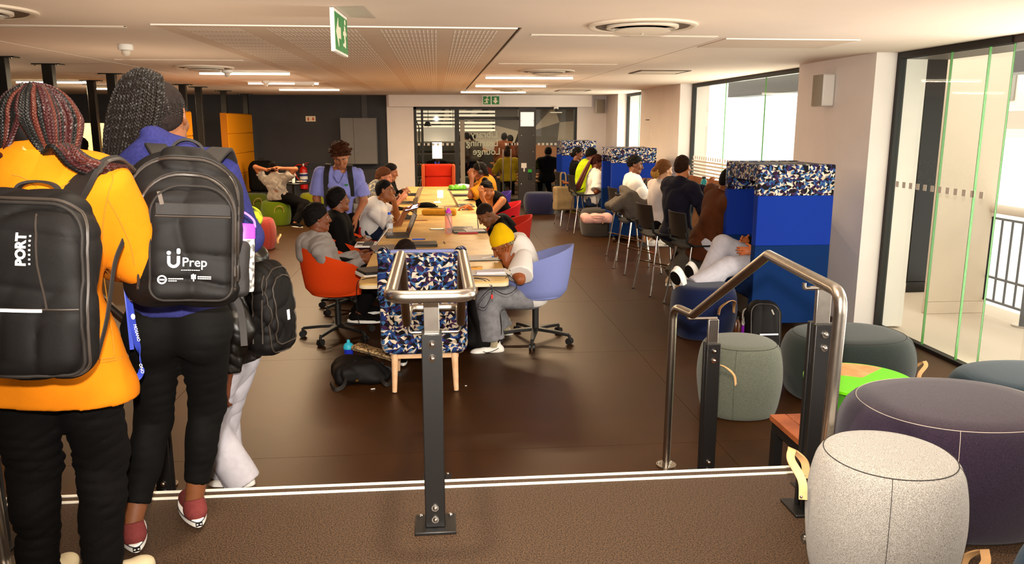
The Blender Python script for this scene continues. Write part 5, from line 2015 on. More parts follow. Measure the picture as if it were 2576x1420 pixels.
# ---------------------------------------------------------------- left side of the study table
G = 'students at the left side of the study table'
H5 = person('man in a grey hoodie slouched in the near orange chair', aty(822, 684, 6.86), aty(797, 602, 6.80), aty(799, 548, 6.84), (.93, .35, .0), (.1, -1, 0),
            hands=(aty(905, 640, 7.12), aty(914, 652, 6.78)), feet=(aty(905, 772, 7.1), aty(902, 790, 6.8)), elb=((-.2, .1, -1), (-.1, .15, -1)), skin='6e3818', h=.009,
            base=(-.98, 6.86, 0), top=dict(m=cloth('8d8580', var=.1), loose=.016, hem=.10, sleeve='long', hood=1.35, name='hoodie', fold=.007), bottom=dict(m=M_blk, loose=.02), shoes=dict(m=M_blk, sole=M_white),
            hair=dict(kind='short', col='0d0908', th=.014, line=-.015), hdir=((1, .1, -.2), (1, .1, -.2)), group=G)
S = Sdf(.008)
q = H5['neck']
S.cap(q + [.01, -.085, .0], q + [-.085, -.04, .01], .034, .045, k=.03)
S.cap(q + [.01, .085, .0], q + [-.085, .04, .01], .034, .045, k=.03)
S.ell(q + [-.115, 0, -.045], (.065, .10, .085), k=.04)
S.ell(q + [-.125, -.02, -.13], (.05, .075, .06), k=.04)
S.disp(folds(.008, 24, 3))
obj('hood', S.mesh(), MATS['cloth_8d8580'], H5['T'], world=True)
H6 = person('man in a black hoodie with glasses, hands clasped, looking at the standing man', aty(862, 636, 7.95), aty(846, 548, 7.93), aty(851, 503, 7.98), (.85, .5, .12), (.1, -1, 0),
            hands=(aty(912, 604, 8.02), aty(913, 610, 7.84)), feet=(aty(935, 720, 8.1), aty(930, 730, 7.85)), elb=((-.2, .5, -1), (-.2, -.5, -1)), skin='784222', h=.009,
            base=(-.98, 7.95, 0), top=dict(m=mat('black_fleece', '080707', rough=.9, var=.1, scale=80, spec=.12), loose=.03, hem=.05, sleeve='long', hood=1.15, name='hoodie', cuff=.35), bottom=dict(m=mat('maroon_cloth', '3d0f16', rough=.85), loose=.02), shoes=dict(m=M_blk, sole=M_white),
            hair=dict(kind='short', col='0b0807', th=.014, line=-.012), hdir=((.7, -.75, -.1), (.7, .75, -.1)), group=G)
glasses(H6)
H7 = person('man in a white tee with glasses, chin on hand, holding a phone', aty(930, 575, 9.05), aty(950, 516, 9.02), aty(969, 480, 9.05), (.95, -.12, .08), (.1, -1, 0),
            hands=(aty(990, 503, 9.12), aty(1022, 528, 8.86)), feet=(aty(975, 655, 9.1), aty(970, 662, 8.9)), elb=((.4, .4, -1), (-.1, -.4, -1)), skin='8a4f26', h=.009,
            base=(-.85, 9.05, 0), top=dict(m=M_wht, loose=.022, hem=.07, sleeve='short', fold=.008), bottom=dict(m=cloth('1a2138'), loose=.015), shoes=dict(m=M_blk, sole=M_white),
            hair=dict(kind='crop', col='0e0908', th=.006, line=.0), hdir=((-.15, .1, 1), (1, .05, .1)), palm=((-1, 0, 0), (0, .2, 1)), group=G)
glasses(H7)
H8 = person('brown haired student in a pale patterned shirt behind the man in the white tee', aty(935, 525, 10.5), aty(950, 472, 10.45), aty(966, 446, 10.5), (.95, -.1, -.25), (.05, -1, 0),
            hands=(aty(1005, 498, 10.6), aty(1010, 500, 10.4)), feet=(aty(975, 600, 10.6), aty(970, 602, 10.4)), skin='a8684a', h=.011, base=(-.9, 10.5, 0), eyes=False,
            top=dict(m=mat('patterned_shirt', 'b3a58c', rough=.85, col2='4a5058', scale=24, detail=1), loose=.02, hem=.06, sleeve='short'), bottom=dict(m=M_blk, loose=.015), shoes=dict(m=M_blk),
            hair=dict(kind='short', col='4a2814', th=.014, line=.0), group=G)
H9 = person('dark haired student in black bending to the table beyond the brown haired one', aty(960, 505, 11.9), aty(975, 458, 11.85), aty(983, 433, 11.9), (.95, -.15, -.2), (.05, -1, 0),
            hands=(aty(1018, 484, 11.9), aty(1016, 486, 11.7)), feet=(aty(985, 575, 12), aty(985, 575, 11.8)), skin='8a5234', h=.011, base=(-.8, 11.9, 0), eyes=False, fem=True,
            top=dict(m=M_blk, loose=.03, hem=.05, sleeve='long'), bottom=dict(m=M_blk, loose=.015), shoes=dict(m=M_blk), hair=dict(kind='long', col='0d0908', th=.012, line=-.01), group=G)
# standing man
H4 = person('standing man in a lilac blue tee with curly hair and a backpack, looking down', aty(850, 560, 8.75), aty(853, 428, 8.72), aty(857, 392, 8.62), (.12, -.75, -.55), (-1, -.08, 0),
            hands=(aty(893, 552, 8.6), aty(812, 552, 8.65)), feet=(aty(872, 720, 8.7), aty(838, 722, 8.8)), elb=((.5, .6, 0), (-.5, .6, 0)), skin='a2633f', h=.009, base=(-1.05, 8.75, 0), sw=.19,
            hup=(0, -.5, .9), hdir=((.05, -.1, -1), (-.05, -.1, -1)), facepts=True, top=dict(m=cloth('8286c8', bump=.15), loose=.020, hem=.10, sleeve='short', frac=.8, fold=.008), bottom=dict(m=M_blk, loose=.035, rad=(.10, .09, .08)), shoes=dict(m=M_blk),
            hair=dict(kind='curly', col='3a1c0c', brow='1d100a'), palm=((-1, 0, 0), (1, 0, 0)))
nk = H4['neck']
obj('necklace', MB().tube(spline([nk + [-.055, -.03, .0], nk + [-.045, -.10, -.06], nk + [0, -.135, -.13], nk + [.045, -.10, -.06], nk + [.055, -.03, .0]]), .003, 6), M_black, H4['T'], world=True)
obj('shirt_badge', MB().sphere(nk + [.085, -.128, -.15], .02, 10, (1, .2, .6)), mat('badge_green', '2f7a3a', rough=.7), H4['T'], world=True)
# far left: seen from behind, arms up
H10 = person('person in a grey tee seated with both hands behind the head, seen from behind', aty(700, 496, 14.9), aty(690, 446, 14.85), aty(689, 424, 14.9), (.15, .95, -.25), (1, -.15, 0),
             hands=(aty(672, 428, 14.75), aty(708, 424, 14.75)), feet=(aty(735, 560, 15.2), aty(742, 562, 14.7)), knees=((1, .3, .4), (1, .2, .4)), elb=((-1, .3, .5), (1.2, .1, -.3)), skin='9a5c38', h=.011, base=(-2.95, 14.9, 0), eyes=False,
             hdir=((.9, .1, .3), (-.9, .1, .3)), top=dict(m=cloth('9a8f84'), loose=.018, hem=.05, sleeve='short', fold=.010, ff=22), bottom=dict(m=M_blk, loose=.025), shoes=dict(m=M_blk, sole=M_white), hair=dict(kind='bun', col='0c0807', bun=(.02, -.085, .06), bs=.055, th=.012, line=-.02), footdir=((.7, -.6, 0), (.7, -.6, 0)))
H11 = person('dark haired head and shoulders of a person standing by the cream partition', aty(203, 520, 10.7), aty(203, 402, 10.7), aty(203, 372, 10.7), (.2, 1, 0), (1, -.2, 0),
             feet=(aty(195, 655, 10.7), aty(215, 655, 10.7)), skin='5a3522', h=.013, base=(-4.8, 10.7, 0), eyes=False, fine='no', top=dict(m=M_blk, loose=.02, hem=.06, sleeve='long'), bottom=dict(m=M_blk), shoes=dict(m=M_blk), hair=dict(kind='short', col='0a0706', th=.018, line=-.02))
# in the printed chair, only the crown shows
H12 = person('dark haired person bent low in the printed high backed chair', np.array([-.13, 5.72, .50]), np.array([-.19, 5.80, .86]), aty(1020, 642, 5.80), (.0, .8, -.6), (1, 0, 0),
             hands=(np.array([-.3, 6.0, .79]), np.array([.02, 6.0, .79])), feet=(np.array([-.30, 6.0, .08]), np.array([-.05, 6.05, .08])), skin='5a3522', h=.010, base=(-.13, 5.72, 0), eyes=False, s=.86, hup=(0, .55, .83),
             top=dict(m=M_blk, loose=.02, hem=.04, sleeve='long'), bottom=dict(m=cloth('3a4a66'), loose=.015), shoes=dict(m=M_blk, sole=M_white), hair=dict(kind='short', col='1a0f0b', th=.016, line=-.02))

# ---------------------------------------------------------------- right side of the study table
G = 'students at the right side of the study table'
BEAN = mat('yellow_knit', 'd9ac05', rough=.9, bump=.4, scale=160, spec=.1)
H13 = person('man in a yellow beanie and white tee, hand at his mouth, in the lilac chair', aty(1338, 732, 6.62), aty(1303, 618, 6.52), aty(1266, 617, 6.45), (-.80, -.22, -.56), (.12, 1, 0),
             hands=(aty(1274, 662, 6.30), aty(1258, 664, 6.62)), feet=(aty(1243, 872, 6.32), aty(1270, 840, 6.85)), knees=((-.6, -.1, 1), (-.6, .1, 1)), elb=((.1, -.9, -.55), (-.2, .5, -1)), lenarm=.86, skin='8c4a22', h=.008, base=(.78, 6.6, 0), hup=(-.45, 0, .9),
             hdir=((-.1, -.05, 1), (-.9, -.1, -.3)), palm=((.2, .9, 0), (0, -.3, -1)), footdir=((-1, -.12, 0), (-1, .05, 0)), top=dict(m=M_wht, loose=.03, hem=.06, sleeve='short', frac=.86, fold=.008, name='tee_shirt'),
             bottom=dict(m=JG, loose=.02, rad=(.095, .075, .078), crop=.14, calf=False, fold=.005), shoes=dict(m=M_wsh, sole=M_white, high=.05, sole_h=.034, laces=M_paper, stripe=M_black, mark=M_black), hair=dict(kind='beanie', m=BEAN, col='8a7a55', brow='120c0a'), group=G, curl=(1.1, .9))
P = H13['P']
S = Sdf(.005)
S.ell(P(0, -.014, .02), (.0795, .098, .085), H13['R'], k=.02)
S.cut(nrm(H13['f'] * .7 - H13['u']), P(0, 0, -.012))
S.cut(H13['f'], P(0, .03, 0))
S.disp(noisef(.002, 260, 3))
obj('hair', S.mesh(), mat('bleached_hair', '9a8560', rough=.8, col2='3a2c1c', scale=60, detail=4), H13['T'], world=True)
obj('earbud', MB().sphere(P(-.088, .004, -.004), .009, 8).tube([P(-.09, .006, -.004), P(-.088, .012, -.035)], .004, 8), M_white, H13['T'], world=True)
for q in H13['an']:
    obj('sock', MB().tube([q, q + ZU * .14], [.045, .05], 16), mat('beige_sock', 'a89b7c', rough=.9), H13['T'], world=True)
H14 = person('man with a shaved head in a black tee writing at the table', aty(1296, 640, 8.6), aty(1262, 562, 8.52), aty(1222, 540, 8.48), (-.72, -.25, -.64), (.1, 1, 0),
             hands=(aty(1212, 590, 8.30), aty(1215, 578, 8.62)), feet=(aty(1250, 690, 8.5), aty(1255, 690, 8.75)), elb=((.1, -.8, -.8), (.1, .6, -1)), skin='70401f', h=.008, base=(.80, 8.6, 0), hup=(-.5, 0, .87),
             hdir=((-.9, .1, -.25), (-.9, -.1, -.2)), palm=((0, .2, -1), (0, -.2, -1)), top=dict(m=M_blk, loose=.024, hem=.05, sleeve='short', frac=.85, name='tee_shirt'), bottom=dict(m=M_blk, loose=.02), shoes=dict(m=M_blk), hair=dict(kind='fade', col='1d120d', th=.0015, line=.0), group=G, curl=(1.0, .8))
H15 = person('young woman in a dark tank top with her hair tied up, chin on hand', aty(1262, 545, 10.25), aty(1243, 497, 10.2), aty(1224, 478, 10.12), (-.45, -.80, -.38), (-.55, .85, 0),
             hands=(aty(1213, 497, 9.95), aty(1178, 520, 10.3)), feet=(aty(1230, 620, 10.2), aty(1235, 620, 10.4)), elb=((-.3, -.6, -1), (.2, .4, -1)), skin='b0652e', h=.009, base=(.82, 10.25, 0), fem=True, s=.95,
             hdir=((-.1, .1, 1), (-1, .0, -.1)), palm=((-.3, .9, 0), (0, 0, -1)), top=dict(m=M_blk, loose=.008, hem=.04, sleeve='none', name='tank_top'), bottom=dict(m=M_blk, loose=.01), shoes=dict(m=M_blk), hair=dict(kind='bun', col='0f0908', bun=(.01, -.06, .115), bs=.04, th=.010, line=.01), group=G)
H16 = person('woman in a mustard tee with headphones, hands at her chin', aty(1230, 505, 11.75), aty(1222, 455, 11.7), aty(1206, 431, 11.68), (-.96, -.1, -.22), (.1, 1, 0),
             hands=(aty(1188, 450, 11.5), aty(1186, 452, 11.8)), feet=(aty(1200, 570, 11.7), aty(1205, 570, 11.9)), elb=((-.5, -.4, -1), (-.5, .4, -1)), skin='7a4324', h=.010, base=(.80, 11.75, 0), fem=True,
             hdir=((-.2, .2, 1), (-.2, -.2, 1)), top=dict(m=cloth('b87a1c'), loose=.024, hem=.05, sleeve='short', frac=.85, name='tee_shirt'), bottom=dict(m=M_blk), shoes=dict(m=M_blk), hair=dict(kind='long', col='0e0908', th=.012, line=-.005), group=G)
P = H16['P']
obj('headphones', MB().tube(spline([P(-.092, .0, .0), P(-.085, .0, .09), P(0, .0, .145), P(.085, .0, .09), P(.092, .0, .0)]), .008, 8).sphere(P(-.093, 0, -.005), .036, 12, (.5, 1, 1), H16['R']).sphere(P(.093, 0, -.005), .036, 12, (.5, 1, 1), H16['R']), M_bplast, H16['T'], world=True)

# ---------------------------------------------------------------- window side, on the bar stools
G = 'students on the window bar stools'
H17 = person('person in a brown sweater hunched on the nearest bar stool, head behind the booth', aty(1776, 612, 7.72), aty(1818, 487, 7.62), aty(1836, 455, 7.58), (.95, .1, -.3), (.1, -1, 0),
             hands=(aty(1900, 540, 7.9), aty(1890, 545, 7.6)), feet=(aty(1862, 745, 7.95), aty(1858, 750, 7.65)), elb=((-.1, .4, -1), (-.1, -.4, -1)), skin='6e3818', h=.009, base=(2.65, 7.72, 0), eyes=False, sw=.20,
             top=dict(m=cloth('4d260f', var=.1), loose=.035, hem=.13, sleeve='long', name='sweater', fold=.010), bottom=dict(m=JL, loose=.02), shoes=dict(m=M_wsh), hair=dict(kind='crop', col='0d0807', th=.006, line=-.01), group=G)
H18 = person('man in a navy sweater with cropped brown hair on a bar stool, one hand raised', aty(1700, 590, 8.56), aty(1712, 462, 8.5), aty(1718, 420, 8.55), (.75, .62, -.05), (.45, -.9, 0),
             hands=(aty(1785, 480, 8.85), aty(1782, 500, 8.45)), feet=(aty(1690, 700, 8.2), aty(1735, 690, 8.6)), knees=((.8, -.2, .4), (1, .1, .4)), elb=((.1, .6, -1), (.2, -.6, -1)), skin='bd7446', h=.009, base=(2.55, 8.56, 0), eyes=False, sw=.20,
             hdir=((.3, .1, 1), (1, .1, 0)), top=dict(m=cloth('171524', var=.08), loose=.032, hem=.06, sleeve='long', name='sweater', fold=.009, collar=.02), bottom=dict(m=cloth('4d473e'), loose=.03, rad=(.10, .09, .085), crop=.05), shoes=dict(m=mat('tan_shoe', 'b9a184', rough=.7), sole=M_white), hair=dict(kind='short', col='2a170d', th=.008, line=-.008), group=G)
H19 = person('blonde woman with her hair clipped up in a white top between two men', aty(1655, 562, 9.45), aty(1664, 462, 9.4), aty(1671, 428, 9.42), (.92, .3, -.05), (.3, -1, 0),
             hands=(aty(1730, 490, 9.6), aty(1728, 495, 9.3)), feet=(aty(1700, 660, 9.5), aty(1695, 665, 9.3)), elb=((0, .5, -1), (0, -.5, -1)), skin='d29a72', h=.010, base=(2.62, 9.45, 0), eyes=False, fem=True,
             top=dict(m=cloth('cfc4c0'), loose=.02, hem=.05, sleeve='long'), bottom=dict(m=M_blk), shoes=dict(m=M_wsh), hair=dict(kind='tied', col='6b4322', th=.012, line=.0), group=G)
S = Sdf(.007)
P = H19['P']
S.ell(P(0, -.125, -.035), (.055, .05, .065), H19['R'], k=.01).disp(noisef(.006, 110, 6))
obj('clipped_curls', S.mesh(), hair_mat('b5863f'), H19['T'], world=True)
H20 = person('man in a white tee with short black hair by the middle booth', aty(1598, 525, 10.8), aty(1592, 447, 10.75), aty(1598, 416, 10.8), (.93, -.3, -.08), (.0, -1, 0),
             hands=(aty(1634, 462, 10.9), aty(1650, 490, 10.7)), feet=(aty(1650, 600, 10.9), aty(1645, 605, 10.6)), elb=((.2, .4, -1), (0, -.5, -1)), skin='6e3c1e', h=.009, base=(2.7, 10.8, 0),
             top=dict(m=M_wht, loose=.026, hem=.06, sleeve='short', frac=.85, name='tee_shirt'), bottom=dict(m=M_blk, loose=.02), shoes=dict(m=M_wsh), hair=dict(kind='afro', col='0c0807'), group=G)
H21 = person('person with long red braids in a white tee on a far bar stool', aty(1492, 500, 13.5), aty(1500, 434, 13.45), aty(1502, 408, 13.5), (.95, -.05, -.35), (.05, -1, 0),
             hands=(aty(1525, 470, 13.6), aty(1524, 474, 13.3)), feet=(aty(1515, 560, 13.6), aty(1512, 562, 13.4)), skin='6a381c', h=.011, base=(2.5, 13.5, 0), eyes=False, fem=True,
             top=dict(m=M_wht, loose=.03, hem=.06, sleeve='short', frac=.9), bottom=dict(m=cloth('2a3650'), loose=.02), shoes=dict(m=M_wsh), hair=dict(kind='braids', col='2c100a', th=.014, line=-.02), group=G)
b = MB()
P = H21['P']
for i in range(30):
    w, d = rg.uniform(-1, 1), rg.uniform(-1, 1)
    b.tube(spline([P(w * .05, -.06, .10), P(w * .075, -.115, .02), P(w * .08, -.13 - .02 * d, -.12), P(w * .09, -.15 - .03 * d, -.32), P(w * .08, -.17 - .04 * d, -.50 - .08 * rg.random())], 4), .0085, 5)
obj('long_braids', b, mat('red_brown_braid', '571d10', rough=.5), H21['T'], world=True)
H22 = person('person in a bright lime top leaning to the window bar', aty(1460, 478, 14.5), aty(1478, 412, 14.45), aty(1488, 390, 14.5), (.9, .1, -.4), (.05, -1, 0),
             hands=(aty(1520, 440, 14.6), aty(1518, 445, 14.3)), feet=(aty(1490, 545, 14.6), aty(1488, 546, 14.4)), skin='6a381c', h=.011, base=(2.45, 14.5, 0), eyes=False,
             top=dict(m=cloth('b8d10a'), loose=.045, hem=.05, sleeve='long', name='lime_top'), bottom=dict(m=cloth('5a6480'), loose=.02), shoes=dict(m=M_blk), hair=dict(kind='short', col='0a0706', th=.016, line=-.015), group=G)
H23 = person('dark haired person in black at the farthest bar seat', aty(1452, 470, 15.6), aty(1448, 408, 15.55), aty(1454, 387, 15.6), (.9, -.3, -.1), (-.1, -1, 0),
             hands=(aty(1480, 440, 15.7), aty(1480, 440, 15.4)), feet=(aty(1475, 530, 15.6), aty(1473, 530, 15.5)), skin='6a3a22', h=.012, base=(2.75, 15.6, 0), eyes=False, fine='no',
             top=dict(m=M_blk, loose=.02, hem=.05, sleeve='long'), bottom=dict(m=M_blk), shoes=dict(m=M_blk), hair=dict(kind='bun', col='0a0706', bun=(0, -.10, -.03), bs=.05, th=.014, line=-.01), group=G)
# legs stretched out of the near booth
bx, by = 2.98, 7.0
H24 = person('person lounging in the near booth with legs in pale jeans out on the navy pouf', np.array([3.02, 7.02, .58]), np.array([3.22, 7.06, 1.0]), np.array([3.20, 7.06, 1.17]), (-.95, 0, -.3), (0, 1, 0),
             hands=(np.array([2.84, 6.86, .72]), np.array([2.88, 7.16, .76])), feet=(aty(1740, 722, 6.78), aty(1768, 712, 7.02)), knees=((-.2, -.1, 1), (-.2, .1, 1)), elb=((0, -.4, -1), (0, .4, -1)), skin='c06a3a', h=.009, base=(3.02, 7.02, .46), eyes=False,
             top=dict(m=M_blk, loose=.02, hem=.04, sleeve='long'), bottom=dict(m=JL, loose=.02, waist=.7, rad=(.09, .07, .06)), hair=dict(kind='short', col='0d0807', th=.012, line=-.01))


def sole_shoe(T, c, fd, up, k=1.25):
    """trainer seen from below: fd heel to toe, up away from the sole"""
    fd, up = nrm(fd), nrm(up)
    sd = np.cross(fd, up)
    R = np.stack([sd, fd, up], 1)
    S = Sdf(.006)
    S.ell(c + fd * .05 * k + up * .045, np.array([.045, .11, .05]) * k, R, k=.03)
    S.ell(c - fd * .06 * k + up * .06, np.array([.042, .06, .055]) * k, R, k=.03)
    S.cap(c - fd * .07 * k + up * .06, c - fd * .06 * k + up * .13, .042 * k, .04 * k, k=.02, flat=1)
    S.cut(-up, c + up * .012)
    o = obj('shoe', S.mesh(), M_wsh, T, world=True)
    pr = [(.049 * k * sin(t), .005 + .148 * k * cos(t)) for t in np.linspace(0, 2 * pi, 28)[:-1]]
    so = obj('sole', MB().prism(pr, .026, c, sd, fd), M_white, o, world=True, bevel=.004)
    pr = [(.040 * k * sin(t), .085 * k + .055 * k * cos(t)) for t in np.linspace(0, 2 * pi, 20)[:-1]]
    obj('tread', MB().prism(pr, .004, c - up * .003, sd, fd).prism([(a * .85, b * .7 - .155 * k) for a, b in pr], .004, c - up * .003, sd, fd), M_black, so, world=True)
    obj('arch', MB().prism([(.034 * k * sin(t), -.01 + .045 * k * cos(t)) for t in np.linspace(0, 2 * pi, 16)[:-1]], .003, c - up * .002, sd, fd), mat('gum_sole', 'b08a5e', rough=.6), so, world=True)


a0, a1 = H24['an']
sole_shoe(H24['T'], aty(1708, 727, 6.68), (-.38, -.15, .9), (.72, .62, .3))
sole_shoe(H24['T'], aty(1741, 714, 6.95), (-.25, .1, .95), (.8, .55, .15))
# ================================================================ bags, laptops, bottles, papers
M_nyl = mat('black_nylon', '0e0b0a', rough=.62, var=.12, scale=220, spec=.16, bump=.12, bscale=900)
M_nyl2 = mat('dark_nylon_panel', '15110f', rough=.66, var=.15, scale=260, spec=.35, bump=.3, bscale=600)
M_strap = mat('black_webbing', '1c1714', rough=.7, var=.1, scale=200, spec=.3)
M_refl = mat('reflective_tape', 'f4f2ee', rough=.3, emit=.25)  # weak emission stands in for light thrown back by the tape
M_zip = mat('zip_highlight', '302822', rough=.4, spec=.5)  # lightened brown; highlights on the black zips put into the colour
M_print = mat('white_print', 'f0eeea', rough=.6)


class Frame:
    """axes of a bag: right, out (away from the wearer), up"""

    def __init__(s, O, out, up=(0, 0, 1), roll=0.):
        s.o = np.array(O, float)
        s.y = nrm(out)
        u = np.asarray(up, float)
        s.z = nrm(u - s.y * (u @ s.y))
        s.x = np.cross(s.z, s.y)
        c, q = cos(roll), sin(roll)
        s.x, s.z = s.x * c + s.z * q, s.z * c - s.x * q
        s.R = np.stack([s.x, s.y, s.z], 1)

    def p(s, x, y, z):
        return s.o + s.x * x + s.y * y + s.z * z


def bag_body(fr, w, d, h, rad, hs=.006, top=.8, fold=.004, seed=1, belly=.03):
    S = Sdf(hs)
    S.box(fr.p(0, 0, -h * .06), (w / 2, d / 2, h * .44), rad, fr.R, k=.04)
    S.box(fr.p(0, -d * .05, h * .30), (w / 2 * top, d * .42, h * .20), rad, fr.R, k=.06)
    S.ell(fr.p(0, d * .38, -h * .12), (w * .40, belly, h * .32), fr.R, k=.05)
    S.disp(folds(fold, 32, seed))
    return S


def outline(pts, fr, y, BV, off=.003):
    """points of a panel edge laid on the bag surface"""
    out = []
    for a, b in pts:
        o = fr.p(a, .35, b)
        hit = BV.ray_cast(Vector(o), Vector(-fr.y))
        out.append(np.array(hit[0]) + fr.y * off if hit[0] is not None else fr.p(a, y, b))
    return np.array(out)


def lay(VF, fr, BV, off=.0025):
    """drape flat print on a bag surface"""
    V, F = VF
    out = []
    for v in V:
        q = v - fr.o
        a, b, c = q @ fr.x, q @ fr.z, q @ fr.y
        hit = BV.ray_cast(Vector(fr.p(a, .35, b)), Vector(-fr.y))
        base = np.array(hit[0]) if hit[0] is not None else fr.p(a, 0, b)
        out.append(base + fr.y * (off + c))
    return np.array(out), F


def arch(w, h, r, n=10, bot=None):
    """outline rounded at the top, closed"""
    b = r * .5 if bot is None else bot
    o = [(w / 2, h / 2 - r)] + [(w / 2 - r + r * cos(t), h / 2 - r + r * sin(t)) for t in np.linspace(0, pi / 2, n)]
    o += [(-w / 2 + r + r * cos(t), h / 2 - r + r * sin(t)) for t in np.linspace(pi / 2, pi, n)]
    o += [(-w / 2 + b + b * cos(t), -h / 2 + b + b * sin(t)) for t in np.linspace(pi, 1.5 * pi, n)]
    o += [(w / 2 - b + b * cos(t), -h / 2 + b + b * sin(t)) for t in np.linspace(1.5 * pi, 2 * pi, n)]
    return o


def dense(pts, n=6, closed=True):
    P = np.array(pts + [pts[0]] if closed else pts)
    out = []
    for a, b in zip(P[:-1], P[1:]):
        m = max(1, int(np.linalg.norm(b - a) / .02))
        out += [a + (b - a) * i / m for i in range(m)]
    if not closed:
        out.append(P[-1])
    return out


def bvh(VF):
    V, F = VF
    return BVHTree.FromPolygons([Vector(v) for v in V], [tuple(int(i) for i in f) for f in F])


def hit(BV, o, d):
    h = BV.ray_cast(Vector(o), Vector(d))
    return np.array(h[0]) if h[0] is not None else None


# ---- backpack of the woman in the mustard jacket
t = thing('backpack', 'slim black backpack with a white reflective stripe on the mustard jacket', 'backpack', (-1.1, 1.99, ZUP))
fr = Frame(aty(84, 712, 1.985), (.04, -1, .10), roll=-.05)
S = bag_body(fr, .285, .12, .455, .055, top=.86, seed=2, belly=.02)
VF = S.mesh()
obj('body', VF, M_nyl, t, world=True)
BV = bvh(VF)
front = arch(.262, .41, .075)
obj('piping', MB().tube(outline(dense([(a, b - .012) for a, b in front]), fr, .06, BV), .0042, 8, closed=True), M_strap, t, world=True)
pn = MB()
for k in (-.006, .006):
    pn.tube(outline(dense([(a * (1.06 + k), b * (1.03 + k) - .008) for a, b in front]), fr, .05, BV, .001), .0028, 6, closed=True)
obj('zip', pn, M_zip, t, world=True)
obj('panel_seam', MB().tube(outline(dense([(.035, .168), (.042, .05), (.060, -.055)], closed=False), fr, .06, BV, .0005), .0026, 6), M_zip, t, world=True)
obj('panel_seam', MB().tube(outline(dense([(-.13, -.055), (.13, -.055)], closed=False), fr, .06, BV, .0005), .0026, 6), M_zip, t, world=True)
q = outline(dense([(-.128, -.058), (.050, -.058)], closed=False), fr, .06, BV, .003)
obj('reflective_stripe', MB().ribbon(q, fr.z, .0075, .003), M_refl, t, world=True)
V, F = text_mesh('PORT', .030, fr.p(.008, 0, .085), fr.z, -fr.x, .001, 'CENTER', 1.0, .0013)
obj('brand_print', lay((V, F), fr, BV), M_print, t, world=True, smooth=False)
mk = MB()
for k in range(7):
    mk.prism(rounded(.0042, .0042, .0006, 2), .001, fr.p(.0265, 0, .052 + k * .0108), fr.x, fr.z)
obj('dotted_print', lay(mk.arrays(), fr, BV), M_print, t, world=True, smooth=False)
HW = bvh(([v for v in (np.array(o.data.vertices[i].co) + root_loc(W1['T']) for o in [c for c in W1['T'].children if c.name.startswith('jacket')] for i in range(len(o.data.vertices)))], [tuple(p.vertices) for c in W1['T'].children if c.name.startswith('jacket') for p in c.data.polygons]))


def strap_on(BVs, pts, w, th, up, off=.008, m=None, wd=None):
    """shoulder strap pressed on a garment: pts are (photo x, photo y) with start depth in front of it"""
    out = []
    for px, py in pts:
        d = nrm(ray(px, py))
        h = hit(BVs, _C, d)
        out.append(h - d * off if h is not None else None)
    return [o for o in out if o is not None]


q = strap_on(HW, [(168, 520), (182, 494), (200, 468), (216, 446), (232, 428), (246, 416)], 0, 0, 0, .012)
q = list(q) + [q[-1] + np.array([.012, .05, .0]), q[-1] + np.array([.02, .11, -.03])]
qs = spline(q, 5)
obj('shoulder_strap', MB().ribbon(qs, (.85, -.12, .45), .066, .016), M_strap, t, world=True, bevel=.004)
obj('strap_edge', MB().tube(qs + np.array([.034, -.008, .012]), .0045, 6), M_zip, t, world=True)
q0 = fr.p(-.02, -.03, .21)
obj('grab_handle', MB().ribbon(spline([fr.p(-.055, -.03, .20), fr.p(-.04, -.035, .235), fr.p(0, -.04, .245), fr.p(.04, -.035, .235), fr.p(.055, -.03, .20)], 5), fr.y, .026, .006), M_strap, t, world=True)
obj('side_strap', MB().ribbon(spline([fr.p(.135, -.02, -.19), fr.p(.15, -.05, -.09), fr.p(.155, -.09, .04), fr.p(.16, -.14, .1)], 5), fr.y, .022, .003), M_strap, t, world=True)

M_seam = mat('mustard_seam', '9c6606', rough=.9)
for pts in ([(262, 640), (258, 590), (262, 540), (272, 490), (284, 452), (282, 436)], [(140, 476), (170, 462), (198, 440), (214, 418)], [(268, 498), (292, 540), (312, 580), (330, 625), (338, 668)],
            [(250, 905), (280, 901), (310, 898), (340, 893)], [(250, 912), (280, 908), (310, 905), (342, 900)], [(256, 668), (275, 690), (300, 697)], [(258, 676), (272, 702), (292, 710)], [(30, 440), (60, 448), (92, 470)], [(262, 700), (268, 750), (276, 800), (284, 850), (288, 895)]):
    q = strap_on(HW, pts, 0, 0, 0, .0008)
    if len(q) > 2:
        obj('seam', MB().tube(spline(q, 5), .0016, 6), M_seam, W1['T'], world=True)

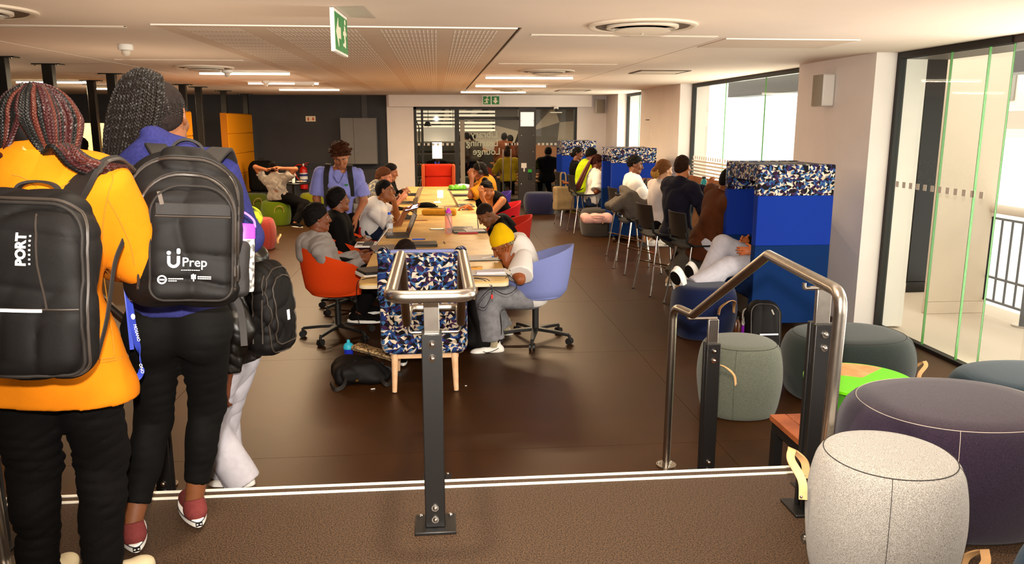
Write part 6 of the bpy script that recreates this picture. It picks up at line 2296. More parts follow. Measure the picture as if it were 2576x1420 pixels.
# ---- backpack with the printed logos on the navy hoodie
t = thing('backpack', 'bulky black backpack with white logo print on the navy hoodie', 'backpack', (-.85, 2.40, ZUP))
fr = Frame(aty(466, 572, 2.42), (.24, -1, .12), roll=-.075)
w, d, h = .315, .19, .475
S = bag_body(fr, w, d, h, .075, top=.62, seed=5, fold=.009, belly=.045)
S.box(fr.p(.025, d * .45, -.055), (.112, .035, .155), .03, fr.R, k=.018)
S.cap(fr.p(-.13, .0, -.15), fr.p(-.15, .0, -.02), .035, .03, k=.03)
VF = S.mesh()
obj('body', VF, M_nyl, t, world=True)
BV = bvh(VF)
po = [(a + .025, b - .045) for a, b in arch(.218, .325, .085, bot=.04)]
obj('pocket_piping', MB().tube(outline(dense(po), fr, .13, BV), .0036, 8, closed=True), M_strap, t, world=True)
ZQ = []
for zc, zw, zt, zb in ((.012, .256, .150, -.185), (.002, .292, .196, -.16)):
    o = [(a, b) for a, b in dense(arch(zw, .40, .115, bot=.03))]
    o = [(a + zc, b - .2 + zt) for a, b in o]
    o = [q for q in o if q[1] > zb]
    k = max(range(len(o)), key=lambda i: abs(o[i][1] - o[i - 1][1]) + abs(o[i][0] - o[i - 1][0]))
    q = outline(o[k:] + o[:k], fr, .1, BV, .0015)
    q = np.array([p_ for p_ in q if np.linalg.norm(p_ - fr.o) < .33])
    ZQ.append(q)
    obj('zip', MB().tube(q, .0045, 8), M_zip, t, world=True)
    obj('zip_tape', MB().tube(q + fr.z * .007 + fr.x * .002, .003, 6), M_strap, t, world=True)
q = outline(dense([(-.07, .050), (.128, .052)], closed=False), fr, .13, BV, .001)
obj('pocket_flap', MB().ribbon(q, fr.z, .034, .005), M_nyl2, t, world=True, bevel=.002)
q = outline(dense([(-.07, .030), (.128, .032)], closed=False), fr, .13, BV, .001)
obj('flap_seam', MB().tube(q, .003, 6), M_zip, t, world=True)
obj('zip_puller', MB().ribbon(outline([(-.062, .098), (-.058, .085), (-.052, .062)], fr, .13, BV, .004), fr.x, .011, .003), mat('grey_webbing', '4d443d', rough=.7), t, world=True)
for q in ZQ:
    o = min(q, key=lambda p_: abs((p_ - fr.o) @ fr.z + .085) + 3 * max(0, (p_ - fr.o) @ fr.x)) + fr.y * .006
    obj('zip_slider', MB().box(o, (.010, .008, .014), fr.R).tube([o - fr.z * .005, o - fr.z * .018 - fr.x * .003], .0025, 6).tube([o - fr.z * .005 + fr.x * .004, o - fr.z * .018 + fr.x * .006], .002, 6), M_chrome, t, world=True)


def pr(name, mb):
    return obj(name, lay(mb.arrays() if isinstance(mb, MB) else mb, fr, BV), M_print, t, world=True, smooth=False)


cx, cz = .016, -.098
th_ = np.linspace(pi, 2 * pi, 15)
U = [(.0165 * cos(a), .0165 * sin(a)) for a in th_] + [(.0165, .017)] + [(.0085, .017)] + [(.0085 * cos(a), .0085 * sin(a)) for a in th_[::-1]] + [(-.0085, .017), (-.0165, .017)]


def strip_uv(mb, poly_outer, poly_inner, O):
    for (a, b, c, e) in zip(poly_outer[:-1], poly_outer[1:], poly_inner[1:], poly_inner[:-1]):
        mb.prism([a, b, c, e], .0012, O, fr.x, fr.z)


m = MB()
uo = [(-.0165, .017)] + [(.0165 * cos(a), .0165 * sin(a)) for a in th_] + [(.0165, .017)]
ui = [(-.0085, .017)] + [(.0085 * cos(a), .0085 * sin(a)) for a in th_] + [(.0085, .017)]
strip_uv(m, uo, ui, fr.p(cx - .038, 0, cz))
c16 = np.linspace(0, 2 * pi, 15)[:-1]
m.prism([(.0056 * cos(a), .0056 * sin(a)) for a in c16], .0012, fr.p(cx - .0505, 0, cz + .0255), fr.x, fr.z)
m.prism(rounded(.0095, .0165, .0045, 4), .0012, fr.p(cx - .0255, 0, cz + .0305), fr.x, fr.z)
pr('logo_letter', m)
pr('logo_lettering', text_mesh('Prep', .036, fr.p(cx + .017, 0, cz - .001), fr.x, fr.z, .0012, 'CENTER', 1.0, .0002))
m = MB()
for k in range(9):
    m.prism(rounded(.0042, .002, .0006, 2), .001, fr.p(cx - .016 + k * .0056, 0, cz - .0225), fr.x, fr.z)
pr('logo_tagline', m)
m = MB()
ro = [(.0125 * cos(a), .0125 * sin(a)) for a in np.linspace(0, 2 * pi, 21)]
strip_uv(m, ro, [(a * .68, b * .68) for a, b in ro], fr.p(cx - .068, 0, cz - .050))
m.prism(rounded(.013, .004, .001, 2), .001, fr.p(cx - .068, 0, cz - .0505), fr.x, fr.z)
for k in range(7):
    m.prism(rounded(.0046, .0028, .0006, 2), .001, fr.p(cx - .049 + k * .0056, 0, cz - .0475), fr.x, fr.z)
for k in range(4):
    m.prism(rounded(.0046, .0022, .0006, 2), .001, fr.p(cx - .049 + k * .0056, 0, cz - .0535), fr.x, fr.z)
pr('emblem_round', m)
m = MB()
ex_, ez_ = cx + .014, cz - .044
m.prism(rounded(.003, .022, .001, 2), .001, fr.p(ex_, 0, ez_), fr.x, fr.z)
for sx in (-1, 1):
    m.prism(rounded(.0036, .013, .0012, 2), .001, fr.p(ex_ + sx * .0045, 0, ez_ + .002), fr.x, fr.z)
    m.prism([(0, 0), (.005, .004), (.006, .001), (.001, -.004)], .001, fr.p(ex_ + (.001 if sx > 0 else -.007), 0, ez_ + .006), fr.x, fr.z)
for k in range(6):
    m.prism(rounded(.0052, .0034, .0006, 2), .001, fr.p(ex_ + .0135 + k * .0062, 0, ez_ + .003), fr.x, fr.z)
    m.prism(rounded(.0052, .0028, .0006, 2), .001, fr.p(ex_ + .0135 + k * .0062, 0, ez_ - .0025), fr.x, fr.z)
pr('emblem_cross', m)
obj('grab_handle', MB().ribbon(spline([fr.p(-.05, -.06, .20), fr.p(-.035, -.055, .245), fr.p(.0, -.05, .262), fr.p(.04, -.055, .245), fr.p(.055, -.06, .20)], 5), fr.y, .03, .008), M_strap, t, world=True)
for sx in (-1, 1):
    obj('shoulder_strap', MB().ribbon(spline([fr.p(sx * .06, -.06, .20), fr.p(sx * .085, -.10, .235), fr.p(sx * .10, -.15, .245), fr.p(sx * .115, -.21, .21)], 6), fr.x, .06, .014), M_strap, t, world=True, bevel=.004)
    obj('compression_strap', MB().ribbon(spline([fr.p(sx * .10, .05, .15), fr.p(sx * .135, .04, .12), fr.p(sx * .15, .0, .10), fr.p(sx * .15, -.06, .09)], 5), fr.z, .024, .003), M_strap, t, world=True)
obj('side_pocket', Sdf(.006).box(fr.p(.158, -.015, -.12), (.026, .06, .085), .022, fr.R).disp(folds(.003, 40, 4)).mesh(), M_nyl2, t, world=True)
obj('hem_strap', MB().ribbon(spline([fr.p(.13, -.03, -.2), fr.p(.155, -.03, -.24), fr.p(.165, -.03, -.30), fr.p(.17, -.02, -.36)], 5), fr.x, .02, .003), M_strap, t, world=True)
# bottle in its side pocket
wb = thing('water_bottle', 'clear bottle with a bright purple lid in the side pocket of the logo backpack', 'bottle', fr.p(.165, -.01, -.18))
O = fr.p(.163, -.012, 0)


def bz(pr, n=24):
    V, F = MB().lathe(pr, n=n).arrays()
    return V @ fr.R.T + O, F


obj('body', bz([(.001, -.19), (.033, -.19), (.034, -.18), (.034, -.03), (.031, -.02), (.001, -.018)]), mat('frosted_clear', 'cfcac6', rough=.15, col2='5a5a5a', scale=70, detail=0), wb, world=True)
M_pur = mat('bright_purple', 'a832d6', rough=.5)
obj('lid', bz([(.033, -.03), (.035, -.028), (.035, .008), (.031, .016), (.001, .018)]), M_pur, wb, world=True)
obj('loop', MB().ribbon(spline([O + fr.x * -.03 + fr.z * .012, O + fr.x * -.026 + fr.z * .04, O + fr.x * -.004 + fr.z * .052, O + fr.x * .028 + fr.z * .03, O + fr.x * .034 + fr.z * .006], 6), fr.y, .022, .006), M_pur, wb, world=True)

# ---- lanyard swinging beside the mustard jacket
ln = thing('lanyard', 'blue printed lanyard hanging between the mustard jacket and the black leggings', 'lanyard', aty(335, 950, 2.42) * [1, 1, 0] + [0, 0, ZUP])
Yl = 2.44
lp = spline([aty(318, 700, Yl + .02), aty(322, 735, Yl), aty(330, 785, Yl - .01), aty(337, 830, Yl - .01), aty(346, 870, Yl), aty(354, 910, Yl), aty(356, 935, Yl - .005), aty(345, 952, Yl - .01), aty(330, 950, Yl - .02), aty(326, 930, Yl - .01)], 6)
wd = []
for i in range(len(lp)):
    f = i / (len(lp) - 1)
    a = -.1 + (0 if f < .45 else -1.3 * sin((f - .45) / .2 * pi) if f < .65 else 0)
    b = .35 if f < .7 else .35 + (f - .7) * 4
    wd.append((cos(b) * cos(a), sin(a), sin(b) * .4 - (.0 if f < .72 else .8)))
M_lan = mat('lanyard_blue', '2b3c9e', rough=.4, coat=.2, var=.1, scale=30)
obj('ribbon', MB().ribbon(lp, np.array(wd), .018, .002), M_lan, ln, world=True)
l2 = spline([aty(314, 705, Yl + .04), aty(321, 770, Yl + .03), aty(327, 830, Yl + .03), aty(332, 880, Yl + .03)], 6)
obj('ribbon', MB().ribbon(l2, (1, .5, 0), .012, .002), M_lan, ln, world=True)
for px, py, tx, sz in ((326, 738, 'ONO', .021), (344, 838, 'MOSANO', .0125), (356, 928, 'ONO', .013)):
    pp = aty(px, py, Yl - .016)
    V, F = text_mesh(tx, sz, pp, (.14, 0, -1), (1, 0, .14), .001, 'CENTER')
    obj('lettering', (V, F), M_print, ln, world=True, smooth=False)
for px, py in ((335, 797), (330, 944)):
    pp = aty(px, py, Yl - .022)
    obj('emblem', MB().prism([(.006 * cos(a), .009 * sin(a)) for a in c16], .001, pp, (1, 0, 0), (0, 0, 1)), M_print, ln, world=True)

# ---- backpack of the person in leather
t = thing('backpack', 'black backpack hanging from the shoulder of the black leather jacket', 'backpack', (-.75, 4.02, 0))
fr = Frame(aty(678, 772, 3.96), (.95, -.30, .05), up=(.10, 0, 1))
S = bag_body(fr, .25, .15, .46, .06, top=.78, seed=8, fold=.006, belly=.03)
VF = S.mesh()
obj('body', VF, M_nyl, t, world=True)
BV = bvh(VF)
for k in (.9, 1.12):
    obj('zip', MB().tube(outline(dense([(a * k, b * k - .01) for a, b in arch(.20, .37, .08)]), fr, .07, BV), .004, 8, closed=True), M_zip, t, world=True)
sd = MB()
for zx in (-.02, .03):
    q = []
    for z in np.linspace(-.16, .17, 14):
        hh = hit(BV, fr.p(-.4, zx + .01 * sin(z * 9), z), fr.x)
        if hh is not None:
            q.append(hh - fr.x * .002)
    obj('side_zip', MB().tube(q, .0045, 8), M_zip, t, world=True)
    obj('zip_slider', MB().box(q[len(q) // 2 + (2 if zx > 0 else -2)] - fr.x * .006, (.01, .012, .02), fr.R), M_black, t, world=True)
obj('shoulder_strap', MB().ribbon(spline([fr.p(-.07, -.07, .19), fr.p(-.075, -.10, .25), fr.p(-.075, -.16, .29), fr.p(-.08, -.23, .28), fr.p(-.09, -.29, .22)], 6), fr.x, .05, .012), M_strap, t, world=True, bevel=.004)
obj('grab_handle', MB().ribbon(spline([fr.p(-.03, -.05, .20), fr.p(-.02, -.05, .235), fr.p(.02, -.05, .235), fr.p(.03, -.05, .20)], 5), fr.y, .022, .005), M_strap, t, world=True)
obj('reflective_tab', MB().box(fr.p(.0, .10, -.04), (.02, .004, .05), fr.R), M_refl, t, world=True)
# backpack straps of the standing man
t = thing('backpack', 'black backpack worn by the standing man in the lilac blue tee', 'backpack', (H4['pel'][0], H4['pel'][1] + .2, 0))
nk, fw_ = H4['neck'], H4['fw']
fr = Frame((H4['neck'] + H4['pel']) / 2 - fw_ * .22, -fw_)
obj('body', bag_body(fr, .30, .16, .46, .06, hs=.01, seed=4).mesh(), M_nyl, t, world=True)
TB = [c for c in H4['T'].children if c.name.startswith('shirt')][0]
TBv = bvh((np.array([v.co[:] for v in TB.data.vertices]) + root_loc(H4['T']), [tuple(p.vertices) for p in TB.data.polygons]))
for sx in (-1, 1):
    q = []
    for a, z in ((.115, .02), (.125, -.04), (.13, -.11), (.132, -.19), (.13, -.27), (.135, -.34), (.15, -.40)):
        o = nk + H4['rs'] * sx * a + ZU * z
        hh = hit(TBv, o + np.array([0, -.6, 0]), (0, 1, 0))
        if hh is not None:
            q.append(hh + np.array([0, -.008, 0]))
    q = [q[0] + np.array([0, .10, .035]), q[0] + np.array([0, .04, .03])] + q
    obj('shoulder_strap', MB().ribbon(spline(q, 4), H4['rs'], .055, .014), M_strap, t, world=True)

# ---- laptops
M_lap = mat('laptop_black', '1c1815', rough=.45, spec=.45)
M_lapg = mat('laptop_grey', '77706a', rough=.35, metal=.5)
M_key = mat('keycaps', '0c0b0a', rough=.5)
M_scr = mat('dark_screen', '0a0b0e', rough=.1, spec=.6)


def laptop(lab, x, y, rz, op=110, m=M_lap, z=.741, w=.33, d=.225, closed=False):
    t = thing('laptop', lab, 'laptop', (x, y, z), rz, 'laptops on the study tables')
    obj('base', MB().prism(rounded(w, d, .012, 3), .016, (0, 0, 0)), m, t, bevel=.002)
    if closed:
        obj('lid', MB().prism(rounded(w, d, .012, 3), .007, (0, 0, .0165)), m, t, bevel=.002)
        return t
    kb = MB()
    for r in range(5):
        for c in range(13):
            kb.box((-w * .44 + w * .88 * (c + .5) / 13, d * .36 - .0195 * (r + .5), .0172), (w * .88 / 13 - .003, .0165, .0024))
    obj('keyboard', kb, M_key, t, kind='stuff')
    obj('touchpad', MB().prism(rounded(.10, .06, .004, 2), .0008, (0, -d * .28, .016)), M_lapg if m is M_lap else M_lap, t)
    a = radians(op - 90)
    R = rotx(-a)
    lid = obj('lid', MB().box(np.array([0, d / 2 - .004, .018]) + R @ np.array([0, 0, d / 2]), (w, .007, d), R), m, t, bevel=.002)
    obj('display', MB().box(np.array([0, d / 2 - .004, .018]) + R @ np.array([0, -.0042, d / 2 + .004]), (w * .94, .0012, d * .86), R), M_scr, lid)
    return t


def onp(px, py, z=.74):
    p = atz(px, py, z)
    return p[0], p[1]


q = -pi / 2     # screens of the left row face left: the sitter at -X
x, y = onp(998, 594)
laptop('dark laptop with a glossy keyboard behind the water bottle', x, y, q + .12, 112)
x, y = onp(1020, 549)
laptop('dark laptop in front of the man in the white tee', x, y, q - .12, 95)
x, y = onp(1026, 512)
laptop('thin grey laptop in front of the brown haired student', x, y, q - .2, 112, M_lapg)
x, y = onp(1036, 491)
laptop('dark laptop at the far left of the table row', x, y, q, 100)
x, y = onp(1170, 519)
laptop('grey laptop in front of the young woman in the tank top', x, y, pi / 2 + .1, 118, M_lapg)
x, y = onp(1152, 579)
laptop('open laptop seen edge on beside the pink bottle', x + .05, y, pi / 2, 110)
x, y = onp(1166, 493)
laptop('closed dark laptop lying before the woman with headphones', x, y, .1, m=M_lap, closed=True)
x, y = onp(1060, 618)
laptop('closed black laptop beyond the printed high backed chair', x - .02, y, .05, m=M_lap, closed=True)
x, y = onp(935, 688)
laptop('closed dark laptop at the near left table corner', x + .06, y + .02, .42, m=M_lap, closed=True, z=.749, w=.30)
laptop('pale laptop under the closed dark one at the near left table corner', x + .055, y + .015, .42, m=M_paper, closed=True, z=.7405 - .014, w=.31)
x, y = onp(912, 632)
laptop('white laptop on the lap of the man in the grey hoodie', x - .02, y + .6, q, 128, M_white, z=.70, w=.3, d=.2)
x, y = onp(962, 630)
laptop('grey laptop base half hidden by the printed chair wing', x + .02, y, q + .2, m=M_lapg, closed=True)
x, y = onp(1010, 470)
laptop('silver laptop raised before the dark haired student in black', x - .02, 12.3, pi / 2 + .5, 100, M_lapg)


# ---- bottles
def bottle(lab, cat, px, py, z, prof, cap, m, mc, extra=None, at=None):
    p = atz(px, py, z) if at is None else np.array([at[0], at[1], z])
    t = thing('water_bottle', lab, cat, p)
    obj('body', MB().lathe(prof, n=28), m, t)
    obj('cap', MB().lathe(cap, n=24), mc, t)
    if extra:
        obj(extra[0], MB().lathe(extra[1], n=28), extra[2], t)
    return t


M_pet = glass_mat('clear_plastic', (.86, .88, .9), 1.6, .12)
M_bcap = mat('blue_cap', '1c4fd0', rough=.4)
bottle('clear plastic water bottle with a blue cap on the near table', 'bottle', 981, 596, .741, [(.030, 0), (.033, .01), (.033, .05), (.030, .06), (.033, .07), (.033, .15), (.028, .18), (.013, .21), (.013, .222)],
       [(.001, .222), (.0155, .222), (.0155, .243), (.001, .243)], M_pet, M_bcap, ('label', [(.0335, .085), (.0335, .135)], mat('bottle_label', 'c9d0da', rough=.5)))
M_pinkb = glass_mat('pink_plastic', (1., .60, .52), 1.5, .22)
bottle('tall translucent pink bottle with a magenta lid in the middle of the table', 'bottle', 1129, 588, .741, [(.034, 0), (.037, .008), (.037, .19), (.034, .205), (.026, .212)], [(.026, .212), (.029, .214), (.028, .235), (.016, .245), (.014, .262), (.001, .265)],
       M_pinkb, mat('magenta_lid', 'd63ad0', rough=.4))
bottle('blue sports bottle with a turquoise lid standing on the floor by the chair', 'bottle', 879, 925, 0, [(.034, 0), (.037, .01), (.036, .09), (.033, .11), (.037, .13), (.036, .15)], [(.036, .15), (.04, .152), (.04, .172), (.03, .19), (.014, .198), (.013, .215), (.009, .222), (.001, .223)],
       mat('royal_blue_plastic', '1a2fb0', rough=.3, coat=.3), mat('turquoise_lid', '2fb3cf', rough=.4))
bottle('purple bottle with a white lid beside the black bag at the near booth', 'bottle', 1874, 865, 0, [(.036, 0), (.038, .01), (.038, .15), (.034, .165)], [(.034, .165), (.038, .167), (.038, .20), (.022, .21), (.02, .235), (.001, .238)],
       mat('violet_plastic', '8a1fae', rough=.3, coat=.3), M_white)
bottle('brown bottle lying in shadow by the near booth caster', 'bottle', 1850, 850, 0, [(.038, 0), (.04, .01), (.04, .13), (.02, .17)], [(.02, .17), (.022, .172), (.022, .195), (.001, .197)], mat('amber_plastic', '4a2408', rough=.25), M_black)

# ---- papers, phones, pens on the near table
PW = thing('open_folder', 'open folder of papers under the hands of the man in the yellow beanie', 'papers', (*onp(1225, 650), .7405))
obj('cover', MB().box((0, 0, .003), (.36, .27, .006), rotz(.1)), M_lap, PW)
for k in range(3):
    obj('sheet', MB().box((.01 * k - .02, .01 * k, .0068 + .0012 * k), (.30, .215, .0008), rotz(.1 + .07 * k)), M_paper, PW)
PW = thing('paper_stack', 'loose papers with a thick white booklet on the near right table corner', 'papers', (*onp(1226, 688), .7405))
obj('cover', MB().box((0, 0, .002), (.34, .24, .004), rotz(-.12)), M_lap, PW)
for k in range(4):
    obj('sheet', MB().box((.02 * (k % 2), .008 * k, .0046 + .0012 * k), (.30, .21, .0008), rotz(-.12 + .1 * k)), M_paper, PW)
obj('booklet', MB().box((.02, -.03, .016), (.21, .10, .014), rotz(.03)), mat('pale_booklet', 'd5cfd8', rough=.7), PW)
t = thing('cardboard_sleeve', 'small yellow card box on the papers by the printed chair', 'box', (*onp(1195, 680), .7405))
obj('box', MB().box((0, 0, .012), (.10, .07, .024), rotz(.2)), mat('card_yellow', 'c98f35', rough=.7), t, bevel=.002)
obj('flap', MB().box((.03, .0, .026), (.05, .05, .003), rotz(.5)), mat('card_tan', 'd9a860', rough=.7), t)
t = thing('pen', 'blue and white pen held over the papers by the man in the beanie', 'pen', (*onp(1228, 655), .758))
e = np.array([.18, .02, .025])
obj('barrel', MB().cyl((-.05, 0, .0), (.03, .0, .010), .0045), M_white, t)
obj('grip', MB().cyl((.03, 0, .010), (.10, .0, .020), .0055), mat('pen_blue', '1560b8', rough=.4), t)
t = thing('marker', 'blue marker pen lying beyond the printed chair', 'pen', (*onp(1050, 604), .7405))
obj('barrel', MB().cyl((-.05, 0, .006), (.05, .0, .006), .0062), M_bcap, t)
obj('cap', MB().cyl((.05, 0, .006), (.075, .0, .006), .0055), mat('navy_cap', '17308a', rough=.4), t)
t = thing('pen', 'black pen lying lengthwise on the near table', 'pen', (*onp(1118, 612), .7405))
obj('barrel', MB().cyl((-.006, .06, .005), (.006, -.05, .005), .005), M_black, t)
obj('tip', MB().cyl((.006, -.05, .005), (.0075, -.066, .005), .004, .001), M_chrome, t)
PH = thing('phone', 'glowing white phone in the hand of the man in the white tee', 'phone', (*aty(1036, 524, 8.85)[:2], aty(1036, 524, 8.85)[2]))
obj('case', MB().prism(rounded(.15, .075, .01), .008, (0, 0, 0), (1, 0, .25), (0, 1, .45)), M_black, PH)
obj('screen', MB().prism(rounded(.14, .066, .006), .001, (-.002, -.004, .008), (1, 0, .25), (0, 1, .45)), mat('lit_screen', 'e4dcff', rough=.3, emit=1.6), PH)
PH = thing('phone', 'silver phone lying alone in the middle of the near table', 'phone', (*onp(1099, 578), .7405))
obj('case', MB().prism(rounded(.15, .075, .01), .008, (0, 0, 0)), M_lapg, PH)
obj('screen', MB().prism(rounded(.14, .066, .006), .001, (0, 0, .008)), M_scr, PH)
t = thing('pencil', 'long thin pencil lying in front of the dark laptop', 'pen', (*onp(1030, 557), .7405))
obj('barrel', MB().cyl((-.22, 0, .005), (.20, .03, .005), .004), mat('pencil_red', '8a3a20', rough=.5), t)
obj('tip', MB().cyl((.20, .03, .005), (.225, .032, .005), .004, .0008), M_wood, t)
bgx, bgy = onp(1105, 541)
t = thing('pencil_pouch', 'mustard soft pouch lying across the middle of the table', 'pouch', (bgx, bgy, .7405))
S = Sdf(.008)
S.box((0, 0, .035), (.21, .085, .036), .032, rotz(-.12), k=.02)
S.ell((-.12, .0, .05), (.09, .07, .03), k=.03)
S.disp(folds(.008, 22, 4))
S.cut((0, 0, -1), (0, 0, .002))
obj('body', S.mesh(), cloth('b8801f', var=.1), t)
obj('zip', MB().tube(spline([(-.19, .03, .068), (-.06, .02, .082), (.08, .0, .074), (.19, -.02, .062)], 5), .004, 6), M_zip, t)
t = thing('cap', 'black cloth heap beside the mustard pouch', 'cloth', (*onp(1073, 522), .7405))
S = Sdf(.008)
S.ell((0, 0, .02), (.13, .08, .045), k=.02).ell((-.1, .02, .015), (.09, .05, .03), k=.02)
S.disp(folds(.008, 26, 9)).cut((0, 0, -1), (0, 0, .002))
obj('cloth', S.mesh(), M_blk, t)
obj('brim', MB().box((.12, 0, .012), (.07, .1, .006)), M_blk, t)
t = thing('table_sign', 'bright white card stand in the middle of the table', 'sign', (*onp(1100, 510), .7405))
obj('base', MB().lathe([(.001, 0), (.055, 0), (.05, .012), (.001, .016)], n=24), mat('bright_card', 'fffdf4', rough=.5, emit=.5), t)  # weak emission paints the blown-out white of the card
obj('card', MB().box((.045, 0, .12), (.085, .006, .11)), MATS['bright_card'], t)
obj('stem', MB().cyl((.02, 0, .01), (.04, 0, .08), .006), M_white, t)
t = thing('notebook', 'writing pad and folders under the hands of the man in the black tee', 'papers', (*onp(1176, 584), .7405))
obj('folder', MB().box((0.02, 0, .009), (.34, .24, .018), rotz(.05)), M_black, t, bevel=.003)
obj('cover', MB().box((-.10, .07, .020), (.22, .17, .004), rotz(.05)), mat('brown_cover', '4a3526', rough=.6), t)
obj('pad', MB().box((.07, .0, .0205), (.20, .21, .005), rotz(.12)), M_paper, t)
obj('red_book', MB().box((.0, -.14, .008), (.20, .05, .015), rotz(.02)), mat('red_cover', 'a01822', rough=.6), t)
t = thing('pen', 'black pen upright in the writing hand of the man in the black tee', 'pen', aty(1204, 574, 8.3))
obj('barrel', MB().cyl((0, 0, -.04), (-.01, .01, .09), .005), M_black, t)
obj('tip', MB().cyl((0, 0, -.04), (.001, -.001, -.055), .004, .001), M_chrome, t)
t = thing('snack_bag', 'torn green snack bag on a dark tray at the far table end', 'bag', (*onp(1150, 478), .7405))
S = Sdf(.012)
S.box((0, 0, .035), (.13, .09, .04), .03, rotz(.3), k=.02).disp(folds(.014, 26, 3)).cut((0, 0, -1), (0, 0, .006))
obj('bag', S.mesh(), mat('snack_green', '5fae1c', rough=.3, coat=.4), t)
obj('tray', MB().prism(rounded(.56, .24, .03), .012, (.12, -.02, -.0)), M_black, t)
obj('label', MB().box((-.09, -.03, .085), (.05, .03, .004), rotz(.4)), mat('snack_yellow', 'd9c41c', rough=.4), t)
t = thing('paper_bag', 'crumpled white paper beside the green snack bag', 'paper', (*onp(1176, 476), .753))
S = Sdf(.012)
S.box((0, 0, .03), (.16, .08, .035), .025, k=.02).disp(folds(.015, 24, 7)).cut((0, 0, -1), (0, 0, .002))
obj('paper', S.mesh(), M_paper, t)
t = thing('phone', 'dark phone lying near the elbow of the man in the black tee', 'phone', (*onp(1176, 528), .7405))
obj('case', MB().prism(rounded(.15, .072, .01), .009, (0, 0, 0)), M_black, t)
obj('screen', MB().prism(rounded(.14, .064, .006), .001, (0, 0, .009)), M_scr, t)
t = thing('headset', 'dark gadget and earphone case in front of the dark laptop', 'gadget', (*onp(1018, 545), .7405))
obj('case', MB().sphere((0, 0, .02), .05, 12, (1, .7, .4)), M_bplast, t)
obj('puck', MB().lathe([(.001, 0), (.045, 0), (.045, .03), (.001, .035)], (-.12, .03, 0), 20), M_lapg, t)
obj('band', MB().tube(spline([(.02, 0, .03), (.07, .05, .06), (.13, .03, .03)], 6), .008, 8), M_black, t)

# cables at the near right corner and the left corner
t = thing('cable', 'thin black cables dangling from the near right table corner', 'cable', (*onp(1235, 702), .741))
X, Y = onp(1235, 702)
for a in ([(X - .12, Y + .02, .748), (X - .02, Y - .08, .745), (X + .0, Y - .10, .66), (X - .05, Y - .09, .55), (X - .10, Y - .06, .57), (X - .03, Y - .05, .66), (X + .05, Y - .06, .70), (X + .12, Y + .03, .748)],
          [(X - .14, Y + .0, .748), (X - .05, Y - .08, .745), (X + .02, Y - .1, .68), (X + .10, Y - .08, .64), (X + .17, Y - .03, .66), (X + .19, Y + .05, .70), (X + .12, Y + .1, .76)]):
    obj('wire', MB().tube(spline(a, 7), .003, 6), M_black, t, world=True)
obj('plug', MB().box((X - .0, Y - .10, .63), (.014, .014, .03)), mat('red_plug', 'c0241c', rough=.5), t, world=True)
t = thing('cable', 'black cable running over the near left table corner to the floor', 'cable', (*onp(908, 704), 0))
X, Y = onp(908, 704)
obj('wire', MB().tube(spline([(X + .1, Y + .05, .744), (X + .02, Y, .743), (X - .03, Y - .01, .70), (X - .03, Y, .45), (X + .02, Y + .06, .2), (X + .03, Y + .1, .01), (X + .1, Y + .3, .006)], 8), .003, 6), M_black, t, world=True)
obj('plug', MB().box((X + .11, Y + .32, .012), (.02, .04, .02)), M_black, t, world=True)

# ---- on the floor
p = atz(905, 965, 0)
t = thing('slumped_backpack', 'slumped black backpack with loose straps on the floor left of the printed chair', 'backpack', (p[0], p[1] + .05, 0))
O = np.array([p[0], p[1] + .05, 0])
S = Sdf(.008)
S.box(O + [-.03, .02, .075], (.17, .14, .075), .06, rotz(.3), k=.04)
S.ell(O + [.10, -.02, .05], (.12, .10, .06), k=.04)
S.ell(O + [-.08, .05, .13], (.09, .08, .05), k=.05)
S.disp(folds(.014, 20, 6)).cut((0, 0, -1), (0, 0, .002))
obj('body', S.mesh(), M_nyl, t, world=True)
for a in ([(-.02, -.02, .16), (-.07, -.12, .10), (-.10, -.19, .03), (-.16, -.21, .012), (-.20, -.12, .03)], [(.06, .0, .12), (.14, -.10, .07), (.20, -.16, .02), (.23, -.08, .03), (.20, .02, .08)], [(.1, .05, .1), (.2, .04, .08), (.3, .02, .03)]):
    obj('strap', MB().ribbon(spline([O + np.array(q) for q in a], 6), (0, .3, 1), .028, .004), M_strap, t, world=True)
obj('tag', MB().box(O + [.09, -.06, .125], (.022, .012, .012)), M_pur, t, world=True)
obj('buckle', MB().box(O + [-.01, -.15, .055], (.02, .012, .012), rotz(.5)), mat('brass', 'b08a3a', rough=.3, metal=1), t, world=True)
p = atz(945, 905, .12)
t = thing('print_pouch', 'flat snakeskin print pouch lying on the slumped backpack', 'pouch', (p[0], p[1], .15))
obj('pouch', Sdf(.007).box((0, 0, .03), (.17, .07, .018), .016, roty(.22) @ rotz(-.3)).disp(folds(.003, 30, 2)).mesh(), mat('snake_print', 'b9986a', rough=.35, col2='2a1c12', scale=55, detail=2), t)
obj('zip', MB().tube([np.array(roty(.22) @ rotz(-.3)) @ np.array([x, -.07, .0]) + [0, 0, .03] for x in np.linspace(-.15, .15, 8)], .004, 6), M_zip, t)
p = atz(1215, 888, 0)
t = thing('backpack', 'black backpack under the table behind the white trainer', 'backpack', (.36, 6.45, 0))
fr = Frame((.34, 6.42, .25), (-.2, -1, .15))
obj('body', bag_body(fr, .30, .18, .50, .07, hs=.009, seed=3).mesh(), M_nyl, t, world=True)
obj('strap', MB().ribbon(spline([fr.p(.1, .05, .2), fr.p(.16, .1, .05), fr.p(.17, .1, -.12), fr.p(.12, .06, -.22)], 6), fr.x, .03, .004), M_strap, t, world=True)
obj('zip_mark', MB().box(fr.p(.14, .09, -.06), (.012, .006, .06), fr.R @ roty(.4)), M_refl, t, world=True)
bottle('small clear bottle with a dark blue cap in the shadow under the table', 'bottle', 1182, 865, 0, [(.032, 0), (.034, .01), (.034, .13), (.014, .17)], [(.001, .17), (.017, .17), (.017, .195), (.001, .195)], M_pet, M_bcap)
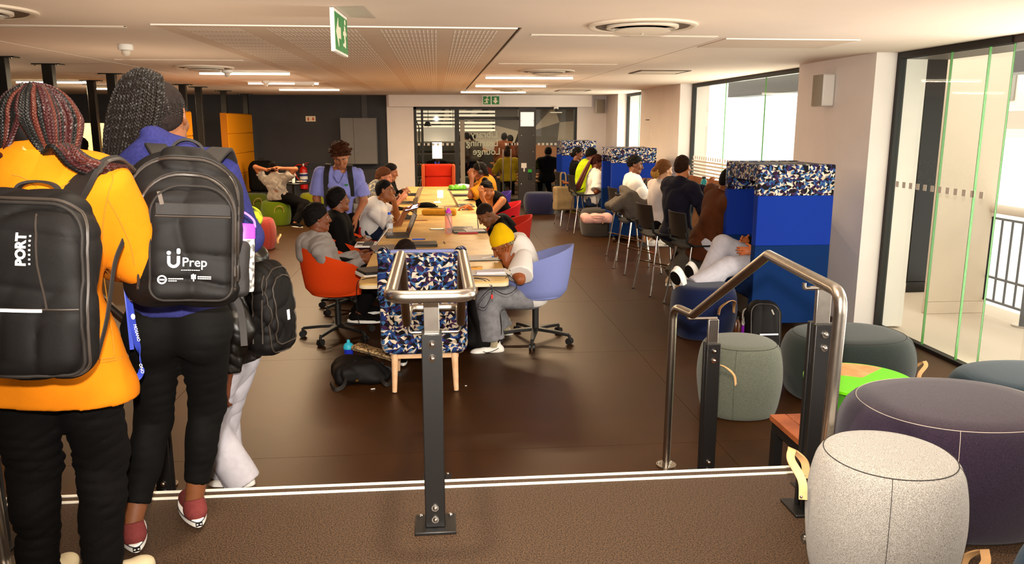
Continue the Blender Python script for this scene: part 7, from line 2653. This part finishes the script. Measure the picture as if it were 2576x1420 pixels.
p = atz(1920, 868, 0)
t = thing('backpack', 'black backpack with a white stripe leaning on the near booth', 'backpack', (2.6, 6.22, 0))
fr = Frame(aty(1918, 826, 6.22), (-.16, -1, .25), roll=-.03)
S = bag_body(fr, .29, .18, .47, .07, hs=.008, top=.8, seed=7)
VF = S.mesh()
obj('body', VF, M_nyl, t, world=True)
BV = bvh(VF)
obj('reflective_stripe', MB().ribbon(outline(dense([(-.045, -.055), (.105, -.045)], closed=False), fr, .08, BV, .003), fr.z, .012, .003), M_refl, t, world=True)
obj('brand_tab', MB().ribbon(outline(dense([(.05, .155), (.065, .115)], closed=False), fr, .08, BV, .003), fr.x, .012, .003), mat('dim_print', '9a958c', rough=.5), t, world=True)
obj('zip', MB().tube(outline(dense(arch(.23, .40, .08)), fr, .08, BV), .004, 6, closed=True), M_zip, t, world=True)
obj('strap_loop', MB().tube(spline([fr.p(-.11, -.02, .17), fr.p(-.155, -.01, .14), fr.p(-.165, 0, .08), fr.p(-.15, .0, .03)], 6), .007, 8), mat('grey_cord', '8a827a', rough=.7), t, world=True)

# ---- on the left: bag on the olive pouf, things on the cafe table
t = thing('backpack', 'tall black bag standing on the olive green pouf', 'backpack', (-3.62, 16.0, .46))
fr = Frame((-3.52, 16.55, .80), (.2, -1, 0))
obj('body', bag_body(fr, .52, .24, .62, .09, hs=.014, seed=3, top=.85).mesh(), M_blk, t, world=True)
obj('handle', MB().tube(spline([fr.p(-.06, 0, .29), fr.p(-.04, 0, .35), fr.p(.04, 0, .35), fr.p(.06, 0, .29)], 5), .012, 8), M_strap, t, world=True)
for dx, lab, m in ((-.13, 'white plate of food on the left of the small cafe table', M_paper), (.14, 'white plate on the right of the small cafe table', M_paper)):
    t = thing('plate', lab, 'plate', (-2.75 + dx, 15.7, .731))
    obj('dish', MB().lathe([(.001, 0), (.05, 0), (.10, .018), (.102, .022), (.05, .008), (.001, .006)], n=24), m, t)
    obj('food', MB().sphere((0, 0, .018), .04, 10, (1, 1, .5)), mat('food_tan', 'b98a55', rough=.7), t)
t = thing('cup', 'tall white cup on the small cafe table', 'cup', (-2.74, 15.6, .731))
obj('body', MB().lathe([(.001, 0), (.028, 0), (.036, .18), (.033, .18), (.001, .17)], n=20), M_white, t)
obj('lid', MB().lathe([(.038, .178), (.038, .19), (.001, .194)], n=20), M_white, t)
t = thing('wood_block', 'small pale wooden block on the floor by the red pouf', 'block', (*atz(685, 577, 0)[:2], 0))
obj('block', MB().box((0, 0, .03), (.12, .09, .06), rotz(.4)), M_wood, t, bevel=.004)
obj('end_grain', MB().box((.03, -.042, .03), (.07, .01, .05), rotz(.4)), M_legw, t)

# ---- coat, tote and oddments at the stools
t = thing('coat', 'grey wool coat draped over the back of a bar stool', 'coat', (2.30, 9.7, .9))
O = np.array([2.32, 9.72, .98])
S = Sdf(.009)
S.box(O + [0, -.04, -.03], (.05, .24, .12), .045, rotx(.1), k=.05)
S.box(O + [-.12, -.06, -.10], (.12, .18, .06), .05, roty(-.6), k=.05)
S.box(O + [.10, -.10, -.17], (.13, .16, .13), .06, roty(.25), k=.06)
S.cap(O + [.06, -.16, .0], O + [.20, -.22, -.36], .06, .05, k=.04)
S.disp(folds(.013, 17, 12))
obj('cloth', S.mesh(), mat('grey_wool', '5d554d', rough=.95, var=.15, scale=90, spec=.1), t, world=True)
obj('sleeve', Sdf(.009).cap(O + [.13, -.2, -.08], O + [.24, -.24, -.40], .055, .045).disp(folds(.008, 22, 3)).mesh(), MATS['grey_wool'], t, world=True)
t = thing('tote_bag', 'beige canvas tote bag hanging from the farthest bar stool', 'bag', (2.30, 14.25, .4))
O = np.array([2.26, 14.22, .52])
obj('body', Sdf(.012).box(O, (.19, .07, .21), .03, rotz(.35)).disp(folds(.008, 16, 2)).mesh(), cloth('8a7556'), t, world=True)
obj('handle', MB().ribbon(spline([O + [-.06, -.03, .20], O + [-.06, -.02, .42], O + [-.02, 0, .46], O + [.03, 0, .42], O + [.04, 0, .2]], 6), (1, .3, 0), .03, .004), cloth('8a7556'), t, world=True)
p = atz(1500, 560, .46)
t = thing('pink_pouch', 'pale pink soft bag lying on the dark grey pouf', 'bag', (p[0], p[1], .455))
obj('body', Sdf(.01).box((0, 0, .06), (.21, .12, .06), .05, roty(-.05), k=.02).ell((-.17, 0, .09), (.07, .08, .05), k=.04).disp(folds(.012, 20, 3)).cut((0, 0, -1), (0, 0, .004)).mesh(), cloth('c99a92'), t)
obj('strap', MB().ribbon(spline([(-.1, -.1, .1), (-.02, -.13, .11), (.1, -.12, .09)], 5), (0, 0, 1), .02, .003), cloth('c99a92'), t)
t = thing('bottle', 'teal bottle on the bar table beside the navy sweater', 'bottle', (3.05, 8.95, 1.021))
obj('body', MB().lathe([(.001, 0), (.035, 0), (.035, .17), (.02, .2), (.001, .2)], n=20), mat('teal_plastic', '159aa0', rough=.3), t)
obj('cap', MB().lathe([(.022, .2), (.022, .225), (.001, .228)], n=16), M_black, t)
t = thing('laptop', 'dark laptop on the bar table before the navy sweater', 'laptop', (3.2, 8.55, 1.021), -pi / 2)
obj('base', MB().prism(rounded(.32, .22, .01, 3), .016), M_lap, t)
obj('lid', MB().box((0, .115, .12), (.32, .006, .21), rotx(-.3)), M_lap, t)
obj('display', MB().box((0, .109, .12), (.30, .002, .19), rotx(-.3)), M_scr, t)
t = thing('bag', 'dark cloth bag held on the lap of the man by the middle booth', 'bag', (2.78, 10.7, .8))
obj('body', Sdf(.01).box(np.array([2.80, 10.68, .90]), (.10, .16, .13), .06, rotz(.2)).disp(folds(.012, 20, 5)).mesh(), cloth('15131a'), t, world=True)
obj('strap', MB().tube(spline([(2.8, 10.58, 1.0), (2.82, 10.62, 1.1), (2.83, 10.74, 1.08), (2.82, 10.8, 1.0)], 6), .012, 6), M_strap, t, world=True)
t = thing('floor_bags', 'heap of dark bags with red and white stuff under the near bar table', 'bags', (3.0, 7.75, 0))
S = Sdf(.01)
S.ell((2.86, 7.72, .12), (.16, .16, .14), k=.04).box((3.1, 7.8, .14), (.14, .12, .14), .07, k=.04).disp(folds(.014, 18, 6)).cut((0, 0, -1), (0, 0, .002))
obj('body', S.mesh(), M_blk, t, world=True)
obj('red_pouch', Sdf(.009).box((2.98, 7.62, .30), (.12, .07, .05), .03).disp(folds(.01, 24, 2)).mesh(), mat('red_nylon', 'b01a14', rough=.4), t, world=True)
obj('white_cord', MB().tube(spline([(2.7, 7.5, .12), (2.85, 7.48, .16), (3.0, 7.5, .13), (3.12, 7.48, .18), (2.95, 7.46, .2), (2.8, 7.5, .22)], 7), .008, 6), M_white, t, world=True)
t = thing('floor_litter', 'scrap of white paper on the floor in front of the slumped backpack', 'paper', (*atz(938, 980, 0)[:2], 0))
obj('scrap', MB().box((0, 0, .003), (.03, .012, .003), rotz(.4)), M_paper, t)
t = thing('floor_litter', 'tiny white paper scrap on the floor right of the printed chair', 'paper', (*atz(1172, 972, 0)[:2], 0))
obj('scrap', MB().box((0, 0, .003), (.012, .01, .003), rotz(.9)), M_paper, t)
# ================================================================ the room beyond the glazed front
M_ff = mat('far_floor', '4a392a', rough=.5, spec=.4)
struct('floor_far', MB().span(-3, XG + .3, YF, 24.2, -.06, -.002), M_ff)
struct('wall_far_room', MB().span(-3, XG + .3, 24, 24.2, 0, ZC), mat('far_wall', '8a7f76', rough=.8))
struct('wall_far_room_left', MB().span(-3.1, -3, YF + .15, 24.2, 0, ZC), M_wall)
struct('wall_far_room_right', MB().span(XG + .25, XG + .4, YF + .1, 24.2, 0, ZC), M_wall)
lamp('lounge_light', 'AREA', (.6, 21.2, ZC - .06), 110, (1, .78, .5), 3.4, 2.6)
lamp('lounge_light', 'AREA', (2.8, 21.0, ZC - .06), 45, (1, .85, .66), 1.4, 2.6)
# mural of facets on the back wall and the side screen
mu = thing('mural', 'wall mural of grey, white, brown and rust red facets beyond the glass', 'mural', (2.2, 23.97, 0))
FC = {'mural_rust': '8a2f1c', 'mural_grey': '6f6a68', 'mural_pale': 'b9aca0', 'mural_dark': '332c2a', 'mural_tan': 'b0795a'}
rf = random.Random(5)
gx, gz = np.linspace(-.9, 4.3, 9), np.linspace(.05, 2.35, 5)
pt_ = {(i, j): (gx[i] + rf.uniform(-.2, .2) * (0 < i < 8), gz[j] + rf.uniform(-.18, .18) * (0 < j < 4)) for i in range(9) for j in range(5)}
ks = list(FC)
for i in range(8):
    for j in range(4):
        a, b, c, d_ = pt_[i, j], pt_[i + 1, j], pt_[i + 1, j + 1], pt_[i, j + 1]
        for tri in ((a, b, c), (a, c, d_)):
            low = j < 2
            nm = rf.choice(['mural_rust', 'mural_rust', 'mural_tan', 'mural_dark', 'mural_grey'] if low else ['mural_grey', 'mural_pale', 'mural_pale', 'mural_grey', 'mural_dark'])
            obj('facet', MB().prism([tri[0], tri[1], tri[2]], .01, (0, 23.99, 0), (1, 0, 0), (0, 0, 1)), mat(nm, FC[nm], rough=.8), mu, world=True)
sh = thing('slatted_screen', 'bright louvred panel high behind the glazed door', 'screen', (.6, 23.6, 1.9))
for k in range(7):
    obj('slat', MB().span(-.9, 1.7, 23.55, 23.62, 1.62 + k * .105, 1.68 + k * .105), mat('louvre', 'efe2d0', rough=.6, emit=.4), sh, world=True)  # slats carry a weak added glow
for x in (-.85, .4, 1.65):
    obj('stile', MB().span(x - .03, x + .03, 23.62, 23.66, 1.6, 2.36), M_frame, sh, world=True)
bl = thing('white_board', 'white board hanging behind the left glass pane', 'board', (-.02, 19.6, 1.5))
obj('board', MB().span(-.36, .52, 19.58, 19.62, 1.42, 1.74), mat('bright_board', 'f6e2d2', rough=.5, emit=.15), bl, world=True)  # plain board given a slight glow of its own
obj('hanger', MB().cyl((-.2, 19.6, 1.74), (-.2, 19.6, 2.44), .006).cyl((.4, 19.6, 1.74), (.4, 19.6, 2.44), .006), M_black, bl, world=True)
sc2 = thing('light_panel', 'small glowing white panel above the seated person behind the glass', 'lamp', (-.02, 19.3, 1.15))
obj('panel', MB().span(-.11, .12, 19.29, 19.31, 1.02, 1.40), mat('glow_panel', 'fff6e4', rough=.5, emit=2.5), sc2, world=True)
obj('stand', MB().cyl((0, 19.32, 0), (0, 19.32, 1.04), .012), M_black, sc2, world=True)
sf = thing('sofa_bench', 'long dark grey padded sofa behind the left glass pane', 'sofa', (-.1, 20.6, 0))
for k, z in enumerate((.2, .52, .84, 1.12)):
    obj('back_roll', MB().span(-1.0, .6, 20.5, 20.75, z, z + .28), mat('grey_pad', '37332f', rough=.7), sf, world=True, bevel=.05)
obj('seat', MB().span(-1.0, .6, 20.0, 20.5, .1, .45), MATS['grey_pad'], sf, world=True, bevel=.04)
for k, (y, lab) in enumerate(((19.6, 'near wooden bench row beyond the glazed door'), (20.9, 'second wooden bench row beyond the glazed door'), (22.2, 'third wooden bench row beyond the glazed door'))):
    b = thing('bench_table', lab, 'bench', (2.4, y, 0))
    obj('top', MB().span(1.55, 3.9, y - .2, y + .2, .43, .47), M_bar, b, world=True, bevel=.006)
    obj('table', MB().span(1.5, 3.9, y + .35, y + .75, .72, .75), M_bar, b, world=True)
    for x in (1.62, 2.6, 3.7):
        obj('leg', MB().span(x - .03, x + .03, y - .17, y + .17, 0, .43), M_black, b, world=True)
        obj('table_leg', MB().span(x - .03, x + .03, y + .4, y + .7, 0, .72), M_black, b, world=True)
pouf('grey green felt pouf just inside the glazed door', 0, 0, 0, .30, .62, '3b3d36', '23241f', at=(.86, 18.75), seam='n', handle=(), sq=3)
F1 = person('person in a mustard top with back turned, seated beyond the door handles', (1.72, 19.35, .52), (1.70, 19.32, .98), (1.70, 19.36, 1.12), (.2, 1, -.1), (1, 0, 0), feet=((1.6, 19.75, .08), (1.85, 19.75, .08)), hands=((1.5, 19.7, .75), (1.9, 19.7, .75)), skin='8a5234', h=.013, base=(1.72, 19.35, 0), eyes=False, fine='no',
            top=dict(m=cloth('a8861a'), loose=.03, hem=.05, sleeve='long'), bottom=dict(m=M_blk), hair=dict(kind='bun', col='2a160c', bun=(0, -.02, .14), bs=.06, th=.012, line=-.01))
F2 = person('person in a black shirt with back turned, seated right of the door post', (2.66, 19.3, .52), (2.66, 19.28, 1.0), (2.68, 19.33, 1.16), (.1, 1, -.2), (1, .1, 0), feet=((2.55, 19.7, .08), (2.8, 19.7, .08)), hands=((2.45, 19.65, .78), (2.85, 19.65, .78)), skin='5a3522', h=.013, base=(2.66, 19.3, 0), eyes=False, fine='no',
            top=dict(m=M_blk, loose=.03, hem=.05, sleeve='short'), bottom=dict(m=M_blk), hair=dict(kind='short', col='0d0807', th=.012, line=-.01))
F3 = person('person in a dark jacket with a blue lanyard seated behind the red armchair', (.0, 19.75, .45), (.0, 19.7, .93), (-.02, 19.62, 1.07), (0, -.8, -.5), (-1, 0, 0), feet=((.15, 19.4, .08), (-.15, 19.4, .08)), hands=((.12, 19.45, .72), (-.12, 19.45, .72)), skin='5a3522', h=.013, base=(0, 19.75, 0), eyes=False, fine='no',
            top=dict(m=M_blk, loose=.03, hem=.05, sleeve='long'), bottom=dict(m=M_blk), hair=dict(kind='short', col='0d0807', th=.02, line=-.01))
obj('lanyard', MB().ribbon([(-.05, 19.57, .93), (0, 19.53, .78), (.0, 19.53, .70)], (1, 0, 0), .04, .006).ribbon([(.05, 19.57, .93), (0, 19.53, .78)], (1, 0, 0), .03, .006), mat('lanyard_royal', '1d3fd0', rough=.5), F3['T'], world=True)
for i, (x, y, zz, c, lab) in enumerate(((.62, 22.6, 1.45, '2a211c', 'dark haired person seated far back left of the lettering'), (1.02, 22.9, 1.5, '3a322c', 'dark silhouette of a person far back behind the word Library'), (.85, 23.1, 1.52, '8a7f74', 'person in pale grey far back beyond the lettering'), (1.84, 22.0, 1.52, '5a2c16', 'person in a rust brown top standing far back near the door post'), (2.05, 22.6, 1.46, '4a2616', 'second person in brown far back near the door post'))):
    person(lab, (x, y, zz - .68), (x, y, zz - .20), (x, y, zz - .05), (.3, 1, 0) if i % 2 else (-.4, 1, 0), (1, 0, 0), feet=((x + .1, y, .08), (x - .1, y, .08)), skin='6a3a22', h=.016, base=(x, y, 0), eyes=False, fine='no', s=.9,
           top=dict(m=cloth(c), loose=.03, hem=.05, sleeve='long'), bottom=dict(m=M_blk), hair=dict(kind='short', col='0d0807', th=.016, line=-.01))
for x, z, lab in ((-.42, 1.72, 'black desk lamp arm at the left edge of the glazing'),):
    t = thing('desk_lamp', lab, 'lamp', (x, 18.7, 0))
    obj('stem', MB().cyl((x, 18.7, 0), (x + .02, 18.7, 1.75), .016).cyl((x + .02, 18.7, 1.75), (x - .1, 18.72, 2.05), .012), M_black, t, world=True)
    obj('shade', MB().lathe([(.001, .12), (.05, .1), (.09, 0), (.085, 0), (.001, .1)], (x + .22, 18.7, 1.78), 20), M_black, t, world=True)
    obj('base', MB().lathe([(.14, 0), (.14, .02), (.001, .03)], (x, 18.7, 0), 20), M_black, t, world=True)
for x, y, lab in ((.2, 20.4, 'bright ceiling spot behind the left glass pane'), (1.85, 20.4, 'bright ceiling spot behind the glazed door')):
    t = thing('spot_lamp', lab, 'lamp', (x, y, ZC), 0)
    obj('housing', MB().cyl((0, 0, 0), (0, 0, -.14), .05), M_white, t)
    obj('bulb', MB().sphere((0, 0, -.17), .06, 12), mat('bulb', 'fff4dc', emit=14.), t)
t = thing('strip_light', 'strip light on the ceiling of the room beyond the door', 'light', (1.5, 19.6, ZC), 0)
obj('housing', MB().span(-.7, .7, -.03, .03, -.02, 0), M_white, t)
obj('diffuser', MB().span(-.68, .68, -.025, .025, -.04, -.02), M_lite, t)
